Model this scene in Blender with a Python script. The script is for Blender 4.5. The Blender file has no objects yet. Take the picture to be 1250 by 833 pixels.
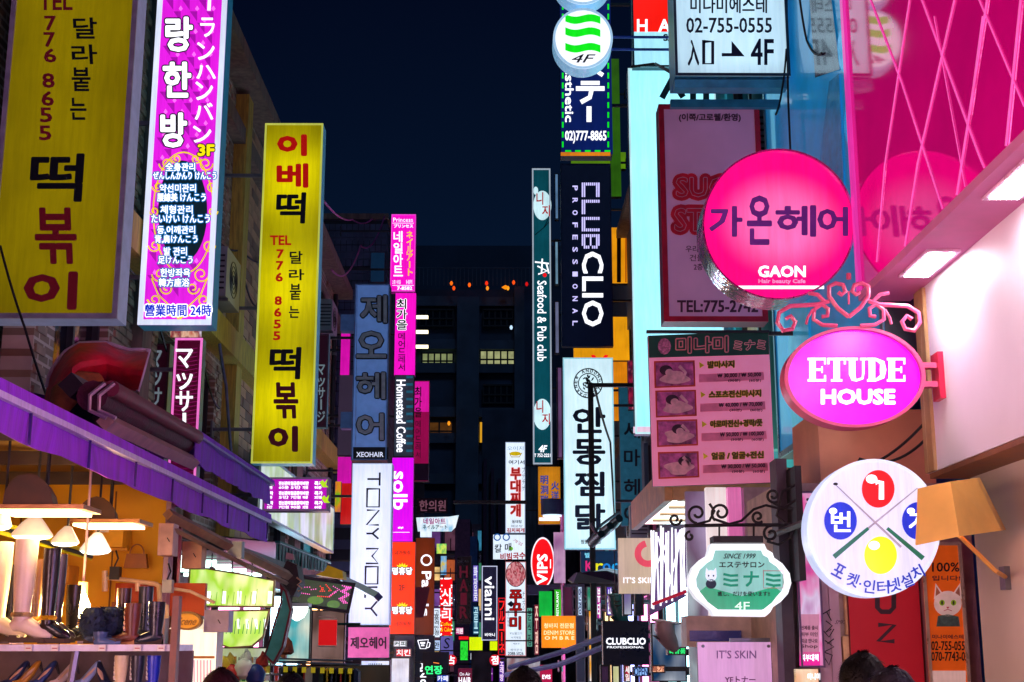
import bpy, math, random
from mathutils import Vector, Matrix
random.seed(7)
SC = bpy.context.scene
COL = SC.collection
# ------------------------------------------------------------------ camera
F = 1650.0                       # focal length in photo pixels (1250 wide)
cam_d = bpy.data.cameras.new('camera'); cam_d.sensor_width = 36; cam_d.lens = 36 * F / 1250
cam_d.clip_end = 600; cam_d.clip_start = 0.05
cam = bpy.data.objects.new('camera', cam_d); COL.objects.link(cam); SC.camera = cam
PITCH, YAW, CZ = math.atan(369 / F), math.radians(-0.35), 1.65
cam.location = (0, 0, CZ); cam.rotation_euler = (math.pi / 2 + PITCH, 0, YAW)
CR = cam.rotation_euler.to_matrix()
CO = Vector((0, 0, CZ))
# ------------------------------------------------------------------ night sky
W = bpy.data.worlds.new('World'); SC.world = W; W.use_nodes = True
wn = W.node_tree; bg = wn.nodes['Background']
tc = wn.nodes.new('ShaderNodeTexCoord'); sx = wn.nodes.new('ShaderNodeSeparateXYZ')
rp = wn.nodes.new('ShaderNodeValToRGB')
rp.color_ramp.elements[0].position = 0.0; rp.color_ramp.elements[0].color = (0.0034, 0.0145, 0.042, 1)
rp.color_ramp.elements[1].position = 0.55; rp.color_ramp.elements[1].color = (0.0008, 0.0026, 0.012, 1)
nz = wn.nodes.new('ShaderNodeTexNoise'); nz.inputs['Scale'].default_value = 2.2
ad = wn.nodes.new('ShaderNodeMath'); ad.operation = 'MULTIPLY_ADD'; ad.inputs[1].default_value = 0.16; 
wn.links.new(tc.outputs['Generated'], sx.inputs[0]); wn.links.new(tc.outputs['Generated'], nz.inputs['Vector'])
wn.links.new(nz.outputs['Fac'], ad.inputs[0]); wn.links.new(sx.outputs['Z'], ad.inputs[2])
wn.links.new(ad.outputs[0], rp.inputs[0]); wn.links.new(rp.outputs[0], bg.inputs['Color'])
bg.inputs['Strength'].default_value = 1.0
# faint blue sun lamp added as fill on camera-facing fronts
sd = bpy.data.lights.new('fill_sun', 'SUN'); sd.energy = 0.16; sd.angle = math.radians(12); sd.color = (0.3, 0.58, 1)
so = bpy.data.objects.new('fill_sun', sd); COL.objects.link(so); so.rotation_euler = (math.radians(52), 0, math.radians(12))
SC.view_settings.view_transform = 'Standard'; SC.view_settings.look = 'None'
SC.view_settings.exposure = 0.0; SC.view_settings.gamma = 1.0
SC.cycles.use_denoising = True
SC.cycles.max_bounces = 6; SC.cycles.diffuse_bounces = 3; SC.cycles.glossy_bounces = 3
SC.cycles.sample_clamp_indirect = 4.0

# ------------------------------------------------------------------ pixel <-> world
def ray(px, py):
    return CR @ Vector(((px - 625) / F, (416.5 - py) / F, -1.0))
def P(px, py, Y):
    d = ray(px, py); return CO + d * (Y / d.y)
def PX(px, py, X):
    d = ray(px, py); return CO + d * (X / d.x)

# ------------------------------------------------------------------ materials
def lin(h):
    if not isinstance(h, str): return h
    h = h.lstrip('#'); o = []
    for i in (0, 2, 4):
        v = int(h[i:i + 2], 16) / 255
        o.append(v / 12.92 if v <= .04045 else ((v + .055) / 1.055) ** 2.4)
    return tuple(o)
MC = {}
def mat(col, rough=.5, metal=0., var=.25, scale=9., bump=.15, coat=0., ior=1.5, streak=False, em=None, ems=1.):
    key = ('m', col, rough, metal, var, scale, bump, coat, ior, streak, em, ems)
    if key in MC: return MC[key]
    m = bpy.data.materials.new('surface'); m.use_nodes = True
    n = m.node_tree; L = n.links; b = n.nodes['Principled BSDF']
    t = n.nodes.new('ShaderNodeTexCoord'); z = n.nodes.new('ShaderNodeTexNoise')
    z.inputs['Scale'].default_value = scale; z.inputs['Detail'].default_value = 5
    src = t.outputs['Object']
    if streak:
        mp = n.nodes.new('ShaderNodeMapping'); mp.inputs['Scale'].default_value = (5, 5, .5)
        L.new(src, mp.inputs[0]); src = mp.outputs[0]
    L.new(src, z.inputs['Vector'])
    c = lin(col)
    r = n.nodes.new('ShaderNodeValToRGB')
    r.color_ramp.elements[0].position = .3; r.color_ramp.elements[1].position = .7
    r.color_ramp.elements[0].color = (*[v * (1 - var) for v in c], 1)
    r.color_ramp.elements[1].color = (*[min(1, v * (1 + var)) for v in c], 1)
    L.new(z.outputs['Fac'], r.inputs[0]); L.new(r.outputs[0], b.inputs['Base Color'])
    b.inputs['Metallic'].default_value = metal; b.inputs['IOR'].default_value = ior
    mr = n.nodes.new('ShaderNodeMapRange'); mr.inputs['To Min'].default_value = max(.02, rough - min(.12, rough * .5)); mr.inputs['To Max'].default_value = min(1, rough + min(.12, rough * .4))
    L.new(z.outputs['Fac'], mr.inputs['Value']); L.new(mr.outputs[0], b.inputs['Roughness'])
    if coat: b.inputs['Coat Weight'].default_value = coat; b.inputs['Coat Roughness'].default_value = .05
    if bump:
        z2 = n.nodes.new('ShaderNodeTexNoise'); z2.inputs['Scale'].default_value = scale * 5
        L.new(src, z2.inputs['Vector'])
        bp = n.nodes.new('ShaderNodeBump'); bp.inputs['Strength'].default_value = bump; bp.inputs['Distance'].default_value = .01
        L.new(z2.outputs['Fac'], bp.inputs['Height']); L.new(bp.outputs[0], b.inputs['Normal'])
    if em:
        b.inputs['Emission Color'].default_value = (*lin(em), 1); b.inputs['Emission Strength'].default_value = ems  # weak glow here also brightens unlit faces and cabinet sides
    MC[key] = m; return m
def lit(col, s=1., var=.12, tubes=0, edge=.0, pat=None, pc=None, base=None, glow=None):
    """a translucent face lit from inside: uneven glow of the tubes, a little gloss"""
    key = ('l', col, s, var, tubes, edge, pat, pc, glow)
    if key in MC: return MC[key]
    m = bpy.data.materials.new('lit_face'); m.use_nodes = True
    n = m.node_tree; L = n.links; b = n.nodes['Principled BSDF']
    c = lin(col)
    b.inputs['Base Color'].default_value = (*[v * .35 for v in lin(base or c)], 1); b.inputs['Roughness'].default_value = .22
    b.inputs['Emission Color'].default_value = (*c, 1)
    t = n.nodes.new('ShaderNodeTexCoord'); z = n.nodes.new('ShaderNodeTexNoise'); z.inputs['Scale'].default_value = 2.5; z.inputs['Detail'].default_value = 3
    L.new(t.outputs['Object'], z.inputs['Vector'])
    mr = n.nodes.new('ShaderNodeMapRange'); mr.inputs['From Min'].default_value = .25; mr.inputs['From Max'].default_value = .75
    mr.inputs['To Min'].default_value = s * (1 - var); mr.inputs['To Max'].default_value = s * (1 + var)
    L.new(z.outputs['Fac'], mr.inputs['Value']); out = mr.outputs[0]
    zs_k = n.nodes.new('ShaderNodeTexNoise'); zs_k.inputs['Scale'].default_value = 3; zs_k.inputs['Detail'].default_value = 6; zs_k.inputs['Roughness'].default_value = .7
    mpk = n.nodes.new('ShaderNodeMapping'); mpk.inputs['Scale'].default_value = (9, 9, .7); L.new(t.outputs['Object'], mpk.inputs[0]); L.new(mpk.outputs[0], zs_k.inputs['Vector'])
    mk = n.nodes.new('ShaderNodeMapRange'); mk.inputs['From Min'].default_value = .3; mk.inputs['From Max'].default_value = .62; mk.inputs['To Min'].default_value = .8; mk.inputs['To Max'].default_value = 1.03
    L.new(zs_k.outputs['Fac'], mk.inputs['Value'])
    def mul(a, bb):
        q = n.nodes.new('ShaderNodeMath'); q.operation = 'MULTIPLY'; L.new(a, q.inputs[0]); L.new(bb, q.inputs[1]); return q.outputs[0]
    out = mul(out, mk.outputs[0])     # rain streaks and dust dim the plastic unevenly
    if edge or tubes:
        sp = n.nodes.new('ShaderNodeSeparateXYZ'); L.new(t.outputs['Generated'], sp.inputs[0])
    if edge:      # dimmer toward the cabinet edges where no tube stands
        for ax in 'XZ':
            a = n.nodes.new('ShaderNodeMath'); a.operation = 'SUBTRACT'; a.inputs[1].default_value = .5; L.new(sp.outputs[ax], a.inputs[0])
            p = n.nodes.new('ShaderNodeMath'); p.operation = 'ABSOLUTE'; L.new(a.outputs[0], p.inputs[0])
            q = n.nodes.new('ShaderNodeMapRange'); q.inputs['From Min'].default_value = .15 if ax == 'X' else .38; q.inputs['From Max'].default_value = .5
            q.inputs['To Min'].default_value = 1; q.inputs['To Max'].default_value = 1 - edge; L.new(p.outputs[0], q.inputs['Value']); out = mul(out, q.outputs[0])
    if tubes:
        w = n.nodes.new('ShaderNodeMath'); w.operation = 'MULTIPLY'; w.inputs[1].default_value = tubes * 2 * math.pi; L.new(sp.outputs['Z'], w.inputs[0])
        cs = n.nodes.new('ShaderNodeMath'); cs.operation = 'COSINE'; L.new(w.outputs[0], cs.inputs[0])
        q = n.nodes.new('ShaderNodeMapRange'); q.inputs['From Min'].default_value = -1; q.inputs['To Min'].default_value = 1.1; q.inputs['To Max'].default_value = .62
        L.new(cs.outputs[0], q.inputs['Value']); out = mul(out, q.outputs[0])
    L.new(out, b.inputs['Emission Strength'])
    if pat:       # printed picture colours, blotches
        r = n.nodes.new('ShaderNodeValToRGB'); r.color_ramp.elements.remove(r.color_ramp.elements[0])
        z3 = n.nodes.new('ShaderNodeTexNoise'); z3.inputs['Scale'].default_value = pat; z3.inputs['Detail'].default_value = 2
        mp = n.nodes.new('ShaderNodeMapping'); mp.inputs['Scale'].default_value = (1, 1, .55)
        L.new(t.outputs['Object'], mp.inputs[0]); L.new(mp.outputs[0], z3.inputs['Vector'])
        cs = [col] + list(pc)
        for i, cc in enumerate(cs):
            e = r.color_ramp.elements[0] if i == 0 else r.color_ramp.elements.new(.3 + .42 * i / (len(cs) - 1))
            if i == 0: e.position = .3
            e.color = (*lin(cc), 1)
        L.new(z3.outputs['Fac'], r.inputs[0]); L.new(r.outputs[0], b.inputs['Emission Color'])
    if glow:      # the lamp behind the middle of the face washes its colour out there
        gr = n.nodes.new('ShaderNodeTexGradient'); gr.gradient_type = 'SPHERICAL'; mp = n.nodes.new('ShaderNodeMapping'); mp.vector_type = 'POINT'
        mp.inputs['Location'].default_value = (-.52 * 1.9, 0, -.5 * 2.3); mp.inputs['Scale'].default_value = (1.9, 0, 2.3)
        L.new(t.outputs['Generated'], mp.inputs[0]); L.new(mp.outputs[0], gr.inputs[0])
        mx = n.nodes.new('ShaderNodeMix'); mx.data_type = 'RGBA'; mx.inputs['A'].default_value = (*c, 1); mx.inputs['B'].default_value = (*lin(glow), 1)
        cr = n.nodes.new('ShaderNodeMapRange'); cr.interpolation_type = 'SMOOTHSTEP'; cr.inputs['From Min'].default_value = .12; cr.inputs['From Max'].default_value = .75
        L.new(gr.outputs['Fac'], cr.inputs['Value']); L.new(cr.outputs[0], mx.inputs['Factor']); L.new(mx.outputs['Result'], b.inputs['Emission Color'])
    MC[key] = m; return m
def brickmat(c1, c2, mortar, s=1., w=.5, h=.25, axis='YZ'):
    m = bpy.data.materials.new('masonry'); m.use_nodes = True
    n = m.node_tree; L = n.links; b = n.nodes['Principled BSDF']
    t = n.nodes.new('ShaderNodeTexCoord'); sp = n.nodes.new('ShaderNodeSeparateXYZ'); cb = n.nodes.new('ShaderNodeCombineXYZ')
    L.new(t.outputs['Object'], sp.inputs[0]); L.new(sp.outputs[axis[0]], cb.inputs[0]); L.new(sp.outputs[axis[1]], cb.inputs[1])
    k = n.nodes.new('ShaderNodeTexBrick'); L.new(cb.outputs[0], k.inputs['Vector'])
    k.inputs['Scale'].default_value = s; k.inputs['Brick Width'].default_value = w; k.inputs['Row Height'].default_value = h
    k.inputs['Mortar Size'].default_value = .012; k.inputs['Color1'].default_value = (*lin(c1), 1); k.inputs['Color2'].default_value = (*lin(c2), 1)
    k.inputs['Mortar'].default_value = (*lin(mortar), 1)
    zn = n.nodes.new('ShaderNodeTexNoise'); zn.inputs['Scale'].default_value = 1.3; zn.inputs['Detail'].default_value = 8; L.new(t.outputs['Object'], zn.inputs['Vector'])
    zr = n.nodes.new('ShaderNodeMapRange'); zr.inputs['From Min'].default_value = .35; zr.inputs['From Max'].default_value = .65; zr.inputs['To Min'].default_value = .35; zr.inputs['To Max'].default_value = 1.1; L.new(zn.outputs['Fac'], zr.inputs['Value'])
    vm = n.nodes.new('ShaderNodeVectorMath'); vm.operation = 'SCALE'; L.new(k.outputs['Color'], vm.inputs[0]); L.new(zr.outputs[0], vm.inputs['Scale'])
    L.new(vm.outputs[0], b.inputs['Base Color']); b.inputs['Roughness'].default_value = .55
    bp = n.nodes.new('ShaderNodeBump'); bp.inputs['Strength'].default_value = .6; bp.inputs['Distance'].default_value = .02; bp.invert = True
    L.new(k.outputs['Fac'], bp.inputs['Height']); L.new(bp.outputs[0], b.inputs['Normal'])
    return m
BLACK = mat('#141418', .5); DARK = mat('#26262c', .45); STEEL = mat('#7a7f88', .35, .7); WHITE = mat('#c8ccd4', .4)
CHROME = mat('#d8d8dc', .12, 1., bump=.5, scale=5); NAVY = mat('#12203c', .4); WIRE = mat('#0c0c10', .6)

# ------------------------------------------------------------------ mesh builder
class MB:
    def __init__(s): s.v = []; s.f = []
    def add(s, vs, fs):
        o = len(s.v); s.v += [Vector(v) for v in vs]; s.f += [tuple(i + o for i in f) for f in fs]; return s
    def box(s, x0, x1, y0, y1, z0, z1):
        return s.add([(x0, y0, z0), (x1, y0, z0), (x1, y1, z0), (x0, y1, z0), (x0, y0, z1), (x1, y0, z1), (x1, y1, z1), (x0, y1, z1)],
                     [(0, 3, 2, 1), (4, 5, 6, 7), (0, 1, 5, 4), (1, 2, 6, 5), (2, 3, 7, 6), (3, 0, 4, 7)])
    def prism(s, pts, d):          # pts: world loop, d: extrusion vector
        n = len(pts); pts = [Vector(p) for p in pts]; d = Vector(d)
        return s.add(pts + [p + d for p in pts], [tuple(range(n)), tuple(range(2 * n - 1, n - 1, -1))] + [(i, i + n, (i + 1) % n + n, (i + 1) % n) for i in range(n)])
    def strip(s, outer, inner, d): # ring between two loops, extruded
        n = len(outer); d = Vector(d); o = [Vector(p) for p in outer]; i_ = [Vector(p) for p in inner]
        v = o + i_ + [p + d for p in o] + [p + d for p in i_]; f = []
        for k in range(n):
            q = (k + 1) % n
            f += [(k, q, n + q, n + k), (2 * n + k, 3 * n + k, 3 * n + q, 2 * n + q), (k, 2 * n + k, 2 * n + q, q), (n + k, n + q, 3 * n + q, 3 * n + k)]
        return s.add(v, f)
    def tube(s, pts, r, n=8, cap=True, flat=1.):
        pts = [Vector(p) for p in pts]; R = r if isinstance(r, (list, tuple)) else [r] * len(pts); o = len(s.v)
        up = Vector((0, 0, 1)); prev = None
        for i, p in enumerate(pts):
            t = (pts[min(i + 1, len(pts) - 1)] - pts[max(i - 1, 0)]).normalized()
            if prev is None:
                a = t.cross(up)
                if a.length < .1: a = t.cross(Vector((0, 1, 0)))
                a.normalize()
            else: a = (prev - t * prev.dot(t)).normalized()
            prev = a; b = t.cross(a)
            for k in range(n):
                th = 2 * math.pi * k / n
                s.v.append(p + a * math.cos(th) * R[i] + b * math.sin(th) * R[i] * flat)
        for i in range(len(pts) - 1):
            for k in range(n):
                s.f.append((o + i * n + k, o + i * n + (k + 1) % n, o + (i + 1) * n + (k + 1) % n, o + (i + 1) * n + k))
        if cap: s.f.append(tuple(o + k for k in range(n - 1, -1, -1))); s.f.append(tuple(o + (len(pts) - 1) * n + k for k in range(n)))
        return s
    def build(s, name, m, root=None, smooth=False, label=None, kind=None):
        off = root_world(root) if root else Vector((0, 0, 0))
        me = bpy.data.meshes.new(name); me.from_pydata([tuple(v - off) for v in s.v], [], s.f); me.materials.append(m)
        if smooth:
            me.polygons.foreach_set('use_smooth', [True] * len(me.polygons))
            try: me.set_sharp_from_angle(angle=math.radians(40))
            except Exception: pass
        o = bpy.data.objects.new(name, me); COL.objects.link(o)
        if root: o.parent = root
        if label: o['label'] = label
        if kind: o['kind'] = kind
        return o
def root_world(r):
    l = Vector((0, 0, 0))
    while r is not None: l += r.location; r = r.parent
    return l
def thing(name, label, cat, loc, group=None):
    o = bpy.data.objects.new(name, None); COL.objects.link(o); o.location = loc; o.empty_display_size = .1
    o['label'] = label; o['category'] = cat
    if group: o['group'] = group
    return o
def tag(o, label, cat, group=None):
    o['label'] = label; o['category'] = cat
    if group: o['group'] = group
    return o
def structure(o): o['kind'] = 'structure'; return o

# ------------------------------------------------------------------ lettering
GC = {}
keep = bpy.data.curves.new('keep', 'FONT'); keep.body = '가A'; keep_o = bpy.data.objects.new('keep', keep); bpy.data.meshes.remove(bpy.data.meshes.new_from_object(keep_o))
def glyph(st):
    if st in GC: return GC[st]
    c = bpy.data.curves.new('g', 'FONT'); c.body = st; c.resolution_u = 2
    o = bpy.data.objects.new('g', c); COL.objects.link(o)
    me = bpy.data.meshes.new_from_object(o)
    v = [(p.co.x, p.co.y) for p in me.vertices]; f = [tuple(p.vertices) for p in me.polygons]
    bpy.data.objects.remove(o); bpy.data.curves.remove(c); bpy.data.meshes.remove(me)
    GC[st] = (v, f); return GC[st]
def ellipse(cx, cy, rx, ry, n=40, a0=0.):
    return [(cx + rx * math.cos(a0 + 2 * math.pi * i / n), cy + ry * math.sin(a0 + 2 * math.pi * i / n)) for i in range(n)]

class Sign:
    """a board on a plane: everything on it is given in photo pixels and laid on that plane"""
    def __init__(s, name, label, cat, box=None, Y=10., D=.15, poly=None, X=None, plane=None, group=None):
        s.eps = .0025 + .0003 * Y
        if plane: s.p, s.n = Vector(plane[0]), Vector(plane[1]).normalized()
        elif X is not None: s.p, s.n = Vector((X, 0, 0)), Vector((-1 if X > 0 else 1, 0, 0))
        else: s.p, s.n = Vector((0, Y, 0)), Vector((0, -1, 0))
        s.D = D; s.Y = Y
        if box:
            x0, y0, x1, y1 = box; xm, ym = (x0 + x1) / 2, (y0 + y1) / 2; s.box = box
            a, b = s.at(x0, ym), s.at(x1, ym); t, l = s.at(xm, y0).z, s.at(xm, y1).z
            s.loop = [Vector((a.x, a.y, l)), Vector((b.x, b.y, l)), Vector((b.x, b.y, t)), Vector((a.x, a.y, t))]
        else: s.loop = [s.at(*p) for p in poly]
        c = sum(s.loop, Vector()) / len(s.loop); c.z = min(p.z for p in s.loop)
        s.root = thing(name, label, cat, c - s.n * D * .5, group); s.c = sum(s.loop, Vector()) / len(s.loop)
    def at(s, px, py, layer=0):
        d = ray(px, py); q = s.p + s.n * (getattr(s, 'eps', 0) * layer)
        return CO + d * ((q - CO).dot(s.n) / d.dot(s.n))
    def cabinet(s, m, face=None, frame=None, fw=.03, proud=.012, name='cabinet', fname='face_panel'):
        MB().prism([p - s.n * .004 for p in s.loop], -s.n * s.D).build(name, m, s.root)
        if face: MB().prism(s.loop, -s.n * .003).build(fname, face, s.root)
        if frame:
            inner = [p + (s.c - p) * 0 for p in s.loop]
            n = len(s.loop); inner = []
            for i, p in enumerate(s.loop):
                a = (s.loop[(i + 1) % n] - p).normalized(); b = (s.loop[i - 1] - p).normalized()
                h = (a + b)
                if h.length < 1e-3: h = (s.c - p).normalized(); inner.append(p + h * fw)
                else:
                    sn = max(.15, math.sqrt(max(0, (1 - a.dot(b)) / 2))); inner.append(p + h.normalized() * fw / sn)
            MB().strip([p + s.n * proud for p in s.loop], [p + s.n * proud for p in inner], -s.n * (proud - .0005)).build('frame', frame, s.root)
        return s
    def poly(s, pts, m, layer=1, name='print', thick=0., label=None):
        w = [s.at(x, y, layer) for x, y in pts]; b = MB()
        if thick: b.prism([p + s.n * thick for p in w], -s.n * thick)
        else: b.add(w, [tuple(range(len(w)))])
        return b.build(name, m, s.root, label=label)
    def rect(s, x0, y0, x1, y1, m, layer=1, name='band', **k): return s.poly([(x0, y1), (x1, y1), (x1, y0), (x0, y0)], m, layer, name, **k)
    def rects(s, rs, m, layer=1, name='stripes'):
        b = MB()
        for x0, y0, x1, y1 in rs: b.add([s.at(x0, y1, layer), s.at(x1, y1, layer), s.at(x1, y0, layer), s.at(x0, y0, layer)], [(0, 1, 2, 3)])
        return b.build(name, m, s.root, kind='stuff' if len(rs) > 3 else None)
    def ring(s, cx, cy, rx, ry, w, m, layer=1, name='ring', n=40):
        b = MB(); b.strip([s.at(*p, layer) for p in ellipse(cx, cy, rx, ry, n)], [s.at(*p, layer) for p in ellipse(cx, cy, rx - w, ry - w, n)], s.n * .001)
        return b.build(name, m, s.root)
    def line(s, pts, w, m, layer=1, name='line', thick=0.):
        """flat ribbon(s) of width w px along pixel polylines"""
        b = MB()
        if pts and not isinstance(pts[0][0], (tuple, list)): pts = [pts]
        for pl in pts:
            L, R = [], []
            for i, p in enumerate(pl):
                a, c = pl[max(0, i - 1)], pl[min(len(pl) - 1, i + 1)]
                dx, dy = c[0] - a[0], c[1] - a[1]; l = math.hypot(dx, dy) or 1
                ww = w[i] if isinstance(w, (list, tuple)) else w
                L.append((p[0] - dy / l * ww / 2, p[1] + dx / l * ww / 2)); R.append((p[0] + dy / l * ww / 2, p[1] - dx / l * ww / 2))
            for i in range(len(pl) - 1):
                q = [s.at(*k, layer) for k in (L[i], L[i + 1], R[i + 1], R[i])]
                if thick: b.prism([k + s.n * thick for k in q], -s.n * thick)
                else: b.add(q, [(0, 1, 2, 3)])
        return b.build(name, m, s.root)
    def text(s, st, box, m, mode='h', bold=0., layer=2, rot=0, out=None, raised=0., name='lettering', slant=0., skew=0.):
        """mode h: string fits the box; v: characters stacked in cells; r: reads downward, turned 90 deg"""
        x0, y0, x1, y1 = box; runs = []; bold *= .62
        if mode == 'v':
            ch = [c for c in st]; hh = (y1 - y0) / len(ch)
            for i, c in enumerate(ch):
                if c == ' ': continue
                if c == 'ー': v, f = [(.44, .1), (.56, .1), (.56, .72), (.44, .72)], [(0, 1, 2, 3)]
                else: v, f = glyph(c)
                if not v: continue
                asc = ord(c) < 256
                bx0, bx1 = min(p[0] for p in v), max(p[0] for p in v); by0, by1 = min(p[1] for p in v), max(p[1] for p in v)
                if asc or c in '·': ex0, ex1, ey0, ey1 = bx0 - .02, bx1 + .02, by0 - .06, by1 + .06
                else:
                    ex0, ex1, ey0, ey1 = -.0, 1., -.12, .92
                    if bx1 > 1.: ex1 = bx1
                    # keep a little closer to the drawn shape
                    mx = .04; ex0, ex1 = min(bx0, .16) - mx, max(bx1, .84) + mx; ey0, ey1 = min(by0, .06) - mx, max(by1, .72) + mx
                runs.append(([(x0 + (p[0] - ex0) / (ex1 - ex0) * (x1 - x0), y0 + i * hh + (1 - (p[1] - ey0) / (ey1 - ey0)) * hh) for p in v], f))
        else:
            v, f = glyph(st)
            if not v: return
            bx0, bx1 = min(p[0] for p in v), max(p[0] for p in v); by0, by1 = min(p[1] for p in v), max(p[1] for p in v)
            w_, h_ = (bx1 - bx0) or 1, (by1 - by0) or 1; o = []
            for p in v:
                tx, ty = (p[0] - bx0) / w_, (p[1] - by0) / h_
                if mode == 'h': o.append((x0 + (tx + slant * (ty - .5)) * (x1 - x0), y1 - ty * (y1 - y0) + skew * (tx - .5) * (x1 - x0)))
                elif mode == 'u': o.append((x1 - ty * (x1 - x0), y1 - tx * (y1 - y0)))
                else: o.append((x0 + (ty) * (x1 - x0), y0 + (tx + slant * (ty - .5)) * (y1 - y0)))
            runs.append((o, f))
        if rot:
            cx, cy = (x0 + x1) / 2, (y0 + y1) / 2; ca, sa = math.cos(rot), math.sin(rot)
            runs = [([(cx + (p[0] - cx) * ca - (p[1] - cy) * sa, cy + (p[0] - cx) * sa + (p[1] - cy) * ca) for p in o], f) for o, f in runs]
        def emit(r, mm, lay, nm, rs):
            b = MB(); offs = [(0, 0)] + ([(r * math.cos(a * math.pi / 4), r * math.sin(a * math.pi / 4)) for a in range(8)] if .9 < r <= 1.1 else ([(r * math.cos(a * math.pi / 8), r * math.sin(a * math.pi / 8)) for a in range(16)] if r > 1.1 else
                                         ([(r * math.cos(a * math.pi / 2 + .78), r * math.sin(a * math.pi / 2 + .78)) for a in range(4)] if r > 0 else [])))
            for k, (dx, dy) in enumerate(offs):
                la = lay + k * .04
                for o, f in runs:
                    w = [s.at(p[0] + dx, p[1] + dy, la) + s.n * rs for p in o]
                    b.add(w, f)
                    if rs and k < 1 or rs and r:
                        cnt = {}
                        for q in f:
                            for i in range(len(q)):
                                e = (q[i], q[(i + 1) % len(q)]); kk = tuple(sorted(e)); cnt[kk] = cnt.get(kk, 0) + 1
                        for (i, j), c in cnt.items():
                            if c == 1: b.add([w[i], w[j], w[j] - s.n * rs, w[i] - s.n * rs], [(0, 1, 2, 3)])
            b.build(nm, mm, s.root)
        if out: emit(bold + out[1], out[0], layer, 'letter_outline', raised * .6); layer += 1
        emit(bold, m, layer, name, raised)
    def bracket(s, X, zs, m=None, r=.018, plate=True):
        """tubes from the wall plane at x = X to the sign's side"""
        m = m or STEEL; xs = [p.x for p in s.loop]; e = min(xs) if X < s.c.x else max(xs)
        z0, z1 = min(p.z for p in s.loop), max(p.z for p in s.loop); y = s.c.y + s.D * .5
        for t in zs:
            z = z0 + (z1 - z0) * t
            b = MB(); b.box(min(e, X), max(e, X), y - r, y + r, z - r, z + r)
            if plate: b.box(min(X, X + math.copysign(.02, e - X)), max(X, X + math.copysign(.02, e - X)), y - .06, y + .06, z - .09, z + .09)
            b.build('bracket', m, s.root)
        return s
def cable(pts, r, label, m=None, sag=.1, n=14, group=None):
    out = []
    for a, b in zip(pts[:-1], pts[1:]):
        a, b = Vector(a), Vector(b)
        for i in range(n):
            t = i / n; p = a.lerp(b, t); p.z -= sag * 4 * t * (1 - t); out.append(p)
    out.append(Vector(pts[-1]))
    return tag(MB().tube(out, r, 5).build('cable', m or WIRE, smooth=True), label, 'cable', group)

# letter colours
K_RED = mat('#a80f0f', .5, var=.1, em='#8a0606', ems=.9); K_NAVY = mat('#0a0e22', .5, var=.1); K_MAROON = mat('#4a0a18', .5, var=.1, em='#3a0410', ems=.5)
L_WHITE = lit('#f4f6ff', 1.5, .05); L_PALE = lit('#c9c2ff', 1.3, .05); L_YEL = lit('#f6e800', 1.1, .08); L_RED = lit('#f01018', 1.1, .08)
L_BLUE = lit('#1034d8', .9, .05); L_CYAN = lit('#7fd8f0', 1.2, .1); L_GREEN = lit('#10e818', 1.1, .06); L_MAG = lit('#ff10d8', 1.1, .08); L_BLUEW = lit('#9adcff', 1.2, .05)
SIDE_CY = mat('#3f8fa8', .35, .2, em='#1b6f90', ems=.25)  # cabinet side glows faintly on its own for brightness
exec_parts = []
# ================================================================== THE SETTING
structure(MB().box(-150, 150, -60, 300, -.3, 0).build('ground', mat('#34343a', .8)))
structure(MB().box(-3.2, 2.6, -8, 62, .004, .03).build('street', brickmat('#4a4648', '#5a5452', '#242226', 1., .3, .3, 'XY')))
def facade(name, label, X, y0, y1, z1, m, back=5., end=None, windows=(), cols=(), ledges=(), wm=None, group=None, z0=0.):
    """street building whose long wall stands on x = X; windows (y0,y1,z0,z1,lit?)"""
    s = -1 if X < 0 else 1
    r = thing(name, label, 'building', ((X + s * back / 2), (y0 + y1) / 2, z0), group)
    # wall with real openings: slabs between windows
    ys = sorted({y0, y1, *[w[0] for w in windows], *[w[1] for w in windows]}); zs = sorted({z0, z1, *[w[2] for w in windows], *[w[3] for w in windows]})
    b = MB(); d = .22
    for i in range(len(ys) - 1):
        for j in range(len(zs) - 1):
            cy, cz = (ys[i] + ys[i + 1]) / 2, (zs[j] + zs[j + 1]) / 2
            if any(w[0] < cy < w[1] and w[2] < cz < w[3] for w in windows): continue
            b.box(min(X, X + s * d), max(X, X + s * d), ys[i], ys[i + 1], zs[j], zs[j + 1])
    b.build('wall', m, r)
    MB().box(min(X + s * (d + .3), X + s * back), max(X + s * (d + .3), X + s * back), y0 + .01, y1 - .01, z0, z1 - .05).build('inner_block', m, r)
    for w in windows:
        g = (lit(w[4], w[5] if len(w) > 5 else .6, .45, pat=3.) if False else lit(w[4], w[5] if len(w) > 5 else .6, .5)) if len(w) > 4 and w[4] else mat('#0b1420', .08, var=.5, scale=2, ior=1.9)
        x = X + s * .12
        p = MB().box(min(x, x + s * .02), max(x, x + s * .02), w[0], w[1], w[2], w[3]).build('window', g, r)
        fb = MB(); t = .045; a, c = min(x - s * .05, x), max(x - s * .05, x)
        for q in ((w[0], w[0] + t, w[2], w[3]), (w[1] - t, w[1], w[2], w[3]), (w[0] + t, w[1] - t, w[2], w[2] + t), (w[0] + t, w[1] - t, w[3] - t, w[3]), ((w[0] + w[1]) / 2 - t / 2, (w[0] + w[1]) / 2 + t / 2, w[2] + t, w[3] - t)):
            fb.box(a, c, *q)
        fb.build('frame', DARK, p)
    for (a, bb, c, dd, pr, cm) in cols:      # pilasters / panels: y0,y1,z0,z1,proud
        MB().box(min(X, X - s * pr), max(X, X - s * pr), a, bb, c, dd).build('pilaster', cm, r)
    for (z, h, pr, cm) in ledges:
        MB().box(min(X - s * pr, X + s * .1), max(X - s * pr, X + s * .1), y0 - .02, y1 + .02, z, z + h).build('ledge', cm, r)
    return r
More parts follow.
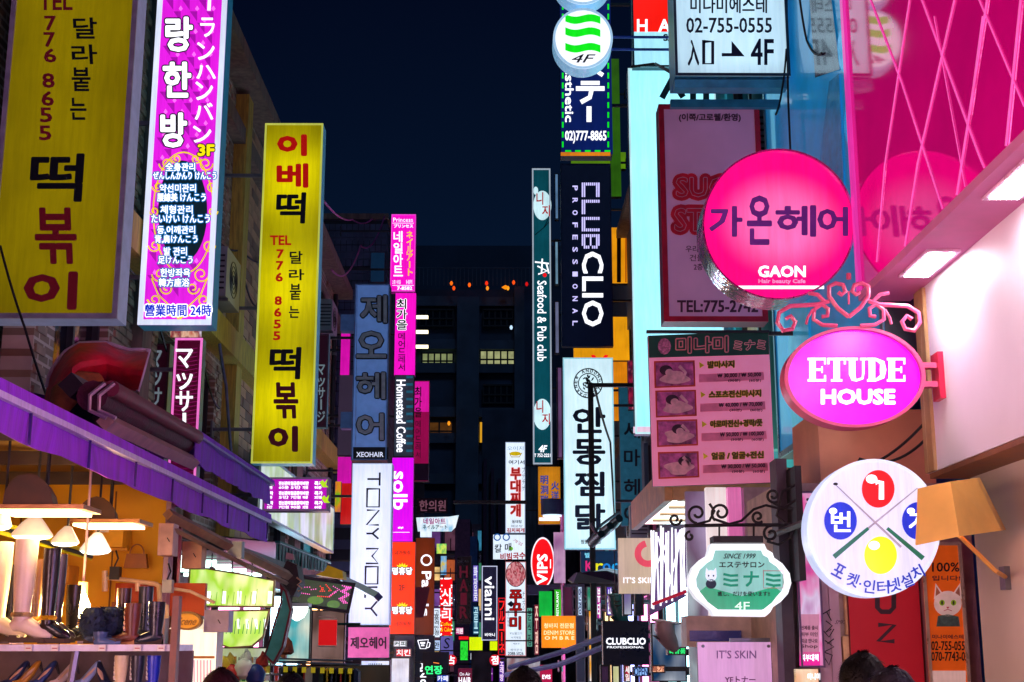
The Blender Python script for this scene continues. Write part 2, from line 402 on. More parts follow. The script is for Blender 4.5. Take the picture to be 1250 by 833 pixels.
TAN = brickmat('#a08468', '#7c6450', '#c8baa8', 1., .22, .075); GREYB = brickmat('#5a5c66', '#4a4c56', '#1c1c22', 1., .2, .07)
DKT = brickmat('#5c6884', '#4c5870', '#181c28', 1., .5, .22); CONC = mat('#78685a', .8, var=.35, scale=3, streak=True); OCH = mat('#b8a040', .7, var=.35, streak=True)
LW = [(9.7, 11., 5.3, 7.2), (9.7, 11., 3.3, 4.4), (12.6, 15.2, 5.5, 7.4), (12.6, 15.2, 3.0, 4.6), (18.6, 20.6, 5.5, 7.3), (18.6, 20.6, 3.0, 4.5), (21.8, 24.2, 5.5, 7.3), (21.8, 24.2, 3.0, 4.5, '#4fb8c8', .25), (12.9, 15., 7.88, 8.2)]
A = facade('brick_building', 'three storey tan brick building behind the yellow and magenta blade signs', -3.3, 9.27, 26, 8.3, TAN, windows=LW,
           cols=[(15.6, 15.9, 2.6, 8.25, .16, OCH), (17.7, 18.0, 2.6, 8.25, .16, OCH), (11.7, 12.0, 2.6, 8.25, .1, CONC), (20.9, 21.5, 2.6, 8.25, .1, CONC)],
           ledges=[(4.85, .32, .22, OCH), (7.6, .2, .14, CONC), (8.3, .18, .3, CONC), (2.7, .12, .12, CONC)])
# the pier of big bricks beside the magenta sign: bricks one by one
bm_ = bpy.data.meshes.new('brick'); q = MB().box(0, .05, 0, .43, 0, .115); bm_.from_pydata([tuple(v) for v in q.v], [], q.f); bm2 = bm_.copy()
bm_.materials.append(mat('#b08a68', .6, var=.3, scale=4)); bm2.materials.append(mat('#7c6450', .6, var=.3, scale=4))
ao = root_world(A); rows = 0
for j in range(52):
    z = 2.9 + j * .125
    if 4.8 < z < 5.2 or 7.5 < z < 7.8 or z > 8.1: continue
    for i in range(4):
        y = 15.93 + i * .445 - (.2 if j % 2 else 0)
        if y < 15.9 or y + .43 > 17.72: continue
        o = bpy.data.objects.new('brick', random.choice((bm_, bm_, bm2))); COL.objects.link(o); o.parent = A
        o.location = Vector((-3.3 + random.uniform(-.006, .004), y, z)) - ao
# brick relief on the rest of that wall
b = MB()
for (y0, y1, z0, z1) in ((9.3, 9.55, 3.2, 8.25), (11.05, 11.68, 3.2, 8.25), (12.02, 12.55, 3.2, 8.25), (15.22, 15.58, 3.2, 8.25), (18.02, 18.55, 3.2, 8.25), (20.62, 20.88, 3.2, 8.25), (12.62, 15.2, 4.62, 4.83), (12.62, 15.2, 5.2, 5.46), (24.25, 26, 3, 8.25)):
    j = 0; z = z0
    while z + .06 < z1:
        y = y0 + (.1 if j % 2 else 0)
        while y + .19 < y1:
            if not (4.83 < z + .06 and z < 5.18) and not (7.58 < z + .06 and z < 7.82):
                x = -3.3 + random.uniform(.012, .024); b.box(-3.31, x, y, y + .19, z, z + .06)
            y += .205
        z += .075; j += 1
b.build('brickwork', mat('#a08870', .65, var=.5, scale=3), A, kind='stuff')
# grey tiled block farther on
B2 = thing('tiled_building', 'narrow dark grey tiled block rising behind the dark blue hair sign', 'building', (-4, 30, 0))
g0, g1 = P(409, 300, 28).x, P(472, 300, 28).x
zt = P(440, 268, 28).z
MB().box(g0 - 2.5, g1, 28, 33, 0, zt).build('wall', DKT, B2)
tb = MB(); 
for j in range(40):
    for i in range(18):
        x = g0 - 1. + i * .125; z = zt - .11 - j * .16
        if x + .11 < g1: tb.box(x, x + .11, 27.985, 28.0, z - .14 + .16 * 0, z)
tb.build('wall_tiles', mat('#46506a', .5, var=.4, scale=2), B2, kind='stuff')
MB().box(g0 - 2.55, g1 + .03, 27.95, 33, zt, zt + .12).build('parapet', CONC, B2)
gx = P(470, 400, 33).x
facade('dark_shop_building', 'dark building along the left side behind the column of magenta signs', gx - .3, 33, 56, 8.2, mat('#5a5468', .7, scale=3), windows=[(34, 36, 3, 4.6, '#4878a0', .2), (37, 40, 3, 4.6), (42, 45, 3, 4.5, '#c04890', .2), (34, 36, 5.4, 6.8), (37, 40, 5.4, 6.8, '#3068a0', .15)], ledges=[(5, .15, .15, CONC), (8.2, .15, .2, CONC)])
# far block closing the street
fx0, fx1 = P(505, 480, 66).x, P(652, 480, 66).x
FB = thing('office_block', 'dark multi storey block closing the street with a few lit windows', 'building', (0, 66, 0))
fz = P(580, 350, 66).z; fm = mat('#3c4c68', .7, var=.4, scale=.6); fm2 = mat('#506078', .7, var=.3, scale=.8)
FL = [P(500, y, 66).z for y in (372, 425, 454, 508, 540, 590, 640)]
MB().box(fx0 - 6, fx1 + 8, 66.6, 74, 0, fz).build('wall', fm, FB)
px0 = P(558, 400, 66).x; px1 = P(585, 400, 66).x
MB().box(px0, px1, 65.7, 66.6, 0, fz - .6).build('pilaster', fm2, FB)
px2 = P(628, 400, 66).x; MB().box(px2, px2 + .5, 65.9, 66.6, 0, fz).build('pilaster', fm2, FB)
for z in FL: MB().box(fx0 - 5, px0, 66.2, 66.6, z, z + .5).build('ledge', fm2, FB); MB().box(px1, px2, 66.2, 66.6, z, z + .45).build('ledge', fm2, FB)
def farwin(x0, y0, x1, y1, m, n=5, t=66.25):
    a, c = P(x0, y0, t), P(x1, y1, t); w = MB().box(a.x, c.x, t + .12, t + .2, c.z, a.z).build('window', m, FB); fb = MB()
    for i in range(n + 1):
        x = a.x + (c.x - a.x) * i / n; fb.box(x - .04, x + .04, t + .05, t + .11, c.z, a.z)
    for z in (a.z, c.z, (a.z * .45 + c.z * .55)): fb.box(a.x - .04, c.x + .04, t + .0, t + .05, z - .04, z + .04)
    fb.build('frame', DARK, w)
farwin(515, 431, 553, 449, lit('#a9b67c', .55, .4), 5); farwin(586, 428, 628, 448, lit('#b9bd86', .7, .35), 5)
farwin(512, 378, 553, 398, mat('#0a1424', .1), 5); farwin(590, 378, 626, 398, mat('#0a1424', .1), 5); farwin(590, 470, 626, 492, mat('#0a1424', .1), 5)
farwin(590, 526, 626, 548, mat('#0c1a2c', .1), 5); farwin(520, 515, 552, 536, lit('#7a4a1c', .35, .5), 2)
MB().box(P(586, 500, 66).x, P(589, 500, 66).x, 65.9, 66.1, P(586, 540, 66).z, P(586, 516, 66).z).build('lamp_strip', lit('#e0a020', 1.), FB)
for y in (388, 406, 424): 
    a = P(508, y, 60); MB().box(a.x, a.x + .55, 59.8, 60, a.z - .06, a.z + .06).build('lamp_strip', lit('#fff0c0', 3.), FB)
for (x, y, c) in ((551, 346, '#ff7010'), (554, 352, '#ff5010'), (573, 348, '#ff6010'), (594, 346, '#ff3010'), (595, 352, '#ff9020'), (617, 351, '#ff8a10'), (620, 352, '#ffa020'), (627, 345, '#ff5010'), (643, 347, '#c01010'), (624, 400, '#c0e0ff'), (548, 517, '#ff9a20')):
    a = P(x, y, 65.5); MB().tube([a + Vector((0, 0, -.1)), a, a + Vector((0, 0, .1))], [.04, .08 if x != 617 else .2, .04], 8).build('roof_lamp', lit(c, 1.3), FB)
rail = MB(); 
for i in range(30): x = fx0 + (fx1 - fx0) * i / 29; rail.box(x - .02, x + .02, 65.8, 65.84, fz, fz + .9)
rail.box(fx0, fx1, 65.8, 65.85, fz + .9, fz + .95); rail.build('railing', fm2, FB)
# taller shape far behind
tz = P(560, 300, 120).z
t2 = MB().box(P(505, 400, 120).x, P(700, 400, 120).x, 120, 126, 0, tz).build('tower_block', mat('#405068', .8, var=.3, scale=.2)); tag(t2, 'faint navy high rise far behind the dark office block', 'building')
# low old block before it
OB = thing('old_block', 'low old grey block with stained walls right of the street end', 'building', (0, 52, 0))
a, c = P(588, 600, 52), P(700, 600, 52); MB().box(a.x, c.x, 52, 56, 0, P(600, 500, 52).z).build('wall', mat('#4a5468', .8, var=.4, scale=1), OB)
for i, x in enumerate((590, 599, 608)): MB().box(P(x, 600, 51.6).x, P(x + 4, 600, 51.6).x, 51.6, 52, 0, P(600, 560 + i * 12, 51.6).z).build('duct', mat('#4a2c50', .5), OB)
OC = thing('pink_block', 'low block with pink side wall beyond the nail art board', 'building', (0, 50, 0))
MB().box(P(556, 600, 50).x, P(574, 600, 50).x, 50, 54, 0, P(560, 634, 50).z).build('wall', mat('#a05a80', .7), OC)  # pink is the base colour of the wall
MB().box(P(573, 600, 50.5).x, P(583, 600, 50.5).x, 50.5, 54, 0, P(580, 655, 50.5).z).build('stair_wall', mat('#5070b0', .6), OC)
# ---- right side
RB = facade('teal_building', 'tall rendered building with cyan light put into its wall colour behind the massage signs', 2.5, 9.65, 16.5, 10.5, mat('#28b8cc', .65, var=.35, scale=3, bump=.4), windows=[(12.4, 14.2, 3.6, 5.2, '#b8b090', .4), (12.4, 14.2, 6.2, 7.8), (14.8, 16, 6.2, 7.8)], ledges=[(5.6, .15, .1, CONC), (10.5, .2, .2, CONC)])  # teal base colour carries the cyan sign light on the wall
for (y, r, z0, m) in ((11.75, .09, 3.3, mat('#4fb0b4', .4, scale=3)), (10.3, .06, 3.4, mat('#20383c', .4)), (10.0, .035, 3.4, DARK), (9.75, .05, 3.4, mat('#163438', .4)), (11.4, .03, 3.4, DARK)):
    MB().tube([(2.5 - r - .02, y, z0), (2.5 - r - .02, y, 6.0), (2.5 - r - .02, y, 10.3)], r, 10).build('drainpipe', m, RB, smooth=True)
MB().box(2.47, 2.5, 9.7, 11.1, 4.9, 10.2).build('wall_panel', mat('#28c0d8', .35, var=.4, scale=2.5, streak=True), RB)
facade('long_shop_building', 'dark four storey shop building farther along the right side', 2.4, 16.6, 45, 9.4, mat('#50586c', .7, scale=2), windows=[(17.5, 19.5, 3.4, 5), (17.5, 19.5, 6, 7.6, '#2090b0', .3), (21, 23, 3.4, 5, '#a04070', .25), (24, 27, 3.4, 5), (24, 27, 6, 7.6), (30, 34, 3.4, 5, '#30a0a0', .3), (36, 40, 3.4, 5)], ledges=[(5.5, .15, .12, CONC), (9.4, .15, .2, CONC)])
FR = facade('weathered_building', 'weathered grey block with rusty stained wall behind the tall white food sign', 1.55, 45.2, 51, 9.6, mat('#586070', .8, var=.6, scale=1.2, streak=True), back=8)
a, c = P(641, 700, 44), P(704, 700, 44)
CW = MB().box(a.x, c.x, 44, 44.3, 0, P(650, 570, 44).z).build('corrugated_wall', mat('#5a6878', .6, var=.6, scale=2, streak=True)); tag(CW, 'stained bluish corrugated wall between the food sign and the oval steakhouse sign', 'wall')
# ================================================================== LEFT: BIG BLADE SIGNS
YD = lit('#8e7c02', .78, .15, edge=.25, base='#8a7c00'); YB = lit('#f4e400', .8, .1, tubes=3, edge=.3, base='#8a7c00')
s = Sign('blade_sign', 'huge dim yellow restaurant sign at the top left corner with TEL 776 8655', 'sign', (1, -70, 158, 389), 9, .22)
s.cabinet(mat('#9aa0b0', .35, em='#8088a8', ems=.35), YD, mat('#a8acb8', .35, .3), .035).bracket(-3.3, (.15, .8))
DR = mat('#5a0814', .5, var=.1, em='#48040e', ems=.6)
s.text('TEL', (48, -8, 88, 12), DR, bold=1.4)
for ch, (x, y, w, h) in zip('7768655', ((55, 20, 13, 17), (54, 40, 13, 17), (54, 60, 14, 16), (52, 90, 14, 17), (51, 112, 14, 17), (49, 132, 14, 17), (48, 154, 14, 17))):
    s.text(ch, (x, y, x + w, y + h), DR, bold=1.3, slant=-.08)
BK = mat('#0a0d14', .5, var=.1)
for ch, bx in zip('달라붙는', ((90, 22, 118, 47), (88, 55, 118, 78), (88, 83, 110, 111), (86, 120, 105, 146))): s.text(ch, bx, BK, bold=1.3, slant=-.05)
s.text('떡', (38, 189, 100, 245), BK, bold=2.6, slant=.06); s.text('볶', (44, 255, 92, 321), DR, bold=2.6, slant=-.05); s.text('이', (31, 334, 92, 376), DR, bold=4, slant=.03)

MG = lit('#e21ee0', 1.1, .1, base='#a000a0')
s = Sign('blade_sign', 'tall magenta diamond quilted massage sign in a white frame reading 24 hours', 'sign', (183, -90, 270, 397), 11, .22)
s.cabinet(SIDE_CY, MG, lit('#dfeaff', 1.0, .1), .045).bracket(-3.3, (.12, .5))
# quilted diamonds
dk = lit('#b414b8', .9, .1); hl = lit('#ff70f0', 1.2, .1)
def lean(x, y): return x - (y - 200) * .068
ds, hs = [], []
for j in range(-4, 26):
    for i in range(4):
        cx, cy = 198 + i * 20 + (10 if j % 2 else 0), j * 14
        if cx > 255 or cy > 392: continue
        cx = lean(cx, cy); ds.append([(cx - 9, cy), (cx, cy + 12.5), (cx, cy)]); hs.append([(cx - 2.5, cy - 3), (cx, cy - 7), (cx + 2.5, cy - 3), (cx, cy - .5)])
b = MB(); 
for t in ds: b.add([s.at(x, y, 1) for x, y in t], [(0, 1, 2)])
b.build('quilt_shade', dk, s.root); b = MB()
for t in hs: b.add([s.at(x, y, 1) for x, y in t], [(0, 1, 2, 3)])
b.build('quilt_stud', hl, s.root)
for ch, bx in zip('랑한방', ((203, 22, 234, 62), (200, 77, 232, 118), (197, 139, 227, 179))): s.text(ch, bx, L_WHITE, bold=2.4, out=(K_NAVY, 1.6), layer=2)
for ch, bx in zip('ーランハンバン', ((250, 0, 259, 14), (245, 22, 262, 45), (241, 52, 262, 73), (239, 80, 262, 96), (239, 100, 260, 122), (237, 126, 260, 146), (236, 154, 258, 174))):
    if ch == 'ー': s.poly([(254, -6), (258, -6), (257, 13), (253, 13)], L_WHITE, 3, 'lettering')
    else: s.text(ch, bx, L_WHITE, bold=.7, slant=-.1)
s.text('3F', (242, 177, 261, 190), L_YEL, bold=1.5, out=(K_NAVY, 1.2))
s.poly(ellipse(223, 258, 30, 62), mat('#08222e', .4, em='#04303c', ems=.3), 1.6, 'dark_oval')
def scroll(cx, cy, r, turns=1.4, a0=0., sgn=1, n=26):
    return [(cx + r * (1 - .75 * i / n) * math.cos(a0 + sgn * turns * 2 * math.pi * i / n), cy + r * (1 - .75 * i / n) * math.sin(a0 + sgn * turns * 2 * math.pi * i / n)) for i in range(n + 1)]
GO = lit('#f0d020', 1., .15)
ln = [ellipse(224, 260, 37, 74) + [(261, 260)]]
for sg in (-1, 1):
    for (cx, cy, r) in ((24, 200, 9), (33, 228, 7), (36, 258, 6), (33, 300, 8), (25, 335, 10), (16, 352, 8), (30, 366, 8), (12, 194, 6)):
        ln.append(scroll(224 + sg * cx - (cy - 260) * .05, cy, r, 1.3, 0 if sg > 0 else math.pi, sg))
    ln.append([(219, 392), (219 + sg * 10, 375), (219 + sg * 26, 360), (219 + sg * 34, 340)]); ln.append([(219, 388), (219 + sg * 18, 384), (219 + sg * 34, 372), (219 + sg * 40, 366)])
s.line(ln, 1.8, GO, 1.9, 'gold_scrollwork')
for st, bx in (('全身관리', (202, 199, 238, 209)), ('ぜんしんかんり けんこう', (187, 210, 264, 219)), ('약선미관리', (195, 225, 239, 235)), ('腰線美 けんこう', (192, 236, 251, 246)), ('체형관리', (196, 251, 235, 261)), ('たいけい けんこう', (185, 262, 256, 272)), ('등,어깨관리', (192, 276, 238, 286)), ('背,肩けんこう', (189, 287, 241, 297)), ('발 관리', (200, 302, 228, 312)), ('足けんこう', (193, 313, 235, 322)), ('한방좌욕', (196, 328, 232, 338)), ('韓方座浴', (194, 340, 231, 350))):
    s.text(st, bx, L_WHITE, bold=.5, out=(lit('#1080c8', .8), 1.1), layer=2.5)
s.text('營業時間 24時', (177, 372, 258, 386), L_BLUE, bold=.8, out=(L_WHITE, 1.3), layer=2.5)

YS = Sign('blade_sign', 'tall bright yellow lit restaurant sign with red and black Korean brush lettering', 'sign', (315, 151, 388, 566), 15, .25); s = YS
s.cabinet(mat('#6fa0c0', .35, em='#3a7090', ems=.4), YB, lit('#d8e060', .7, .1), .02).bracket(-3.3, (.1, .45, .85))
RD = mat('#b01008', .5, var=.1, em='#a00800', ems=.9)
s.text('이', (340, 166, 373, 189), RD, bold=3); s.text('베', (339, 201, 375, 228), RD, bold=2.4); s.text('떡', (338, 236, 372, 272), K_NAVY, bold=1.8, slant=.05)
s.text('TEL', (330, 288, 355, 299), RD, bold=1.1)
for i, ch in enumerate('776 8655'):
    if ch != ' ': s.text(ch, (338 - i * .6, 305 + i * 14.3, 346 - i * .6, 315 + i * 14.3), RD, bold=1.1)
for ch, bx in zip('달라붙는', ((354, 307, 369, 322), (353, 329, 371, 342), (354, 347, 367, 366), (353, 374, 365, 388))): s.text(ch, bx, K_NAVY, bold=.9)
s.text('떡', (330, 425, 366, 462), K_NAVY, bold=2, slant=.05); s.text('볶', (335, 468, 363, 510), K_MAROON, bold=1.9, slant=-.05); s.text('이', (329, 522, 362, 550), K_MAROON, bold=3)

def massage(box, Y, lab, dim, tb):
    s = Sign('massage_sign', lab, 'sign', box, Y, .14)
    s.cabinet(mat('#5a8a90', .35, .2), mat('#500828', .3, em='#500028', ems=.5) if not dim else mat('#2c0818', .35, em='#200010', ems=.6), lit('#ff7ad8', .9) if not dim else mat('#503040', .4), .02).bracket(-3.3, (.3, .8))  # dim variant emits a little though the sign is unlit
    x0, y0, x1, y1 = box; h = []
    for j in range(int((y1 - y0) / 5)): h.append([(x0 + 2, y0 + 12 + j * 5), ((x0 + x1) / 2, y0 + 14.5 + j * 5), (x1 - 2, y0 + 12 + j * 5)])
    if not dim: s.line(h[:int((y1 - y0 - 15) / 5)], .5, lit('#c02888', .6), 1, 'zigzag_pattern')
    s.text('マッサージ', tb, L_WHITE if not dim else mat('#8aa0a8', .5, em='#8aa0a8', ems=.4), mode='v', bold=.9 if (x1 - x0) > 20 else .5, layer=2)
    return s
s = massage((209, 413, 243, 600), 12.2, 'deep magenta massage sign with pink lit rim above the purple awning', False, (214, 424, 236, 556))
s.rect(208, 398, 246, 412, lit('#e07860', .7, pat=14., pc=('#ffd0b0', '#902030', '#f0f0ff')), 1, 'photo_print')
massage((178, 420, 203, 600), 12.6, 'dark unlit maroon massage sign just left of the lit magenta one', True, (183, 426, 198, 542))
massage((385, 408, 400, 522), 18., 'thin dark massage sign peeking out behind the tall bright yellow sign', True, (387, 444, 397, 516))
# wall box and cables
s = Sign('junction_cabinet', 'blue grey metal cabinet on the brick wall beside the magenta sign', 'cabinet', (157, 263, 184, 322), 11.6, .25); s.cabinet(mat('#3c7088', .4, .4), None, mat('#2c5468', .4, .4), .02)
s.line([(162, 270), (162, 316)], 1, DARK, 1, 'door_seam'); s.bracket(-3.3, (.3, .7))

# ---- middle-left column
s = Sign('hair_sign', 'grey blue hair salon sign with four raised metal Korean letters', 'sign', (431, 347, 474, 562), 20, .28)
s.cabinet(mat('#101830', .4), mat('#7088b0', .45, var=.15, em='#4464a0', ems=.7), mat('#6a80a8', .4, .2, em='#20305a', ems=.3), .02)
s.rect(431, 546, 474, 561, mat('#0c0e18', .4), 1, 'name_band'); s.text('XEOHAIR', (435, 552, 468, 558), lit('#dfe4ff', .9), bold=.3, layer=2)
s.line([(436, 349), (434, 545)], .8, mat('#90a8d0', .4), 1, 'edge_line')
for ch, bx in zip('제오헤어', ((441, 362, 472, 394), (436, 406, 471, 437), (436, 456, 470, 487), (436, 506, 468, 537))):
    s.text(ch, bx, mat('#8d9098', .4, .3, em='#383c48', ems=.4), bold=1.1, raised=.05, out=(BLACK, 1.3), layer=1)
for y in (384, 503):
    a, c = P(416, y, 20.1), P(432, y + 20, 20.1); MB().box(a.x - .0, c.x, 20.1, 20.3, c.z, a.z).build('mounting_box', mat('#5070a0', .4, em='#203458', ems=.5), s.root)
s.bracket(-3.3, (.2, .7), DARK)
s = Sign('cosmetics_sign', 'tall glowing white cosmetics sign with thin black letters running downward', 'sign', (428, 566, 477, 763), 19.8, .3)
s.cabinet(mat('#8090b0', .4, em='#304060', ems=.3), lit('#dfe8ff', 1.15, .05, edge=.15), lit('#c0d0f0', .9), .015); s.bracket(-3.3, (.3, .8), DARK)
BL = mat('#10103a', .4)
ty = 577
for ch, h in zip('TONY MOLY', (20, 26, 22, 17, 8, 22, 25, 17, 22)):
    x0, x1, y0, y1 = 447, 462, ty, ty + h - 4
    if ch == 'T': ps = [[(x0, (y0 + y1) / 2), (x1, (y0 + y1) / 2)], [(x1, y0), (x1, y1)]]
    elif ch == 'O': ps = [[(x0, y0), (x1, y0), (x1, y1), (x0, y1), (x0, y0 - 1)]]
    elif ch == 'N': ps = [[(x0, y0), (x1, y0), (x0, y1), (x1, y1)]]
    elif ch == 'Y': ps = [[(x1, y0), ((x0 + x1) / 2, (y0 + y1) / 2), (x0, (y0 + y1) / 2)], [((x0 + x1) / 2, (y0 + y1) / 2), (x1, y1)]]
    elif ch == 'M': ps = [[(x0, y0), (x1, y0), ((x0 + x1) / 2, (y0 + y1) / 2), (x1, y1), (x0, y1)]]
    elif ch == 'L': ps = [[(x1, y0), (x0, y0), (x0, y1)]]
    else: ps = None
    if ps:
        o = -(ty - 660) * .025
        s.line([[(x - 0 - (y - 660) * .02, y) for x, y in p] for p in ps], 2.3, BL, 1, 'letter')
    ty += h
s = Sign('hair_board', 'dusky pink hair salon board with black Korean letters under the white cosmetics sign', 'sign', (425, 766, 475, 803), 19.6, .12)
s.cabinet(DARK, mat('#c06a98', .5, var=.15, em='#8a3c68', ems=.8), None); s.text('제오헤어', (428, 778, 471, 792), BLACK, bold=.7, layer=1)
a = s.at(450, 766); s.bracket(-3.3, (.5,), DARK)
# princess column
s = Sign('nail_sign', 'topmost magenta nail art sign of the pink column headed Princess', 'sign', (477, 262, 507, 356), 26, .2)
M1 = lit('#f010c0', 1.15, .07); s.cabinet(mat('#b02090', .4, em='#80106a', ems=.5), M1, lit('#ff50e0', .9), .015)
s.text('Princess', (480, 266, 504, 271), L_WHITE, layer=1); s.line([(479, 272.6), (505, 272.6)], .5, L_WHITE); s.text('プリンセス', (481, 274, 504, 278), L_WHITE, bold=.25, layer=1)
s.text('네일아트', (480, 282, 492, 338), L_WHITE, mode='v', bold=.6, layer=1); s.text('ネイルアート', (496, 282, 504, 337), lit('#ffc838', 1.1), mode='v', bold=.5, layer=1)
s.text('2층 네일', (479, 342, 489, 347), L_WHITE, layer=1); s.text('HIPI', (496, 342, 503, 347), L_WHITE, layer=1); s.line([(479, 348.6), (505, 348.6)], .5, L_WHITE); s.text('7-8582', (485, 350, 503, 354), L_WHITE, layer=1, bold=.3)
s.bracket(-3.3, (.3, .8), DARK)
s = Sign('dress_sign', 'magenta sign with black Korean letters directly below the Princess nail sign', 'sign', (482, 358, 507, 458), 25.6, .2)
s.cabinet(mat('#b02090', .4, em='#80106a', ems=.5), M1, None); s.text('최가을', (484, 365, 497, 403), BLACK, mode='v', bold=.7, layer=1, out=(L_WHITE, .5)); s.text('메어드레서', (486, 406, 495, 453), mat('#501050', .5), mode='v', bold=.3, layer=1); s.bracket(-3.3, (.5,), DARK)
s = Sign('coffee_sign', 'grey striped coffee shop sign with white letters reading downward', 'sign', (481, 458, 505, 558), 25.4, .2)
s.cabinet(DARK, mat('#3c4450', .4, em='#28303c', ems=.6), DARK, .01); s.rects([(496, 459 + i * 9, 504, 462 + i * 9) for i in range(11)], mat('#287088', .4, em='#206880', ems=.5), 1, 'teal_stripes'); s.text('Homestead Coffee', (484, 464, 495, 552), L_WHITE, mode='r', bold=.5, layer=2); s.bracket(-3.3, (.5,), DARK)
s = Sign('bank_sign', 'violet magenta sign with large white lowercase letters under the coffee sign', 'sign', (478, 559, 504, 661), 25.2, .2)
s.cabinet(mat('#900890', .4, em='#800880', ems=.5), lit('#d808e8', 1.1, .06), None); s.text('solb', (480, 576, 497, 622), L_WHITE, mode='r', bold=1, layer=1); s.text('ahyi', (486, 643, 492, 646), L_WHITE, layer=1, bold=.3); s.line([(480, 650), (500, 650)], .5, L_WHITE); s.bracket(-3.3, (.5,), DARK)
s = Sign('restaurant_sign', 'bright orange red restaurant sign with two yellow sunburst emblems', 'sign', (476, 662, 506, 774), 24.6, .2)
s.cabinet(mat('#a02010', .4, em='#701004', ems=.5), lit('#ff3a0c', 1.1, .08), None)
DO = mat('#6a1408', .5, em='#901804', ems=.5)
for y in (672, 759): s.text('네가원점', (482, y, 501, y + 6), DO, bold=.2, layer=1)
for y in (696, 744):
    pts = []
    for i in range(17):
        a = math.pi * i / 16; r = 9.5 if i % 2 == 0 else 6.5; pts.append((491 - r * math.cos(a), y - r * .95 * math.sin(a)))
    s.poly(pts, lit('#ffe010', 1.1), 1, 'sunburst'); s.text('명휴당', (479, y - 3, 503, y + 5.5), L_WHITE, bold=.9, out=(mat('#581008', .5), .8), layer=1.5)
s.text('2F', (487, 714, 494, 721), DO, bold=.5, layer=1); s.bracket(-3.3, (.4, .8), DARK)
s = Sign('dress_sign', 'fading magenta to crimson sign set back to the right of the coffee sign', 'sign', (505, 465, 524, 588), 33, .2)
s.cabinet(mat('#602040', .4), lit('#c01060', .5, .1), mat('#807088', .4), .01); s.rect(505.5, 466, 523.5, 503, lit('#e818a8', .85), .7, 'bright_upper_half'); s.rect(505.5, 566, 523.5, 587, mat('#3a1030', .4), .7, 'dark_base'); s.text('최가을', (506, 472, 515, 510), BLACK, mode='v', bold=.5, layer=1.5); s.text('메어드레서', (507, 513, 514, 560), mat('#40083a', .5), mode='v', layer=1.5); s.bracket(-3.6, (.5,), DARK)
# magenta strips seen behind
for (x0, y0, x1, y1, c, e, lab) in ((416, 395, 427, 458, '#e010b0', .9, 'short magenta lit strip glimpsed left of the grey blue hair sign'), (413, 458, 430, 556, '#705878', .15, 'dull mauve panel hanging behind the hair sign mounting box'), (412, 558, 429, 590, '#d010a8', .9, 'magenta strip at the foot of the mauve panel'), (416, 590, 429, 640, '#d01818', .8, 'small red strip left of the white cosmetics sign')):
    s = Sign('strip_sign', lab, 'sign', (x0, y0, x1, y1), 22.5, .15); s.cabinet(DARK, lit(c, e, .2), None); s.bracket(-3.3, (.5,), DARK)
s = Sign('picture_board', 'small lit green and orange picture board on the left wall beside the lattice', 'sign', (409, 588, 416, 625), 22, .1); s.cabinet(DARK, lit('#70c020', .8, pat=9., pc=('#f09020', '#c81850')), None)
# ================================================================== CENTRE: SMALL FAR SIGNS
def dotted(s, pts, r, m, layer=1.5, name='led_dots', step=2.2):
    b = MB()
    for pl in pts:
        for (x0, y0), (x1, y1) in zip(pl[:-1], pl[1:]):
            n = max(1, int(math.hypot(x1 - x0, y1 - y0) / step))
            for i in range(n):
                x, y = x0 + (x1 - x0) * i / n, y0 + (y1 - y0) * i / n; b.add([s.at(px, py, layer) for px, py in ellipse(x, y, r, r, 6)], [tuple(range(6))])
    return b.build(name, m, s.root, kind='stuff')
def simple(name, lab, box, Y, face, cab=None, D=.15, frame=None, fw=.02, X=None, **k):
    s = Sign(name, lab, 'sign', box, Y, D, **k); s.cabinet(cab or DARK, face, frame, fw)
    if X is not None: s.bracket(X, (.25, .75) if abs(box[3] - box[1]) > 30 else (.5,), DARK)
    return s
WF = lit('#dfeeff', 1.15, .05)
s = Sign('nail_sign', 'small pale ribbon shaped nail art board beside the orange sunburst sign', 'sign', Y=34, D=.12, poly=[(510, 649), (508, 632), (548, 631), (560, 629), (556, 644), (551, 649)])
s.cabinet(mat('#6090b0', .4), lit('#c8eaf8', 1.05, .1, pat=6., pc=('#f0f8ff', '#90c8e8'))); s.text('네일아트', (517, 633, 544, 640), lit('#b02080', .8), bold=.4, layer=1); s.text('ネイルアート', (516, 641, 546, 646), K_NAVY, bold=.2, layer=1); s.bracket(-3.6, (.5,), DARK)
s = simple('rock_sign', 'tall rust brown bakery sign with white letters reading downward', (507, 657, 530, 775), 32, lit('#8a3410', .6, .2, edge=.2), mat('#3a1a10', .5), X=-3.6)
s.rect(513, 649, 527, 656, WF, 1, 'white_cap'); s.ring(520.5, 684, 7, 7, 2, L_WHITE); s.text('Pa', (515, 698, 526, 717), L_WHITE, mode='r', bold=.8, layer=1); s.text('ris', (516, 726, 523, 752), L_WHITE, mode='r', bold=.5, layer=1)
s.poly([(507, 717), (525, 717), (517, 754), (507, 754)], mat('#6a0c24', .5), 3, 'red_pennant')
s = simple('skewer_sign', 'red sign with white handwritten letters and a coffee and cake badge', (537, 706, 552, 776), 36, L_RED, X=-3.6); s.text('시실리', (539, 718, 551, 758), L_WHITE, mode='v', bold=.5, layer=1); s.text('Coffee', (538, 760, 551, 764), L_YEL, layer=1); s.text('& Cake', (538, 766, 551, 771), L_YEL, layer=1)
b = MB(); dots = []
for i in range(30): x, y = random.choice(((538, 0), (551, 0)))[0] + random.uniform(-1.5, 1.5), random.uniform(706, 776); dots.append((x - .8, y - .8, x + .8, y + .8))
for i in range(10): x, y = random.uniform(538, 551), 706.5; dots.append((x - .8, y - .8, x + .8, y + .8))
s.rects(dots, L_WHITE, 2, 'snow_dots')
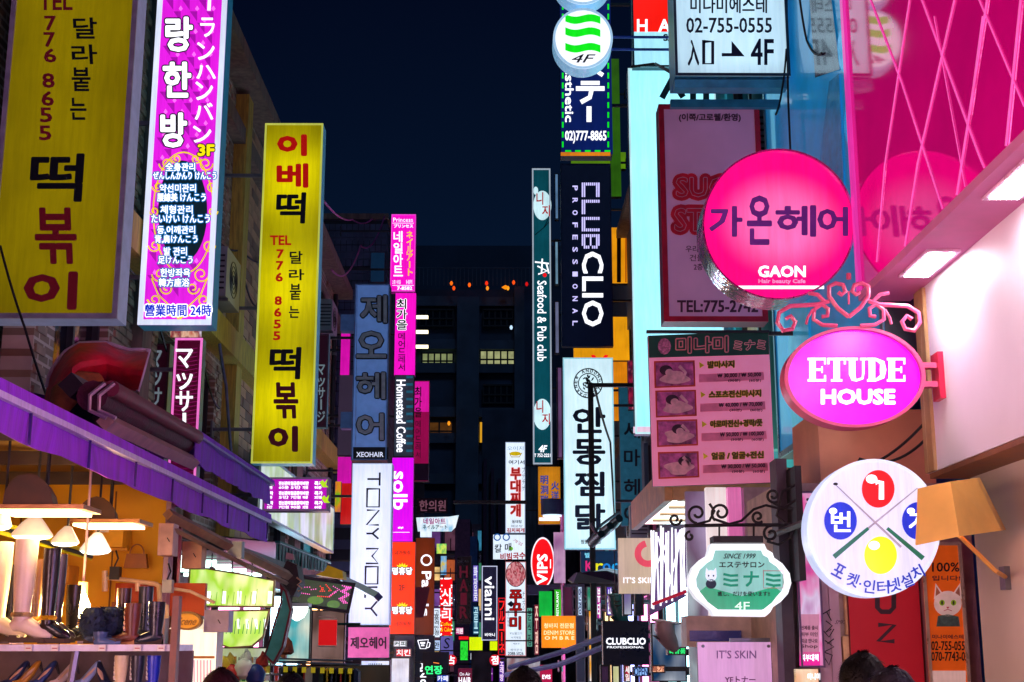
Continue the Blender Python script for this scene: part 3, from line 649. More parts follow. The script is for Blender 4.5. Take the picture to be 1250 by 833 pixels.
s = simple('hair_sign', 'unlit black sign with dim red letters HAIR stacked', (557, 679, 575, 762), 34, mat('#0c0814', .3), frame=mat('#383048', .4), X=-3.6); s.text('HAIR', (561, 690, 571, 756), mat('#701028', .5, em='#50081c', ems=.8), mode='v', bold=.8, layer=1); s.text('On Air', (558, 684, 573, 687), mat('#707080', .5), layer=1)
s = simple('clothes_sign', 'slim navy sign in white outline with white lowercase letters reading downward', (588, 691, 607, 782), 33, mat('#141a3a', .4, em='#0c1030', ems=.5), frame=lit('#d0d8f8', .9), X=None); s.text('vianni', (592, 704, 603, 757), L_WHITE, mode='r', bold=.6, layer=1); s.text('비아니', (592, 773, 604, 777), L_WHITE, layer=1, bold=.2)
MB().box(s.c.x - .9, s.c.x + .9, 33.3, 33.4, 5.0, 5.08).build('bracket', DARK, s.root)
s = simple('medicine_sign', 'dark maroon clinic sign low beyond the magenta column', (509, 608, 546, 626), 40, mat('#3a1024', .5), X=-3.6); s.text('한의원', (512, 611, 544, 624), mat('#b08090', .5, em='#905868', ems=.5), bold=.5, layer=1)
s = simple('lantern_sign', 'narrow blue to yellow lit strip sign under a small green square sign', (538, 679, 545, 702), 38, lit('#f0d040', .9, pat=8., pc=('#80c0f0', '#3080d0')), X=-3.6)
s = simple('lantern_sign', 'tiny tilted green square sign above the narrow blue and yellow strip', (533, 664, 545, 676), 38.6, lit('#60d070', 1., pat=9., pc=('#e0f060', '#30a060')), X=-3.6)
s = simple('list_sign', 'narrow white sign with black Korean letters left of the red badge sign', (529, 743, 537, 778), 34, WF, X=-3.6); s.text('고품격안경', (530, 745, 536, 776), BLACK, mode='v', bold=.3, layer=1)
s = simple('list_sign', 'very small white sign with a heart like mark below the narrow white sign', (529, 782, 537, 794), 34, lit('#b8d0f8', 1.), X=-3.6); s.text('안', (530, 784, 536, 792), K_NAVY, bold=.4, layer=1)
s = simple('script_sign', 'lavender sign with a dark letter S', (538, 777, 553, 812), 38, lit('#8078d8', .55, .3), X=-3.6); s.text('S', (542, 779, 549, 792), K_NAVY, layer=1, slant=.2)
s = simple('cafe_sign', 'dark navy hanging sign with a white coffee cup drawing', (507, 776, 530, 860), 31, mat('#101c30', .4, em='#081020', ems=.5), X=-3.3)
s.line([[(510, 782), (513, 792), (520, 792), (523, 781), (510, 782)], [(522, 784), (525, 785), (524, 790), (521, 791)]], 1.1, L_WHITE, 1, 'cup_outline'); s.rects([(513, 784, 519, 786), (514, 787, 518, 789)], L_WHITE, 1, 'cup_fill')
s.text('ANGO', (513, 808, 520, 850), L_WHITE, mode='r', bold=.8, layer=1)
s = simple('neon_sign', 'dark board with green neon Korean letters', (516, 796, 548, 822), 30.5, mat('#061820', .4), X=-3.3); s.text('연장', (519, 813, 540, 823), lit('#30f080', 1.6), bold=.7, layer=1); s.line([(529, 809), (536, 810)], 1, lit('#ff9040', 1.2), 1, 'orange_tube')
s = Sign('fortune_sign', 'small round red sign with a white character, the left of two round red signs', 'sign', Y=32, D=.15, poly=ellipse(551, 806, 6.5, 6.8, 24)); s.cabinet(mat('#802020', .4), lit('#d01028', 1.)); s.text('占', (547, 801, 555, 811), L_WHITE, bold=.6, layer=1); s.bracket(-3.6, (.5,), DARK)
s = Sign('fortune_sign', 'small round red sign with a white character under the dark red neon strip', 'sign', Y=32, D=.15, poly=ellipse(604, 806, 6.5, 6.8, 24)); s.cabinet(mat('#802020', .4), lit('#d01028', 1.)); s.text('점', (600, 801, 608, 811), L_WHITE, bold=.6, layer=1); MB().box(s.c.x, s.c.x + .5, 32.05, 32.1, s.c.z - .03, s.c.z + .03).build('bracket', DARK, s.root)
s = simple('yellow_sign', 'plain lime yellow square sign left of the slim navy sign foot', (573, 778, 589, 794), 36, lit('#d8f000', 1.1), X=None)
s = simple('yellow_sign', 'small plain lime yellow sign between the navy sign and the red neon strip', (598, 783, 607, 794), 35, lit('#d8f000', 1.1), X=None)
s = simple('green_sign', 'upright green lit sign with a red top beside the lime square', (562, 783, 571, 806), 35.5, lit('#10c820', .9, .3, pat=12., pc=('#30ff40', '#107018')), X=-3.6); s.rect(560, 777, 572, 781, L_RED, 1, 'red_top')
s = simple('hair_sign', 'small maroon hair sign near the street floor between two white strips', (559, 816, 576, 850), 31, mat('#701030', .5, em='#600828', ems=.7), X=-3.3); s.text('HAIR', (560, 827, 575, 835), L_WHITE, bold=.3, layer=1); s.text('On Air', (561, 821, 574, 825), L_WHITE, layer=1)
s = simple('neon_strip', 'dark sign with red neon Japanese letters left of the white food sign', (608, 730, 617, 800), 34.2, mat('#18060c', .4), frame=lit('#e01820', .9), X=1.4); s.text('フルコーネ', (609, 733, 616, 797), lit('#ff2020', 1.2), mode='v', bold=.4, layer=1)
# white food signs
s = simple('stew_sign', 'tall white stew restaurant sign with red brush letters and a yellow pot', (617, 540, 641, 651), 38, WF, mat('#5070a0', .4), frame=lit('#c0d0f0', .8), X=1.55)
RB_ = mat('#b01818', .5, em='#c01010', ems=.6)
s.poly(ellipse(629, 554, 7, 2.6, 16), lit('#d8b810', .9), 1, 'pot'); s.line([(622, 553), (624, 558), (634, 558), (637, 553)], 1, lit('#c0a010', .7), 1.2, 'pot_rim'); s.text('오이지', (619, 545, 639, 550), lit('#6090b0', .8), layer=1); s.text('여기서', (621, 562, 640, 567), BLACK, bold=.3, layer=1)
s.text('부대찌개', (623, 571, 636, 631), RB_, mode='v', bold=1, out=(lit('#f09090', .9), .6), layer=1); s.text('プデチゲ', (637, 570, 641, 600), BLACK, mode='v', layer=1); s.text('동태탕', (625, 635, 637, 639), BLACK, layer=1, bold=.2); s.text('매운탕', (624, 641, 638, 644), BLACK, layer=1); s.text('김치찌개', (619, 645, 640, 650), RB_, bold=.5, layer=1)
s = simple('noodle_sign', 'wide white noodle sign with blue bowls below the stew sign', (602, 653, 641, 683), 37.5, WF, mat('#5070a0', .4), X=1.55)
for x in (607, 618): s.ring(x, 656, 4.5, 4.5, 1.5, lit('#2060b0', .8), 1, 'bowl')
s.text('칼 매', (604, 664, 624, 674), BLACK, bold=.4, layer=1, skew=-.1); s.text('비빔국수', (611, 675, 641, 683), RB_, bold=.7, layer=1, skew=-.06); s.text('개업', (626, 660, 638, 664), RB_, layer=1, rot=.5); s.poly(ellipse(624, 670, 2.5, 2.5, 8), lit('#80d040', .9), 1, 'leaf')
s = simple('webfoot_sign', 'white restaurant sign with round food photo and red brush letters', (617, 686, 642, 801), 37, WF, mat('#5070a0', .4), frame=lit('#e0a0a8', .8), X=1.55)
s.poly(ellipse(629.5, 701, 11.5, 15, 28), lit('#d03048', .8, pat=9., pc=('#f0a0a8', '#a01830', '#ffd0d0')), 1, 'food_photo'); s.ring(629.5, 701, 12.2, 15.7, .8, mat('#603030', .5), 1.3)
s.text('쭈꾸미', (622, 720, 637, 769), RB_, mode='v', bold=1.1, out=(BLACK, .5), layer=1); s.poly([(624, 733.5), (628, 737.5), (624, 741.5), (619, 737.5)], mat('#205078', .5), 3, 'blue_diamond'); s.text('チュクミ', (637.5, 722, 641, 748), BLACK, mode='v', layer=1); s.text('쭈꾸미볶음', (619, 745, 622, 765), K_NAVY, mode='v', layer=1)
GT = mat('#707888', .5); s.text('쭈삼불고기', (622, 772, 637, 775), GT, layer=1); s.text('낙지볶음', (624, 777, 636, 780), GT, layer=1); s.text('해물찜', (626, 785, 634, 787), GT, layer=1); s.text('예약문의', (623, 792, 637, 795), GT, layer=1); s.text('2088-5026', (620, 796, 639, 800), GT, layer=1, bold=.2)
# ================================================================== CENTRE RIGHT
s = simple('pub_sign', 'very tall slim teal seafood pub sign with two round white badges', (650, 206, 673, 567), 27, lit('#0b5260', .75, .2, edge=.2), mat('#203848', .4), frame=lit('#b8c8d8', .7), fw=.03, X=2.4)
for y0, y1, c in ((233, 269, 0), (487, 525, 0)):
    s.poly(ellipse(662, (y0 + y1) / 2, 11, (y1 - y0) / 2, 26), lit('#c8ecf4', 1.1, .2), 1, 'badge'); s.text('니', (655, y0 + 2, 663, y0 + 17), RB_, bold=.5, layer=1.5); s.text('지', (662, y0 + 18, 671, y0 + 31), RB_, bold=.5, layer=1.5)
s.poly(ellipse(654, 233, 3, 5, 12), lit('#c8ecf4', 1.1, .2), 1, 'badge_bubble')
s.line([[(653, 287), (664, 278), (672, 262)], [(664, 278), (673, 268)]], 1, mat('#0a3a44', .5), 1, 'branch')
s.text('Seafood & Pub club', (656, 343, 667, 441), L_WHITE, mode='r', bold=.3, layer=1, slant=.0); s.line([[(653, 320), (670, 322)], [(656, 325), (668, 331), (657, 335)], [(662, 316), (661, 334)], [(667, 322), (670, 334)]], 1.8, L_WHITE, 1, 'brush_mark'); s.poly(ellipse(665, 336, 2.5, 2.5, 10), L_RED, 1.3, 'seal'); s.text('4F', (658, 544, 667, 552), L_WHITE, bold=.6, layer=1, slant=.2); s.text('T 752-2221', (652, 554, 672, 558), L_WHITE, bold=.2, layer=1)
for (x0, y0, x1, y1, c, lab) in ((677, 212, 682, 268, '#7aa8d8', 'topmost of three slim pale strip signs between the teal and black signs'), (677, 292, 682, 348, '#90c0e0', 'middle of three slim pale strip signs between the teal and black signs'), (677, 368, 683, 432, '#8a90b8', 'lowest of three slim pale strip signs between the teal and black signs')):
    s = simple('strip_sign', lab, (x0, y0, x1, y1), 29, lit(c, .45, .3), frame=mat('#302030', .4), X=2.4)
s = simple('strip_sign', 'slim mauve lit strip down the edge of the white chicken sign', (680, 448, 687, 560), 23, lit('#805888', .45, .4), frame=mat('#302030', .4), X=2.4)
s = simple('cosmetics_sign', 'tall navy black cosmetics sign with glowing lavender letters reading downward', (685, 200, 747, 423), 24, mat('#060a24', .35, var=.3, em='#030618', ems=.8), NAVY, frame=mat('#1a2448', .3), X=2.4)
# dotted half of the name, built from little lamps
def dots_word(s, rows, x0, y0, dx, dy, r, m, name='dot_lamps'):
    b = MB()
    for j, row in enumerate(rows):
        for i, ch in enumerate(row):
            if ch != ' ': cx, cy = x0 + i * dx, y0 + j * dy; b.add([s.at(cx + a, cy + c, 1.5) for a, c in ((-r, -r), (-r, r), (r, r), (r, -r))], [(0, 1, 2, 3)])
    return b.build(name, m, s.root, kind='stuff')
C_ = ['xxxxxxxxx', 'xxxxxxxxx', 'xx     xx', 'xx     xx', 'xx     xx', 'xx     xx', ' x     x ']
CLUBR = ['xxxxxxxxx', 'xx     xx', 'xx     xx', 'xx     xx', 'xx     xx', ' ', 'xxxxxxxxx', 'xx       ', 'xx       ', 'xx       ', 'xx       ', ' ', 'xxxxxxxxx', 'xx       ', 'xx       ', 'xx       ', 'xxxxxxxxx', ' ', 'xxxxxxxxx', 'xx  x  xx', 'xx  x  xx', 'xx  x  xx', ' xxx xxx ']
rows = []
for rw in CLUBR: rows += [rw, rw]
dots_word(s, rows, 711, 224, 2.5, 1.75, .85, L_PALE)
def outline_c(pts): s.line(pts, 4.6, L_WHITE, 1.5, 'letter')
s.text('CLIO', (711, 308, 736, 398), L_WHITE, mode='r', bold=1.3, layer=1.5)
y = 227
for ch in 'PROFESSIONAL': s.text(ch, (699, y, 705, y + 5.5), L_PALE, mode='r', bold=.4, layer=1.5); y += 15
# green framed sign + yellow boards behind
s = simple('green_frame_sign', 'lime green edged board behind the blue aesthetic sign', (697, 186, 764, 206), 25.5, lit('#6aa010', .6, .3), X=2.4)
s = simple('green_frame_sign', 'lime green upright strip right of the blue aesthetic sign', (745, 72, 757, 240), 25.0, lit('#3a7810', .5, .3), X=2.4)
s = simple('yellow_board', 'glowing amber board glimpsed right of the navy cosmetics sign', (745, 278, 768, 346), 25.4, lit('#f09a10', .9, .25), X=2.4); s.rect(753, 279, 758, 345, mat('#4a2808', .5), 1, 'dark_slat'); s.rect(763, 279, 765, 345, lit('#c06008', .8), 1, 'orange_slat')
s = simple('yellow_board', 'glowing amber frame with a red mark between the navy and white signs', (700, 387, 768, 440), 25.6, lit('#f0a010', .9, .25), X=2.4); s.text('V', (722, 434, 742, 447), L_RED, bold=1.2, layer=1); 
s = simple('yellow_board', 'upright amber board behind the right edge of the white chicken sign', (740, 440, 768, 514), 26.0, lit('#e88810', .8, .3), X=2.4)
# chicken sign
s = simple('chicken_sign', 'large glowing white chicken restaurant sign with a round seal and bold navy letters', (688, 437, 750, 671), 20, lit('#d4f4ff', 1.1, .06, edge=.1), mat('#2a4858', .4), frame=lit('#a0e0f0', .8), X=2.4)
TN = mat('#0c1c38', .5); s.ring(718, 468, 18, 18.5, 1.4, TN); s.ring(718, 468, 12.5, 12.5, 1.2, TN)
for i, ch in enumerate('NEW ANDONG ZZIMDAK'):
    a = math.pi * (1.0 + i / 9.0) - .25
    if ch != ' ': s.text(ch, (718 + 15.2 * math.cos(a) - 1.6, 468 + 15.4 * math.sin(a) - 1.9, 718 + 15.2 * math.cos(a) + 1.6, 468 + 15.4 * math.sin(a) + 1.9), TN, bold=.35, layer=1, rot=a + math.pi / 2)
b = MB()
for i in range(26):
    a, r = random.uniform(0, 6.28), random.uniform(0, 9.5); x, y = 718 + r * math.cos(a), 468 + r * math.sin(a); q = random.uniform(0, 3); l = random.uniform(1.5, 3.5)
    b.add([s.at(x + u * math.cos(q) - v * math.sin(q), y + u * math.sin(q) + v * math.cos(q), 1) for u, v in ((-l, -.7), (l * .3, -1), (l, .5), (-l * .4, 1))], [(0, 1, 2, 3)])
b.build('rooster_emblem', TN, s.root)
for ch, bx in zip('안동찜닭', ((700, 498, 738, 528), (700, 537, 738, 567), (702, 577, 737, 605), (703, 616, 738, 646))): s.text(ch, bx, TN, bold=1.7, layer=1)
s.text('찜닭전문점', (709, 659, 733, 664), TN, bold=.2, layer=1)
s = simple('hair_sign', 'dim teal hair sign with stacked dark letters right of the white chicken sign', (757, 470, 783, 642), 22.4, mat('#2c6878', .4, em='#0e3c4c', ems=.9), mat('#1a3440', .4), X=2.4)
for ch, y in zip('세마헤어', (515, 549, 585, 618)): s.text(ch, (762, y, 781, y + 20), K_NAVY, bold=.9, layer=1)
s = simple('red_print_sign', 'small red lit sign above the dim teal hair sign', (767, 440, 775, 500), 21.5, lit('#c02850', .7, .4, pat=10., pc=('#401030', '#f08090')), X=2.4)
# tall white sign
s = simple('glow_sign', 'very tall glowing cyan white sign behind the unlit pink shop sign', (771, 84, 880, 530), 14.4, lit('#98ecff', 1.5, .06, edge=.12), mat('#20505c', .4), frame=lit('#c8f8ff', .9), fw=.02, X=2.5)
s.line([[(822, 94), (808, 120)], [(822, 100), (834, 119)], [(846, 92), (846, 128)], [(862, 92), (862, 128)], [(846, 104), (836, 104)]], 7.5, mat('#1c4450', .5), 1, 'lettering')
s.rect(773, 521, 796, 529, lit('#f0d0e8', .9), 1, 'pink_foot')
s = simple('glow_sign', 'white and red sign reading HA above the tall cyan white sign', (771, -60, 822, 82), 14.3, lit('#a8ecff', 1.1, .06), mat('#20505c', .4), frame=mat('#203c50', .4), X=2.5)
s.rect(772, -59, 821, 39, lit('#ff1808', 1.1), 1, 'red_field'); s.text('H', (778, 24, 790, 39), L_WHITE, bold=1, layer=2); s.text('A', (804, 24, 818, 39), L_WHITE, bold=1, layer=2); s.text('SA', (810, 42, 824, 50), K_NAVY, bold=.8, layer=2)
# aesthetic + round signs
s = simple('aesthetic_sign', 'navy aesthetic salon sign edged with green light dashes, phone number at the foot', (684, -60, 746, 188), 16, lit('#0c2068', .75, .2), mat('#102038', .4), D=.25, X=2.5)
d_ = [(686, y, 688, y + 7) for y in range(-55, 185, 12)] + [(741.5, y, 743.5, y + 7) for y in range(-55, 185, 12)] + [(x, 183.5, x + 7, 185.5) for x in range(690, 740, 12)]
s.rects(d_, L_GREEN, 1, 'led_dash'); s.rect(684.5, 186, 745, 190.5, lit('#e08018', .9, .3), 1, 'orange_foot')
s.text('エステー', (705, 50, 739, 150), L_WHITE, mode='v', bold=2.2, layer=1.5) if False else None
s.line([[(730, 66), (716, 84), (704, 92)], [(718, 80), (736, 92)]], 5, L_WHITE, 1.5, 'lettering'); s.rects([(709, 99, 732, 104), (703, 105.5, 738, 111)], L_WHITE, 1.5, 'lettering'); s.line([(722, 110), (720, 119), (709, 125)], 5.5, L_WHITE, 1.5, 'lettering'); s.rect(716, 130, 722, 149, L_WHITE, 1.5, 'lettering')
s.text('esthetic', (690, 82, 700, 149), L_WHITE, mode='r', bold=.7, layer=1.5); s.text('02)777-8865', (690, 160, 740, 175), L_WHITE, bold=.7, layer=1.5)
def wave_sign(cy, lab):
    s = Sign('round_sign', lab, 'sign', Y=12, D=.2, poly=ellipse(711.5, cy, 36.5, 37, 56)); s.cabinet(mat('#a8c8e0', .3, em='#80b8e0', ems=.6), lit('#f0f4ff', 1.25, .05), lit('#a8d0f0', .9), .022)
    for y in (-33 + 7, -10 + 0, 9):
        pts = []
        for i in range(13): x = i / 12; pts.append((690 + 43 * x, cy + y - 4 + 3 * x + 2.2 * math.sin(x * 6.28)))
        s.poly(pts + [(x, y2 + 9) for x, y2 in reversed(pts)], L_GREEN, 1.5, 'green_wave')
    s.text('4F', (699, cy + 19, 724, cy + 29), mat('#281028', .5), bold=.3, layer=1.5, slant=.25)
    for dz in (-.08, .08):
        z = s.c.z + dz * .8; MB().tube([(s.c.x + .25, 12.1, z), (2.5, 12.1, z)], .014, 8).build('bracket', mat('#3060c0', .3, .5), s.root)
    return s
wave_sign(47.5, 'round white sign with three green waves and 4F, fully in view'); wave_sign(-31, 'round white sign cut off by the top edge above the green wave sign')
# minami phone sign
s = simple('salon_sign', 'glowing white salon board with phone number 02-755-0555 and arrow to 4F', (822, -70, 961, 93), 10, lit('#c4ecff', 1.1, .06, edge=.25), mat('#2a98c0', .35), D=.35, frame=mat('#123848', .4), fw=.022, X=2.5)
s.text('미나미에스테', (843, -4, 936, 16), TN, bold=.8, layer=1); s.text('02-755-0555', (838, 22, 942, 40), TN, bold=.7, layer=1)
s.text('入', (840, 49, 853, 80), TN, bold=1.1, layer=1); s.line([(859, 51), (870, 51), (870, 78), (859, 78), (859, 49)], 4, TN, 1, 'lettering'); s.poly([(881, 65), (893, 65), (893, 50), (909, 69), (881, 69)], TN, 1, 'arrow'); s.text('4F', (917, 48, 944, 79), TN, bold=1.3, layer=1)
a = s.at(824, 96); b_ = s.at(962, 106); MB().box(a.x, b_.x, 10.02, 10.12, b_.z, a.z).build('lower_rail', mat('#38a8c8', .35), s.root); MB().box(a.x, b_.x, 10.3, 10.35, b_.z - .05, a.z - .05).build('lower_rail', mat('#2888a8', .35), s.root)
# unlit pink shop sign
s = simple('shop_sign', 'unlit pink shop sign in a crimson frame with phone number 775-2742 at its foot', (807, 128, 932, 393), 11, mat('#e0b0d0', .45, var=.12, scale=2, em='#60385c', ems=.3), mat('#6a3858', .4), D=.2, frame=mat('#b81030', .4), fw=.045, X=2.5)  # weak emission brightens the unlit face
PD = mat('#4a2038', .5); s.text('(이쪽/고로웰/환영)', (829, 139, 904, 149), PD, bold=.7, layer=1)
CR_ = mat('#d81030', .4)
for st, bx in (('SUG', (826, 217, 888, 240)), ('STO', (824, 255, 886, 282))): s.text(st, bx, mat('#d8b0cc', .5), bold=1.6, out=(CR_, 4.6), layer=1); s.text(st, bx, CR_, bold=.6, layer=3)
for i, st in enumerate(('우리집 정문', '건물 안쪽', '2층입니다')): s.text(st, (837 + i * 5, 300 + i * 11, 880, 308 + i * 11), PD, layer=1, bold=.2)
s.text('TEL:775-2742', (827, 367, 925, 381), PD, bold=1.1, layer=1)
# menu
s = Sign('menu_board', 'pink massage price board with a green header and four photographs', 'sign', Y=10.4, D=.05, poly=[(797, 594), (946, 589), (938, 404), (791, 410)]); s.cabinet(mat('#705868', .5), mat('#f8a8cc', .5, var=.08, em='#d06c94', ems=.35), None)  # face emission added to lift the brightness of the board
s.poly([(791.3, 410), (938, 404), (939, 433), (792.3, 437)], mat('#0c4a3c', .5), 1, 'header'); s.text('미나미', (826, 412, 888, 430), mat('#0c4a3c', .5), bold=.5, out=(mat('#e89098', .5), 1.5), layer=2, skew=-.03); s.text('ミナミ', (896, 416, 934, 427), mat('#0c4a3c', .5), bold=.2, out=(mat('#f0a0a8', .5), 1.), layer=2, skew=-.03)
s.poly(ellipse(811, 423, 8, 10, 12), mat('#c07098', .5, var=.6, scale=60), 2, 'round_badge')
for i, y in enumerate((441, 477, 513, 552)):
    x = 799 + i * 1.6
    s.poly([(x, y + 33), (x + 50, y + 31), (x + 49, y - 1), (x - .8, y)], mat('#c8402c', .5), 1, 'photo_border')
    s.poly([(x + 2, y + 31), (x + 48, y + 29), (x + 47, y + 1), (x + 1.2, y + 2)], mat('#b05090', .5, var=.8, scale=16), 2, 'photo')
    fc = mat('#e0a8b8', .5, var=.25, scale=20); hc_ = mat('#38142c', .5, var=.5, scale=30)
    s.poly([(x + 25 + 17 * math.cos(q * .3) * (1 + .25 * math.sin(q * .9 + i)), y + 20 + 8 * math.sin(q * .3)) for q in range(21)][::-1], fc, 3, 'photo_figure'); s.poly(ellipse(x + 14 + i * 6, y + 11, 8, 6, 18), hc_, 4, 'photo_hair'); s.poly(ellipse(x + 18 + i * 5, y + 14, 5, 4.5, 16), fc, 5, 'photo_face')
    s.line([[(x + 30, y + 6), (x + 38, y + 14), (x + 34, y + 24)]], [4, 3.4, 2.4], fc, 5, 'photo_arm')
    s.poly([(x + 54, y + 26), (x + 134, y + 23), (x + 133, y + 13), (x + 54, y + 16)], mat('#f080a8', .5), 1, 'price_band')
    s.poly([(x + 55, y + 9), (x + 61, y + 5), (x + 54.5, y + 1)], mat('#e0d020', .5), 1, 'pointer')
    s.text(('발마사지', '스포츠전신마사지', '아로마전신+경락/풋', '얼굴 / 얼굴+전신')[i], (x + 65, y + 0, x + (97 if i == 0 else 128), y + 8), mat('#40380c', .5), bold=.5, out=(mat('#c8b010', .5), .7), layer=1, skew=-.03)
    s.text(('₩ 30,000 / ₩ 50,000', '₩ 40,000 / ₩ 70,000', '₩ 50,000 / ₩ 100,000', '₩ 30,000 / ₩ 50,000')[i], (x + 77, y + 14.5, x + 130, y + 20), PD, bold=.35, layer=2, skew=-.03); s.text('(30분)      (60분)', (x + 90, y + 22, x + 130, y + 26), PD, bold=.2, layer=2)
a, c = P(790, 405, 10.35), P(940, 398, 10.35); MB().box(a.x, c.x, 10.38, 10.42, a.z, a.z + .02).build('hanging_rail', DARK, s.root)
MB().box(s.c.x, 2.5, 10.42, 10.45, a.z - .01, a.z + .02).build('bracket', DARK, s.root)
# ================================================================== RIGHT: NEAR SHOP
NS = thing('pink_shop', 'pale walled cosmetics shop with a glossy magenta fascia and lit soffit at the right edge', 'building', (3.2, 3, 0))
zs_ = P(1077, 355, 7.8).z; X1 = 2.14
MAGP = mat('#c00070', .05, var=.45, scale=.8, bump=.02, coat=.3, ior=1.75, em='#d8007c', ems=.4)
MB().box(X1, 5, -6, 7.82, zs_, 8.5).build('fascia_panel', MAGP, NS)
def on_fascia(px, py): return PX(px, py, X1 - .004)
fascia_lines = [((1062, 0), (1100, 100), (1165, 300)), ((1110, 0), (1080, 200), (1070, 320)), ((1125, 0), (1195, 190), (1212, 230)), ((1165, 0), (1120, 200), (1100, 330)), ((1195, 0), (1250, 130)), ((1250, -40), (1225, 210)), ((1205, 0), (1160, 290)), ((1140, 20), (1180, 240)), ((1200, 20), (1184, 140))]
for t in fascia_lines:
    ps = [on_fascia(*p) for p in t]
    for q in range(1, len(ps)):
        if ps[q].z < zs_ + .01: f_ = (ps[q - 1].z - zs_ - .01) / (ps[q - 1].z - ps[q].z); ps = ps[:q] + [ps[q - 1].lerp(ps[q], f_)]; break
    MB().tube(ps, random.uniform(.0025, .0065), 5).build('fascia_line', mat('#ff78d0', .15, .3, em='#ff60c8', ems=.6), NS)  # thin glowing tubes drawn across the panel as diagonal lines
MB().box(X1 - .02, X1 + .03, 7.80, 7.86, zs_, 8.5).build('corner_trim', lit('#e838b0', .8), NS)
XW = 2.42
MB().box(X1 - .01, XW + .02, -6, 7.86, zs_ - .05, zs_ - .002).build('soffit', mat('#e088c0', .6, var=.05, bump=0), NS)
PALE = mat('#f0e6f2', .55, var=.04, scale=2, bump=.05); zb = P(1135, 578, 7.65).z
MB().box(XW, 2.56, -6, 7.68, zb, zs_ - .052).build('upper_wall', PALE, NS)
MB().box(2.64, 3.0, -6, 7.62, 0, zs_ - .06).build('wall', mat('#cdc0b8', .6, var=.1, scale=1.5, bump=.08), NS)
MB().box(XW + .005, 2.66, -6, 7.66, zb - .03, zb - .002).build('lower_soffit', mat('#8a5c38', .5), NS)
for y in (7.05, 5.7, 4.3, 2.9):
    q = MB().box(X1 + .06, XW - .04, y - .3, y + .22, zs_ - .066, zs_ - .052).build('downlight_trim', mat('#f0c0e0', .3), NS)
    MB().box(X1 + .085, XW - .065, y - .27, y + .19, zs_ - .07, zs_ - .067).build('downlight', lit('#fff6ff', 60., .05), q)
MB().box(2.40, 2.42, 7.5, 7.66, zb, zs_ - .06).build('corner_post', mat('#b08a58', .5), NS)
# wall lamp
LP = thing('wall_lamp', 'faceted brass wall lamp glowing amber on the beige wall at the right edge', 'lamp', (2.3, 6.6, 1.9))
BR = mat('#e8b45c', .38, .15, var=.15, scale=4, bump=.05); Yl = 6.6
t0, t1, b0, b1 = P(1118, 597, Yl), P(1196, 584, Yl), P(1118, 665, Yl), P(1226, 650, Yl)
top = [P(1120, 597, Yl - .12), P(1160, 588, Yl - .2), P(1192, 584, Yl + .02), P(1196, 583, Yl + .22), P(1150, 590, Yl + .22), P(1120, 596, Yl + .15)]
bot = [P(1118, 666, Yl - .15), P(1171, 655, Yl - .26), P(1222, 648, Yl + .02), P(1228, 647, Yl + .3), P(1160, 652, Yl + .3), P(1116, 662, Yl + .2)]
m_ = MB(); n = 6
m_.add(top + bot, [(i, (i + 1) % n, n + (i + 1) % n, n + i) for i in range(n)] + [tuple(range(n))]); 
ti = [p + (sum(top, Vector()) / n - p) * .04 - Vector((0, 0, .006)) for p in top]; bi = [p + (sum(bot, Vector()) / n - p) * .04 for p in bot]
m_.add(ti + bi, [(n + i, n + (i + 1) % n, (i + 1) % n, i) for i in range(n)] + [tuple(range(n - 1, -1, -1))]); m_.add(bot + bi, [(i, (i + 1) % n, n + (i + 1) % n, n + i) for i in range(n)])
m_.build('lamp_shade', BR, LP)
cb = sum(bot, Vector()) / n
MB().tube([cb + Vector((0, 0, z)) for z in (.05, .08, .12, .16)], [.02, .04, .045, .02], 10).build('bulb', lit('#ff9420', 20.), LP, smooth=True)
aw = PX(1226, 706, 2.64); aw.y = min(aw.y, 7.3)
MB().tube([cb + Vector((.0, .05, .02)), P(1172, 655, Yl + .1), P(1215, 697, 6.8), PX(1228, 705, 2.63)], .012, 8).build('arm', BR, LP); q = PX(1228, 706, 2.63)
MB().box(2.61, 2.64, q.y - .04, q.y + .04, q.z - .06, q.z + .06).build('wall_plate', STEEL, LP)
# shop return wall, posters
RW = thing('shopfront', 'mauve panelled shopfront return with red and orange doors under the round billiard sign', 'building', (2.4, 8.6, 0))
zt2 = P(1060, 500, 8.6).z
def frontal(name, x0, y0, x1, y1, Y, m, d=.06, root=RW, **k):
    a, c = P(x0, (y0 + y1) / 2, Y), P(x1, (y0 + y1) / 2, Y); z1, z0 = P((x0 + x1) / 2, y0, Y).z, P((x0 + x1) / 2, y1, Y).z
    return MB().box(a.x, c.x, Y, Y + d, z0, z1).build(name, m, root, **k)
MAU = mat('#c0a0b0', .5, var=.15, scale=3); 
frontal('wall', 962, 590, 1200, 1100, 8.72, mat('#b8a090', .6), 1.2)
frontal('upper_wall', 1000, 500, 1140, 592, 8.8, mat('#d8a078', .6, var=.2, scale=2), .8)
for x0, x1 in ((1003, 1017), (1018, 1030)): frontal('panel', x0, 600, x1, 1100, 8.66, MAU, .05)
frontal('pillar', 958, 560, 972, 1100, 8.6, mat('#3a3038', .5), .2)
for y0, y1 in ((600, 700), (702, 775), (777, 900), (902, 1100)): frontal('tile', 1032, y0, 1041, y1, 8.66, mat('#e0b888', .5), .05)
s = Sign('wall_graffiti', 'black spray graffiti running down the mauve wall panel above a dark haired head', 'graffiti', Y=8.655, poly=[(1004, 740), (1018, 740), (1018, 815), (1004, 815)], D=.001)
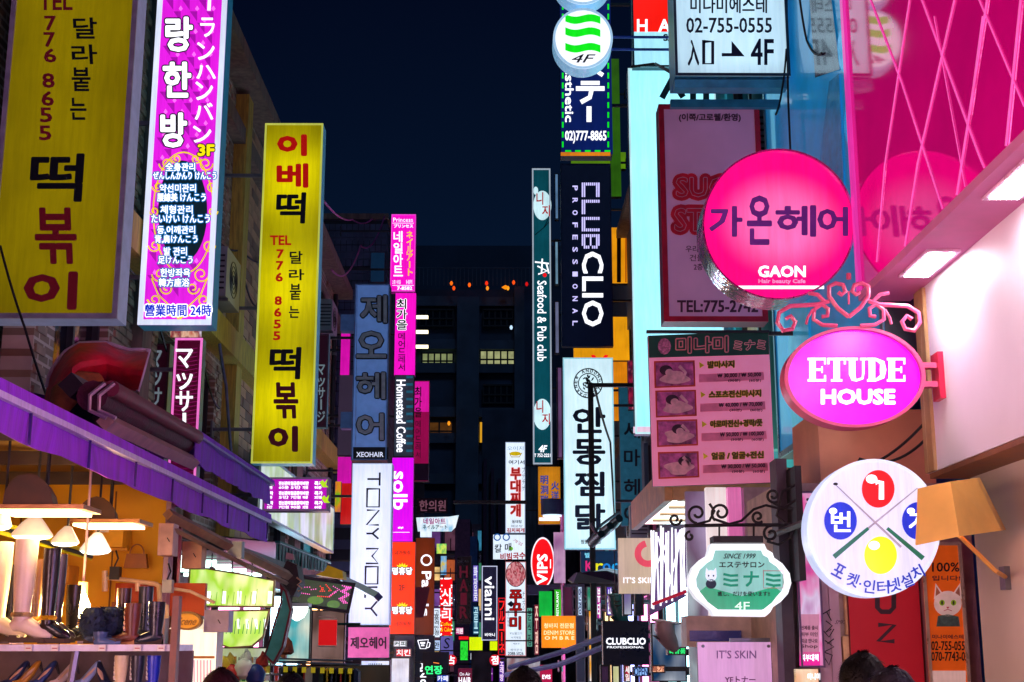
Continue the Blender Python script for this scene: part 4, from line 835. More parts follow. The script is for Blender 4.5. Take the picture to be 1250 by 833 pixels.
s.line([[(1004, 750), (1014, 744)], [(1009, 747), (1015, 758)], [(1008, 758), (1016, 764), (1008, 772), (1015, 768)], [(1005, 770), (1012, 778), (1018, 768)], [(1007, 782), (1018, 790), (1006, 796)], [(1005, 796), (1016, 800), (1012, 812), (1006, 802)], [(1010, 786), (1018, 780)]], 1.4, BLACK, 1, 'graffiti_strokes'); s.text('SMK.', (1020, 757, 1032, 762), mat('#402838', .5), layer=2, slant=.2)
s = Sign('door_banner', 'crimson banner with dark grey letters reading downward under the round billiard sign', 'banner', (1042, 640, 1130, 1060), 8.6, .04)
s.cabinet(mat('#701018', .5), mat('#b81828', .5, var=.12, scale=2, em='#600410', ems=.5), None); DG = mat('#3a2430', .5)  # banner cloth glows slightly in place of light on it
s.line([[(1071, 712), (1071, 742), (1076, 747), (1086, 747), (1091, 742), (1091, 712)]], 6, DG, 1, 'lettering'); s.line([(1072, 763), (1092, 763), (1072, 783), (1092, 783)], 5.5, DG, 1.2, 'lettering'); s.line([[(1092, 818), (1092, 850)], [(1070, 833), (1092, 833)]], 6, DG, 1.4, 'lettering')
s = Sign('cat_poster', 'orange poster with a lucky cat figure and phone numbers beside the crimson banner', 'poster', (1131, 662, 1181, 900), 8.5, .05)
s.cabinet(STEEL, mat('#d86818', .45, var=.15, em='#a03c08', ems=.6), mat('#c8b8a0', .3, .3), .02)  # poster emits faintly in place of light falling on it
s.text('100%', (1138, 687, 1171, 698), K_NAVY, bold=.5, layer=1); s.text('입니다!', (1138, 703, 1172, 709), PD, bold=.4, layer=1)
s.poly(ellipse(1157, 737, 17, 15.5, 24), mat('#e8d8d0', .4, em='#a08880', ems=.5), 1, 'cat_head'); 
for sg in (-1, 1):
    s.poly([(1157 + sg * 6, 725), (1157 + sg * 15, 712), (1157 + sg * 17, 732)], mat('#e8d8d0', .4, em='#a08880', ems=.5), 1.1, 'cat_ear'); s.poly([(1157 + sg * 9, 724), (1157 + sg * 14, 716), (1157 + sg * 15, 728)], mat('#c08060', .4), 1.3, 'ear_patch')
    s.poly(ellipse(1157 + sg * 7, 736, 3.3, 3.6, 12), lit('#90a020', .6), 1.5, 'cat_eye'); s.poly(ellipse(1157 + sg * 7, 736, 1.4, 2.6, 10), BLACK, 1.8, 'pupil')
s.poly([(1155, 741), (1159, 741), (1157, 743.5)], mat('#c03040', .5), 1.5, 'nose'); s.line([[(1152, 746), (1157, 744), (1162, 746)]], .8, mat('#c03040', .5), 1.6, 'mouth')
s.poly([(1143, 765), (1145, 752), (1157, 750), (1170, 753), (1172, 765)], mat('#507068', .4, var=.4, scale=40), 1, 'cat_collar')
s.text('미나미에스테', (1138, 775, 1176, 780), PD, bold=.3, layer=1); s.text('02-755-0555', (1137, 783, 1182, 794), BLACK, bold=.5, layer=1); s.text('070-7743-05', (1137, 796, 1182, 807), BLACK, bold=.5, layer=1); s.rect(1138, 819, 1179, 850, lit('#e0b0a8', .6, .5), 1, 'inset_photo')
s = Sign('magazine_poster', 'tall pink lit fashion poster at the dark pillar left of the graffiti', 'poster', (973, 600, 1002, 815), 8.62, .05)
s.cabinet(STEEL, lit('#c890c8', .7, pat=7., pc=('#f0e0ff', '#ff50b0', '#6850b0')), mat('#604870', .4), .012); s.rect(976, 750, 1000, 800, lit('#d890b0', .6), 1, 'text_panel')
for i, y in enumerate((764, 772, 780, 787)): s.text(('신제품 출시', '피부 미인', '지금 만나요', 'Shop')[i], (978, y, 998, y + 5), PD, bold=.3, layer=2)
s.rect(976, 796, 1001, 813, lit('#f020a0', .8), 1, 'pink_band'); s.text('피부대책', (978, 799, 999, 807), L_WHITE, bold=.5, layer=2)
s = Sign('orange_poster', 'orange and white poster just under the pink fashion poster', 'poster', (973, 817, 1003, 1000), 8.6, .05); s.cabinet(STEEL, lit('#f08818', .8, pat=6., pc=('#fff0d0', '#f06010')), None); s.text('미나미', (986, 822, 1001, 830), L_WHITE, bold=.5)
# big blue image board on the wall
s = Sign('image_board', 'large glossy turquoise picture board on the wall between the pink round sign and magenta fascia', 'sign', X=2.3, Y=9, D=.2, poly=[(962, 563), (1136, 484), (1148, -60), (990, -60)])
zb1 = P(962, 563, 11.3).z
s.root.parent = None
yb0, yb1 = 7.95, 11.2; s.loop = [Vector((2.3, yb1, zb1)), Vector((2.3, yb0, zb1)), Vector((2.3, yb0, 9)), Vector((2.3, yb1, 9))]
s.c = sum(s.loop, Vector()) / 4; s.root.location = (2.35, 9.5, zb1)
s.cabinet(mat('#283840', .4), mat('#0c94cc', .34, var=.85, scale=1.4, bump=.02, coat=.5, em='#0878b8', ems=.5), mat('#708890', .3, .5), .05)
rb = MB()
s.poly([(968, 545), (962, 420), (972, 300), (985, 330), (990, 520)], mat('#50b8d8', .15, var=.4, scale=2, em='#2890b8', ems=.4), 2, 'pale_shape')
s.poly([(1000, 200), (1012, 100), (1024, 90), (1030, 230), (1015, 250)], mat('#3088b8', .2, var=.5, em='#206898', ems=.4), 2, 'pale_shape')
s.poly([(995, 95), (988, 0), (1015, 0), (1025, 85)], mat('#3c1c50', .2, var=.6, coat=.5), 2, 'dark_shape')
for i, (x, y) in enumerate(((1032, 60), (1040, 150))): s.poly(ellipse(x, y, 10, 30, 16), mat('#18a8e0', .15, em='#1090d0', ems=.6), 2, 'bright_patch')
s = Sign('banner_board', 'white board with yellow and black Korean letters half hidden between the pink signs', 'sign', (1030, 246, 1068, 352), 9.2, .05); s.cabinet(BLACK, mat('#8a8090', .5), BLACK, .03)
s.text('자성', (1040, 255, 1062, 345), BLACK, mode='v', bold=1.5, out=(mat('#c8d020', .5, em='#a0a810', ems=.5), 1.8), layer=1); s.bracket(2.5, (.5,), DARK)
# ---- GAON
s = Sign('round_sign', 'big hot pink round hair cafe sign in a chrome rim', 'sign', Y=7.9, D=.24, poly=ellipse(950, 275, 92, 91, 72))
nb = MB(); lp = [p for p in s.loop]
nb.strip([p + (p - s.c) * .012 + s.n * .02 for p in lp], [p - (p - s.c) * .012 + s.n * .02 for p in lp], -s.n * .26); nb.build('rim', CHROME, s.root, smooth=True)
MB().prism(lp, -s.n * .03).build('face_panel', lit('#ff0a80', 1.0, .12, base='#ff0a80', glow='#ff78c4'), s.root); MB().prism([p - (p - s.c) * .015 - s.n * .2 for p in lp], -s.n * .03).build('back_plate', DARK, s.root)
for cx, ch, bx in ((0, '가', (867, 253, 905, 288)), (1, '온', (913, 240, 941, 298)), (2, '헤', (948, 252, 995, 288)), (3, '어', (999, 254, 1034, 287))): s.text(ch, bx, mat('#5a2c80', .5, em='#3c145c', ems=.7), bold=2.2, layer=1)
s.text('GAON', (926, 325, 983, 338), L_WHITE, bold=1.4, layer=1); s.text('Hair beauty Cafe', (926, 341, 983, 347), lit('#ff90c8', 1.), bold=.6, layer=1); s.rect(900, 349, 1006, 353, L_WHITE, 1, 'white_stripe')
MB().tube([(s.c.x + .3, 8.0, s.c.z), (2.5, 8.3, s.c.z)], .03, 8).build('bracket', STEEL, s.root)
# ---- ETUDE
s = Sign('oval_sign', 'magenta oval cosmetics sign topped with pink iron scrollwork', 'sign', Y=7.25, D=.12, poly=ellipse(1042, 461.5, 86, 61.5, 64))
PK = mat('#e05a88', .35, var=.08); lp = s.loop
MB().strip([p + s.n * .03 for p in lp], [p - (p - s.c) * .055 + s.n * .03 for p in lp], -s.n * .13).build('rim', PK, s.root, smooth=True)
MB().prism([p - (p - s.c) * .03 for p in lp], -s.n * .08).build('face_panel', lit('#e800f0', 1.1, .06, edge=.1, base='#e000e0'), s.root)
LW_ = L_WHITE
def slab_word(s, word, x0, y0, x1, y1, st, thin, serif, m, layer=1):
    """slab serif capitals drawn stroke by stroke"""
    w = (x1 - x0) / len(word)
    for i, ch in enumerate(word):
        a, c = x0 + i * w + .8, x0 + (i + 1) * w - .8; l = layer
        if ch == 'E': s.rects([(a + 2, y0, a + 2 + st, y1), (a, y0, c, y0 + thin), (a, y1 - thin, c, y1), (a + 2, (y0 + y1 - thin) / 2, c - 4, (y0 + y1 + thin) / 2), (c - 2.5, y0, c, y0 + 8), (c - 2.5, y1 - 8, c, y1), (c - 6, (y0 + y1) / 2 - 4, c - 4, (y0 + y1) / 2 + 4)], m, l, 'letter')
        if ch == 'T': s.rects([((a + c) / 2 - st / 2, y0, (a + c) / 2 + st / 2, y1), (a, y0, c, y0 + thin), (a, y0, a + 2.5, y0 + 8), (c - 2.5, y0, c, y0 + 8), ((a + c) / 2 - st / 2 - 3, y1 - thin, (a + c) / 2 + st / 2 + 3, y1)], m, l, 'letter')
        if ch == 'U': s.line([[(a + 2 + st / 2, y0), (a + 2 + st / 2, y1 - 9), (a + st, y1 - 3), ((a + c) / 2, y1 - 1.5), (c - 4, y1 - 4), (c - 3, y1 - 10), (c - 3, y0)]], [st, st, st * .8, thin, thin, thin, thin], m, l, 'letter'); s.rects([(a - 1, y0, a + st + 5, y0 + thin), (c - 7, y0, c + 1, y0 + thin)], m, l + .3, 'serif')
        if ch == 'D': s.line([[(a + 2, y0 + thin / 2), ((a + c) / 2 - 1, y0 + thin / 2), (c - 4, y0 + 6), (c - 3, (y0 + y1) / 2), (c - 4, y1 - 6), ((a + c) / 2 - 1, y1 - thin / 2), (a + 2, y1 - thin / 2)]], [thin, thin, st * .8, st, st * .8, thin, thin], m, l, 'letter'); s.rects([(a + 2, y0, a + 2 + st, y1), (a, y0, a + 6, y0 + thin), (a, y1 - thin, a + 6, y1)], m, l + .3, 'stem')
slab_word(s, 'ETUDE', 985, 437, 1106, 466, 8, 3, 3, LW_); s.text('HOUSE', (1003, 476, 1092, 493), LW_, bold=2., layer=1)
# scrollwork
sw = MB(); Ys = 7.22
def sc3(pts, r): sw.tube([P(x, y, Ys) for x, y in pts], r, 6)
def spiral(cx, cy, r0, r1, a0, turns, sg, n=22): return [(cx + (r0 + (r1 - r0) * i / n) * math.cos(a0 + sg * 2 * math.pi * turns * i / n), cy + (r0 + (r1 - r0) * i / n) * math.sin(a0 + sg * 2 * math.pi * turns * i / n)) for i in range(n + 1)]
for sg in (-1, 1):
    f = lambda x: 1036 + sg * x
    sc3([(f(0), 387), (f(14), 376), (f(24), 362), (f(24), 350), (f(16), 346), (f(7), 348), (f(4), 356), (f(9), 360), (f(13), 357)], .013)
    sc3([(f(14), 398), (f(32), 397), (f(43), 390), (f(42), 378), (f(33), 372), (f(25), 377), (f(26), 386), (f(33), 387)], .012)
    sc3([(f(24), 368), (f(38), 372), (f(55), 373), (f(72), 374), (f(85), 382), (f(87), 394), (f(80), 404), (f(69), 402), (f(65), 393), (f(71), 386), (f(77), 390)], .013)
    sc3([(f(30), 368), (f(38), 360), (f(49), 358)], .012); sc3([(f(44), 378), (f(50), 388), (f(52), 396)], .008)
sc3([(1036, 341), (1036, 334)], .014); sc3([(1036, 356), (1036, 372)], .006)
sw.build('scrollwork', PK, s.root, smooth=True)
for y in (447, 470):
    a = P(1126, y, 7.33); MB().box(a.x - .02, 2.40, 7.3, 7.36, a.z - .015, a.z + .015).build('bracket', PK, s.root)
a = P(1150, 460, 7.33); MB().box(2.39, 2.42, 7.27, 7.4, a.z - .13, a.z + .13).build('wall_plate', mat('#d02048', .35), s.root)
# ---- billiard round sign
s = Sign('round_sign', 'white round sign with a red, two blue and a yellow ball over crossed cues', 'sign', Y=6.6, D=.16, poly=ellipse(1067, 645, 81, 84.5, 64))
RIMW = lit('#dfe8ff', 1.0, .05); 
MB().prism([p for p in s.loop], -s.n * .15).build('cabinet', lit('#c8d8ff', .9, .1), s.root)
lp = s.loop; MB().strip([p + s.n * .004 for p in lp], [p - (p - s.c) * .05 + s.n * .004 for p in lp], -s.n * .02).build('rim', RIMW, s.root)
s.poly(ellipse(1067, 645, 77.5, 81, 56), lit('#e4e4fa', .95, .05), .5, 'face_panel')
s.line([(1020, 592), (1100, 668)], [1.2, 3], mat('#b8b8c8', .4), 1.2, 'cue'); s.line([(1120, 596), (1033, 667)], [1.2, 3], mat('#b8b8c8', .4), 1.3, 'cue')
GT2 = lit('#208060', .6); s.line([(1083, 645), (1127, 682)], [4, 6], GT2, 1.4, 'cue_grip'); s.line([(1060, 645), (1018, 680)], [4, 6], GT2, 1.5, 'cue_grip'); s.poly(ellipse(1020, 591, 3, 1.8, 10), K_NAVY, 1.6, 'cue_tip')
for (x, y, m, ch) in ((1072, 597, L_RED, '1'), (1026, 636, L_BLUE, '번'), (1121, 636, L_BLUE, '가'), (1075, 678, lit('#fff000', 1.05), None)):
    s.poly(ellipse(x, y, 20, 23, 32), m, 2, 'ball'); s.poly(ellipse(x - 8, y - 12, 7, 5.5, 16), L_WHITE, 2.5, 'shine') if not ch or ch == '1' else s.poly(ellipse(x - 9, y - 12, 5, 4, 16), L_WHITE, 2.5, 'shine')
    if ch == '1': s.line([[(x - 3, y - 8), (x + 4, y - 8), (x + 4, y + 13)]], 6.5, L_WHITE, 3, 'numeral')
    elif ch: s.text(ch, (x - 11, y - 11, x + 12, y + 13), L_WHITE, bold=1.4, layer=3)
for ch, x, y, r in (('포', 1024, 697, .5), ('켓', 1041, 708, .35), ('·', 1050, 713, 0), ('인', 1061, 716, .12), ('터', 1078, 717, -.05), ('넷', 1092, 714, -.2), ('설', 1107, 709, -.4), ('치', 1120, 699, -.5)):
    if ch == '·': s.poly(ellipse(x, y, 1.4, 1.4, 8), L_BLUE, 2, 'dot')
    else: s.text(ch, (x - 7, y - 8, x + 7, y + 8), lit('#1838c0', .8), bold=.6, rot=r)
MB().tube([(s.c.x - .1, 6.7, s.c.z + .12), (s.c.x - .1, 8.66, s.c.z + .12)], .02, 8).build('bracket', DARK, s.root)
# ---- minami oval on iron bracket
IB = thing('iron_bracket', 'black wrought iron scroll bracket holding the white and green salon sign', 'bracket', (1.9, 8.35, 2.6))
Yi = 8.35; ib = MB(); sw = ib
def sc3(pts, r): ib.tube([P(x, y, Yi) for x, y in pts], r, 6)
sc3([(836, 642), (900, 641), (975, 641)], .012)
for pts in (spiral(851, 627, 12, 3, 1.6, 1.2, 1), [(851, 640), (866, 636), (872, 624), (866, 615)], spiral(880, 626, 12, 3, 2.2, 1.3, 1), [(872, 634), (890, 640), (905, 636), (920, 622), (935, 617), (955, 622), (972, 610)], spiral(925, 631, 8, 2, .8, 1.2, 1), spiral(944, 605, 9, 2, 1., 1.3, 1), [(944, 614), (955, 620), (968, 622)], spiral(941, 652, 10, 2.5, -1.5, 1.2, -1), [(936, 661), (950, 665), (965, 656), (972, 640)], spiral(824, 634, 8, 2, 0, 1.2, 1), spiral(842, 655, 6, 2, -1.5, 1., -1), [(960, 640), (948, 630), (955, 600), (975, 590)]): sc3(pts, .009)
ib.build('scrollwork', WIRE, IB, smooth=True)
pp = P(972, 640, 8.45); MB().box(pp.x - .02, pp.x + .02, 8.33, 8.6, pp.z - .35, pp.z + .35).build('wall_plate', WIRE, IB)
prof = [(866, 671), (868, 664), (933, 664), (936, 671), (943, 675), (945, 681), (955, 688), (964, 700), (966, 712), (962, 725), (953, 735), (944, 741), (940, 748), (934, 753), (872, 752), (868, 745), (860, 738), (850, 730), (842, 718), (841, 706), (846, 693), (856, 683), (864, 678)]
s = Sign('salon_sign', 'white rimmed green oval salon sign hanging from the iron scroll bracket', 'sign', Y=8.3, D=.12, poly=prof[::-1]); lp = s.loop
s.cabinet(lit('#f0f4ff', .9, .05), lit('#f4f8ff', 1.1, .05)); cx, cy = 904, 709
s.poly([(cx + (x - cx) * .86, cy + (y - cy) * .82) for x, y in prof[::-1]], lit('#8ecfc8', .85, .35, pat=None), 1, 'inner_panel')
s.poly([(854, 722), (862, 716), (905, 728), (945, 716), (953, 722), (942, 736), (932, 744), (876, 744), (864, 735)], lit('#20a878', .9, .2), 1.4, 'green_foot')
s.text('SINCE 1999', (884, 676, 922, 682), K_NAVY, bold=.3, layer=2, slant=.05); s.text('エステサロン', (878, 686, 933, 693), BLACK, bold=.5, layer=2)
GR = lit('#109070', .8)
for x in (892, 944):
    for k in range(3): s.line([(x - 9, 701 + k * 6), (x, 703 + k * 6), (x + 9, 702.5 + k * 6)], 3, GR, 2, 'lettering')
s.text('ナ', (908, 698, 926, 716), GR, bold=1.2, layer=2); s.line([(932, 697), (956, 697), (956, 718), (932, 718), (932, 696)], .8, mat('#e07080', .5), 2, 'seal_frame')
s.poly(ellipse(868, 703, 7, 7, 16), lit('#e0e8f8', 1.), 2, 'cat_head'); s.poly(ellipse(868, 713, 6.5, 6, 16), mat('#183850', .4), 2, 'cat_body')
for sg in (-1, 1): s.poly([(868 + sg * 2, 698), (868 + sg * 6, 693), (868 + sg * 7, 701)], lit('#e0e8f8', 1.), 2.2, 'cat_ear'); s.poly(ellipse(868 + sg * 3, 703, 1, 1.2, 8), BLACK, 2.5, 'cat_eye')
s.text('癒し、だけを使います!!', (876, 722, 940, 728), K_NAVY, bold=.3, layer=2.5); s.text('4F', (897, 735, 915, 745), lit('#e0fff0', 1.), bold=.3, layer=2.5)
a, c = P(870, 663, 8.3), P(930, 655, 8.3); MB().box(a.x, c.x, 8.26, 8.42, a.z, c.z).build('top_clamp', BLACK, s.root)
for x in (878, 920): MB().tube([P(x, 656, 8.34), P(x, 642, 8.34)], .006, 6).build('hanger', WIRE, s.root)
# ---- store canopy + its skin lettering
ST = thing('skin_shop', 'cosmetics shop with a glowing cream canopy and striped white letter screen', 'building', (1.9, 12, 0))
def pr(pts, d, m, nm, root=ST): return MB().prism([Vector(p) for p in pts], d).build(nm, m, root)
za = P(778, 645, 14.).z
cn = [P(776, 640, 13.8), P(868, 610, 10.6)]; yA, yB = 13.8, 10.9; xA = P(778, 640, yA).x; xB = P(835, 600, yB).x; zc = P(778, 640, yA).z
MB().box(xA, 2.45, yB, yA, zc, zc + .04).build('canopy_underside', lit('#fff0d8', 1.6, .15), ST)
MB().box(xA - .06, xA, yB, yA, zc - .06, zc + .22).build('canopy_edge', mat('#c8a070', .5), ST)
MB().box(xA, 2.45, yB - .06, yB, zc - .06, zc + .2).build('canopy_edge', mat('#c8a070', .5), ST)
for i in range(4): MB().box(xA + .1, 2.3, yB + .4 + i * .65, yB + .46 + i * .65, zc - .02, zc - .002).build('canopy_rib', mat('#d8b898', .5), ST)
frontal('window', 842, 600, 958, 1000, 10.7, lit('#b8a8d0', .45, .5, pat=2.2, pc=('#705878', '#d0e8f0', '#504058')), .06, ST)
frontal('pillar', 895, 595, 912, 1000, 10.6, lit('#e070b0', .8, .2), .09, ST); frontal('pillar', 915, 595, 960, 1000, 10.6, mat('#b8a8b8', .5), .1, ST); frontal('pillar', 868, 595, 893, 1000, 10.62, lit('#f8e8e8', .8, .2), .09, ST)
s = Sign('letter_screen', 'hanging screen of slanted white strips spelling SKIN with a red lower rail', 'sign', Y=11.2, D=.02, poly=[(793, 752), (838, 728), (838, 645), (797, 650)])
MB().prism([p for p in s.loop], -s.n * .02).build('cabinet', mat('#503868', .2, var=.6, scale=8, em='#402858', ems=.5), s.root)
ls = []
random.seed(11)
for i in range(17):
    x = 795 + i * 2.6; ls.append([(x + random.uniform(-2, 2), 648 + random.uniform(-6, 4)), (x + random.uniform(-3, 3), 748 - (x - 795) * .5 + random.uniform(-8, 0))])
ls += [[(797, 700), (815, 660)], [(803, 655), (822, 720)], [(815, 720), (833, 650)]]
s.line(ls, 2.0, L_WHITE, 1, 'white_strips', thick=.01); s.line([(796, 738), (838, 722)], 4, mat('#c01840', .4, em='#a00828', ems=.6), 2, 'red_rail', thick=.02)
MB().box(s.c.x, 2.4, 11.22, 11.25, s.c.z + .28, s.c.z + .31).build('bracket', DARK, s.root)
s = simple('skin_sign', 'pearly square skin care sign with a coral ring, left of the white letter screen', (755, 657, 806, 725), 12.4, lit('#d8b0b8', .75, .15, pat=1.2, pc=('#e0c8a8', '#b898c8')), D=.1, X=2.4)
s.line([spiral(791, 676, 12.5, 12.5, 4.5, -.8, 1)], 8, lit('#e85068', .9), 1, 'ring_mark'); s.text("IT'S SKIN", (761, 705, 800, 712), L_WHITE, bold=.2, layer=1)
s = simple('skin_board', 'lavender pink skin care board with rounded bolts near the bottom edge', (853, 784, 943, 900), 9.2, lit('#d890d8', .75, .1, pat=1.2, pc=('#e8b0e0', '#b088d8')), D=.04, X=2.5)
s.text("IT'S SKIN", (875, 794, 923, 804), mat('#9070b8', .5), bold=.2, layer=1); s.text('YEトナー', (885, 826, 922, 834), mat('#702878', .5), bold=.4, layer=1)
for x in (858, 938): s.poly(ellipse(x, 789, 2, 2, 10), STEEL, 1, 'bolt', thick=.01)
MB().box(s.c.x - .02, s.c.x + .5, 9.24, 9.27, s.c.z + .3, s.c.z + .33).build('bracket', STEEL, s.root)
frontal('light_box', 838, 752, 960, 790, 10., mat('#c8b8b0', .5), .3, ST); frontal('display_window', 842, 770, 905, 783, 9.97, mat('#283860', .2, em='#201850', ems=.5), .02, ST)
s = simple('cosmetics_board', 'square navy black cosmetics board with small white name, low on the right side', (736, 758, 792, 812), 14, mat('#0c1838', .3, var=.1), mat('#0a1020', .4), D=.15, X=2.4)
s.text('CLUBCLIO', (740, 779, 788, 787), L_WHITE, bold=.7, layer=1); s.text('PROFESSIONAL', (741, 789, 786, 791.5), L_WHITE, layer=1, bold=.15)
s = simple('crocs_sign', 'dark blue shoe shop sign with coloured letters under the white chicken sign', (709, 673, 758, 702), 18.5, mat('#082848', .4, em='#042038', ems=.6), X=2.4); s.text('벌티', (714, 675, 726, 681), L_CYAN, bold=.2, layer=1)
for ch, x, c in (('K', 715, '#e02878'), ('r', 727, '#e8e020'), ('o', 736, '#1878c8'), ('c', 747, '#1898d8')): s.text(ch, (x, 685 if ch == 'K' else 688, x + 9, 697), lit(c, 1.), bold=.7, layer=1)
# CCTV pole etc
CP = thing('camera_pole', 'black L shaped street pole standing before the white chicken sign', 'pole', (P(720, 700, 17.5).x, 17.5, 0)); pxx = P(722, 560, 17.5)
MB().box(pxx.x - .035, pxx.x + .035, 17.47, 17.54, 0, P(722, 468, 17.5).z).build('post', BLACK, CP); MB().box(pxx.x - .035, 2.4, 17.48, 17.53, P(722, 468, 17.5).z - .05, P(722, 468, 17.5).z).build('arm', BLACK, CP)
CM = thing('street_camera', 'black surveillance camera cluster tilted on the pole below the chicken sign letters', 'camera', (P(735, 650, 17).x, 17, 3.4))
for i, (x, y) in enumerate(((722, 664), (733, 654), (744, 645))):
    a, c = P(x, y, 17.1), P(x + 12, y - 12, 16.8); MB().tube([a, a.lerp(c, .5), c], [.055, .065, .05], 10).build('camera_body', DARK, CM, smooth=True)
MB().tube([P(716, 662, 17.3), P(735, 640, 17.3), P(756, 625, 17.3)], .02, 6).build('arm', STEEL, CM); MB().tube([P(722, 640, 17.4), P(730, 655, 17.2)], .03, 6).build('clamp', STEEL, CM)
CA = thing('shop_canopy', 'dark metal street canopy with white trim, low before the shoe shop sign', 'canopy', (P(725, 705, 16).x, 16, 3))
MB().prism([P(695, 708, 16.5), P(705, 699, 16), P(755, 696, 15.5), P(758, 712, 15.2), P(700, 712, 16)], (0, .5, .02)).build('canopy_slab', mat('#141c30', .35), CA); MB().tube([P(726, 700, 16), P(740, 696, 15.7), P(757, 699, 15.4)], .025, 6).build('white_trim', lit('#a0c8d8', .5), CA)
s = Sign('steak_sign', 'red oval steakhouse sign in a white border with white letters reading upward', 'sign', Y=26, D=.2, poly=ellipse(662.5, 687, 14.5, 31, 44)); lp = s.loop
s.cabinet(DARK, lit('#f8f0f8', 1.1)); s.poly(ellipse(662.5, 687, 13, 29, 44), lit('#f00c14', 1.05), 1, 'red_field'); s.text('VIPS', (656, 677, 668, 713), L_WHITE, mode='u', bold=1, layer=2); s.line([(672, 683), (672, 694)], 1, L_WHITE, 2, 'small_print'); MB().box(s.c.x, s.c.x + .8, 26.1, 26.2, s.c.z - .5, s.c.z - .4).build('bracket', DARK, s.root)
s = Sign('canopy_board', 'small black box under the red oval sign', 'box', (644, 714, 671, 726), 25.8, .3); s.cabinet(NAVY, mat('#0c1430', .4), None)
SE = thing('street_end_shops', 'row of low shops with many small coloured windows closing the street', 'building', (0, 58, 0)); random.seed(77)
ze = P(560, 640, 58).z; MB().box(-5, 4.5, 58, 62, 0, ze).build('wall', mat('#5a4a60', .7, var=.4, scale=1), SE)
for j in range(5):
    for i in range(13):
        x = -4.6 + i * .7; z = .5 + j * 1.25
        if z + .9 > ze: continue
        w = MB().box(x, x + .5, 57.93, 57.99, z, z + random.uniform(.5, .95)).build('window', lit(random.choice(('#603878', '#2c6c88', '#b85830', '#d8b070', '#902858', '#305890', '#388060', '#281c30', '#4c2c3c')), random.uniform(.7, 1.6), .5), SE)
        MB().box(x + .23, x + .27, 57.88, 57.925, z, z + .5).build('mullion', DARK, w)
    MB().box(-5, 4.5, 57.6, 57.99, .3 + j * 1.25, .38 + j * 1.25).build('ledge', mat('#40343c', .6), SE)
s = simple('denim_sign', 'bright orange denim store sign with pale lettering', (661, 752, 703, 791), 22, lit('#f88a10', 1.05, .1, edge=.15), X=2.4)
LO = lit('#ffe0a0', 1.2); s.text('청바지 전문점', (664, 761, 700, 767), LO, bold=.3, layer=1); s.text('DENIM STORE', (664, 770, 701, 775), LO, bold=.2, layer=1); s.text('O M B R E', (665, 777, 701, 781), LO, bold=.4, layer=1)
s = simple('green_sign', 'emerald green glowing board behind the top of the denim sign', (658, 722, 674, 753), 24, lit('#10c040', .8, .5), X=None); s = simple('green_sign', 'lime restaurant strip with small white letters right of the emerald board', (677, 720, 685, 753), 23.8, lit('#30c020', .8, .2), X=2.4); s.text('RESTAURANT', (679, 722, 682, 752), L_WHITE, mode='u', layer=1)
s = simple('hall_sign', 'amber sign with blue Chinese characters above a black lamp hood', (657, 570, 684, 640), 25, lit('#d88a18', .75, .2, edge=.2), X=2.4)
for ch, x, y in (('明', 660, 581), ('洞', 660, 593), ('瑞', 660, 605), ('火', 673, 588), ('洋', 673, 600)): s.text(ch, (x, y, x + 9, y + 10), mat('#1848a0', .5, em='#1040a0', ems=.5), bold=.6, layer=1)
s.rect(658, 632, 683, 636, L_WHITE, 1, 'white_foot')
LH = thing('lamp_hood', 'black drum lamp hood on a pink post beside the amber sign', 'lamp', (P(675, 620, 23).x, 23, 0)); a = P(674, 620, 23)
MB().tube([a + Vector((0, 0, -.12)), a + Vector((0, 0, .14))], .19, 20).build('hood', NAVY, LH, smooth=True); MB().tube([a + Vector((0, 0, -.15)), a + Vector((0, 0, -.125))], .16, 20).build('diffuser', lit('#d0e8ff', 1.5), LH); MB().tube([(a.x + .17, 23.05, 0), (a.x + .17, 23.05, a.z - .1)], .03, 8).build('post', mat('#b06090', .4), LH)
s = simple('levis_sign', 'small crimson logo board low in the street centre', (659, 812, 674, 835), 20, lit('#b01040', .8), X=None); s.text('EVIS', (662, 824, 672, 829), L_WHITE, bold=.3, layer=1)
s = Sign('side_board', 'mauve lit side panel under the iron canopy', 'panel', (676, 650, 690, 712), 21, .06); s.cabinet(DARK, lit('#c070b0', .5, .5, pat=4., pc=('#f0c0e0', '#703070')), None)
for (x0, y0, x1, y1, Y, c, e, lab) in ((716, 716, 730, 770, 19, '#189870', .5, 'green tinted glass panel below the camera pole'), (718, 745, 728, 833, 18.9, '#f0981c', .9, 'orange roll up banner behind the blue awning arms'), (733, 812, 744, 850, 15, '#503058', .4, 'plum panel left under the navy cosmetics board'), (747, 812, 757, 850, 15.2, '#e0e0a0', .8, 'cream lit strip under the navy cosmetics board'), (760, 712, 772, 752, 13.6, '#9080c8', .5, 'lilac lit panel under the pearly square sign'), (775, 716, 786, 752, 13.8, '#202c48', .1, 'dark blue panel right of the lilac panel'), (795, 760, 838, 833, 12.8, '#104c80', .45, 'deep blue shop window right of the navy cosmetics board'), (688, 716, 700, 752, 23, '#602848', .3, 'plum shop panel above the denim sign'), (703, 716, 714, 833, 22, '#303048', .2, 'slate shop panel right of the denim sign'), (575, 795, 600, 850, 37, '#302838', .2, 'dark doorway panel at the street end'), (618, 803, 660, 850, 30, '#a06868', .45, 'dusty pink lit wall under the white food signs'), (480, 775, 506, 850, 28, '#3a3850', .3, 'grey blue shop panel under the orange sunburst sign'), (477, 803, 500, 850, 26, '#c8d8f0', .8, 'white lit window strip beneath the sunburst sign')):
    s = Sign('shop_display', lab, 'panel', (x0, y0, x1, y1), Y, .08); s.cabinet(DARK, lit(c, e, .4, pat=2.5, pc=(c, '#e8f0ff' if e > .4 else '#101018', c)), mat('#282430', .4), .015)
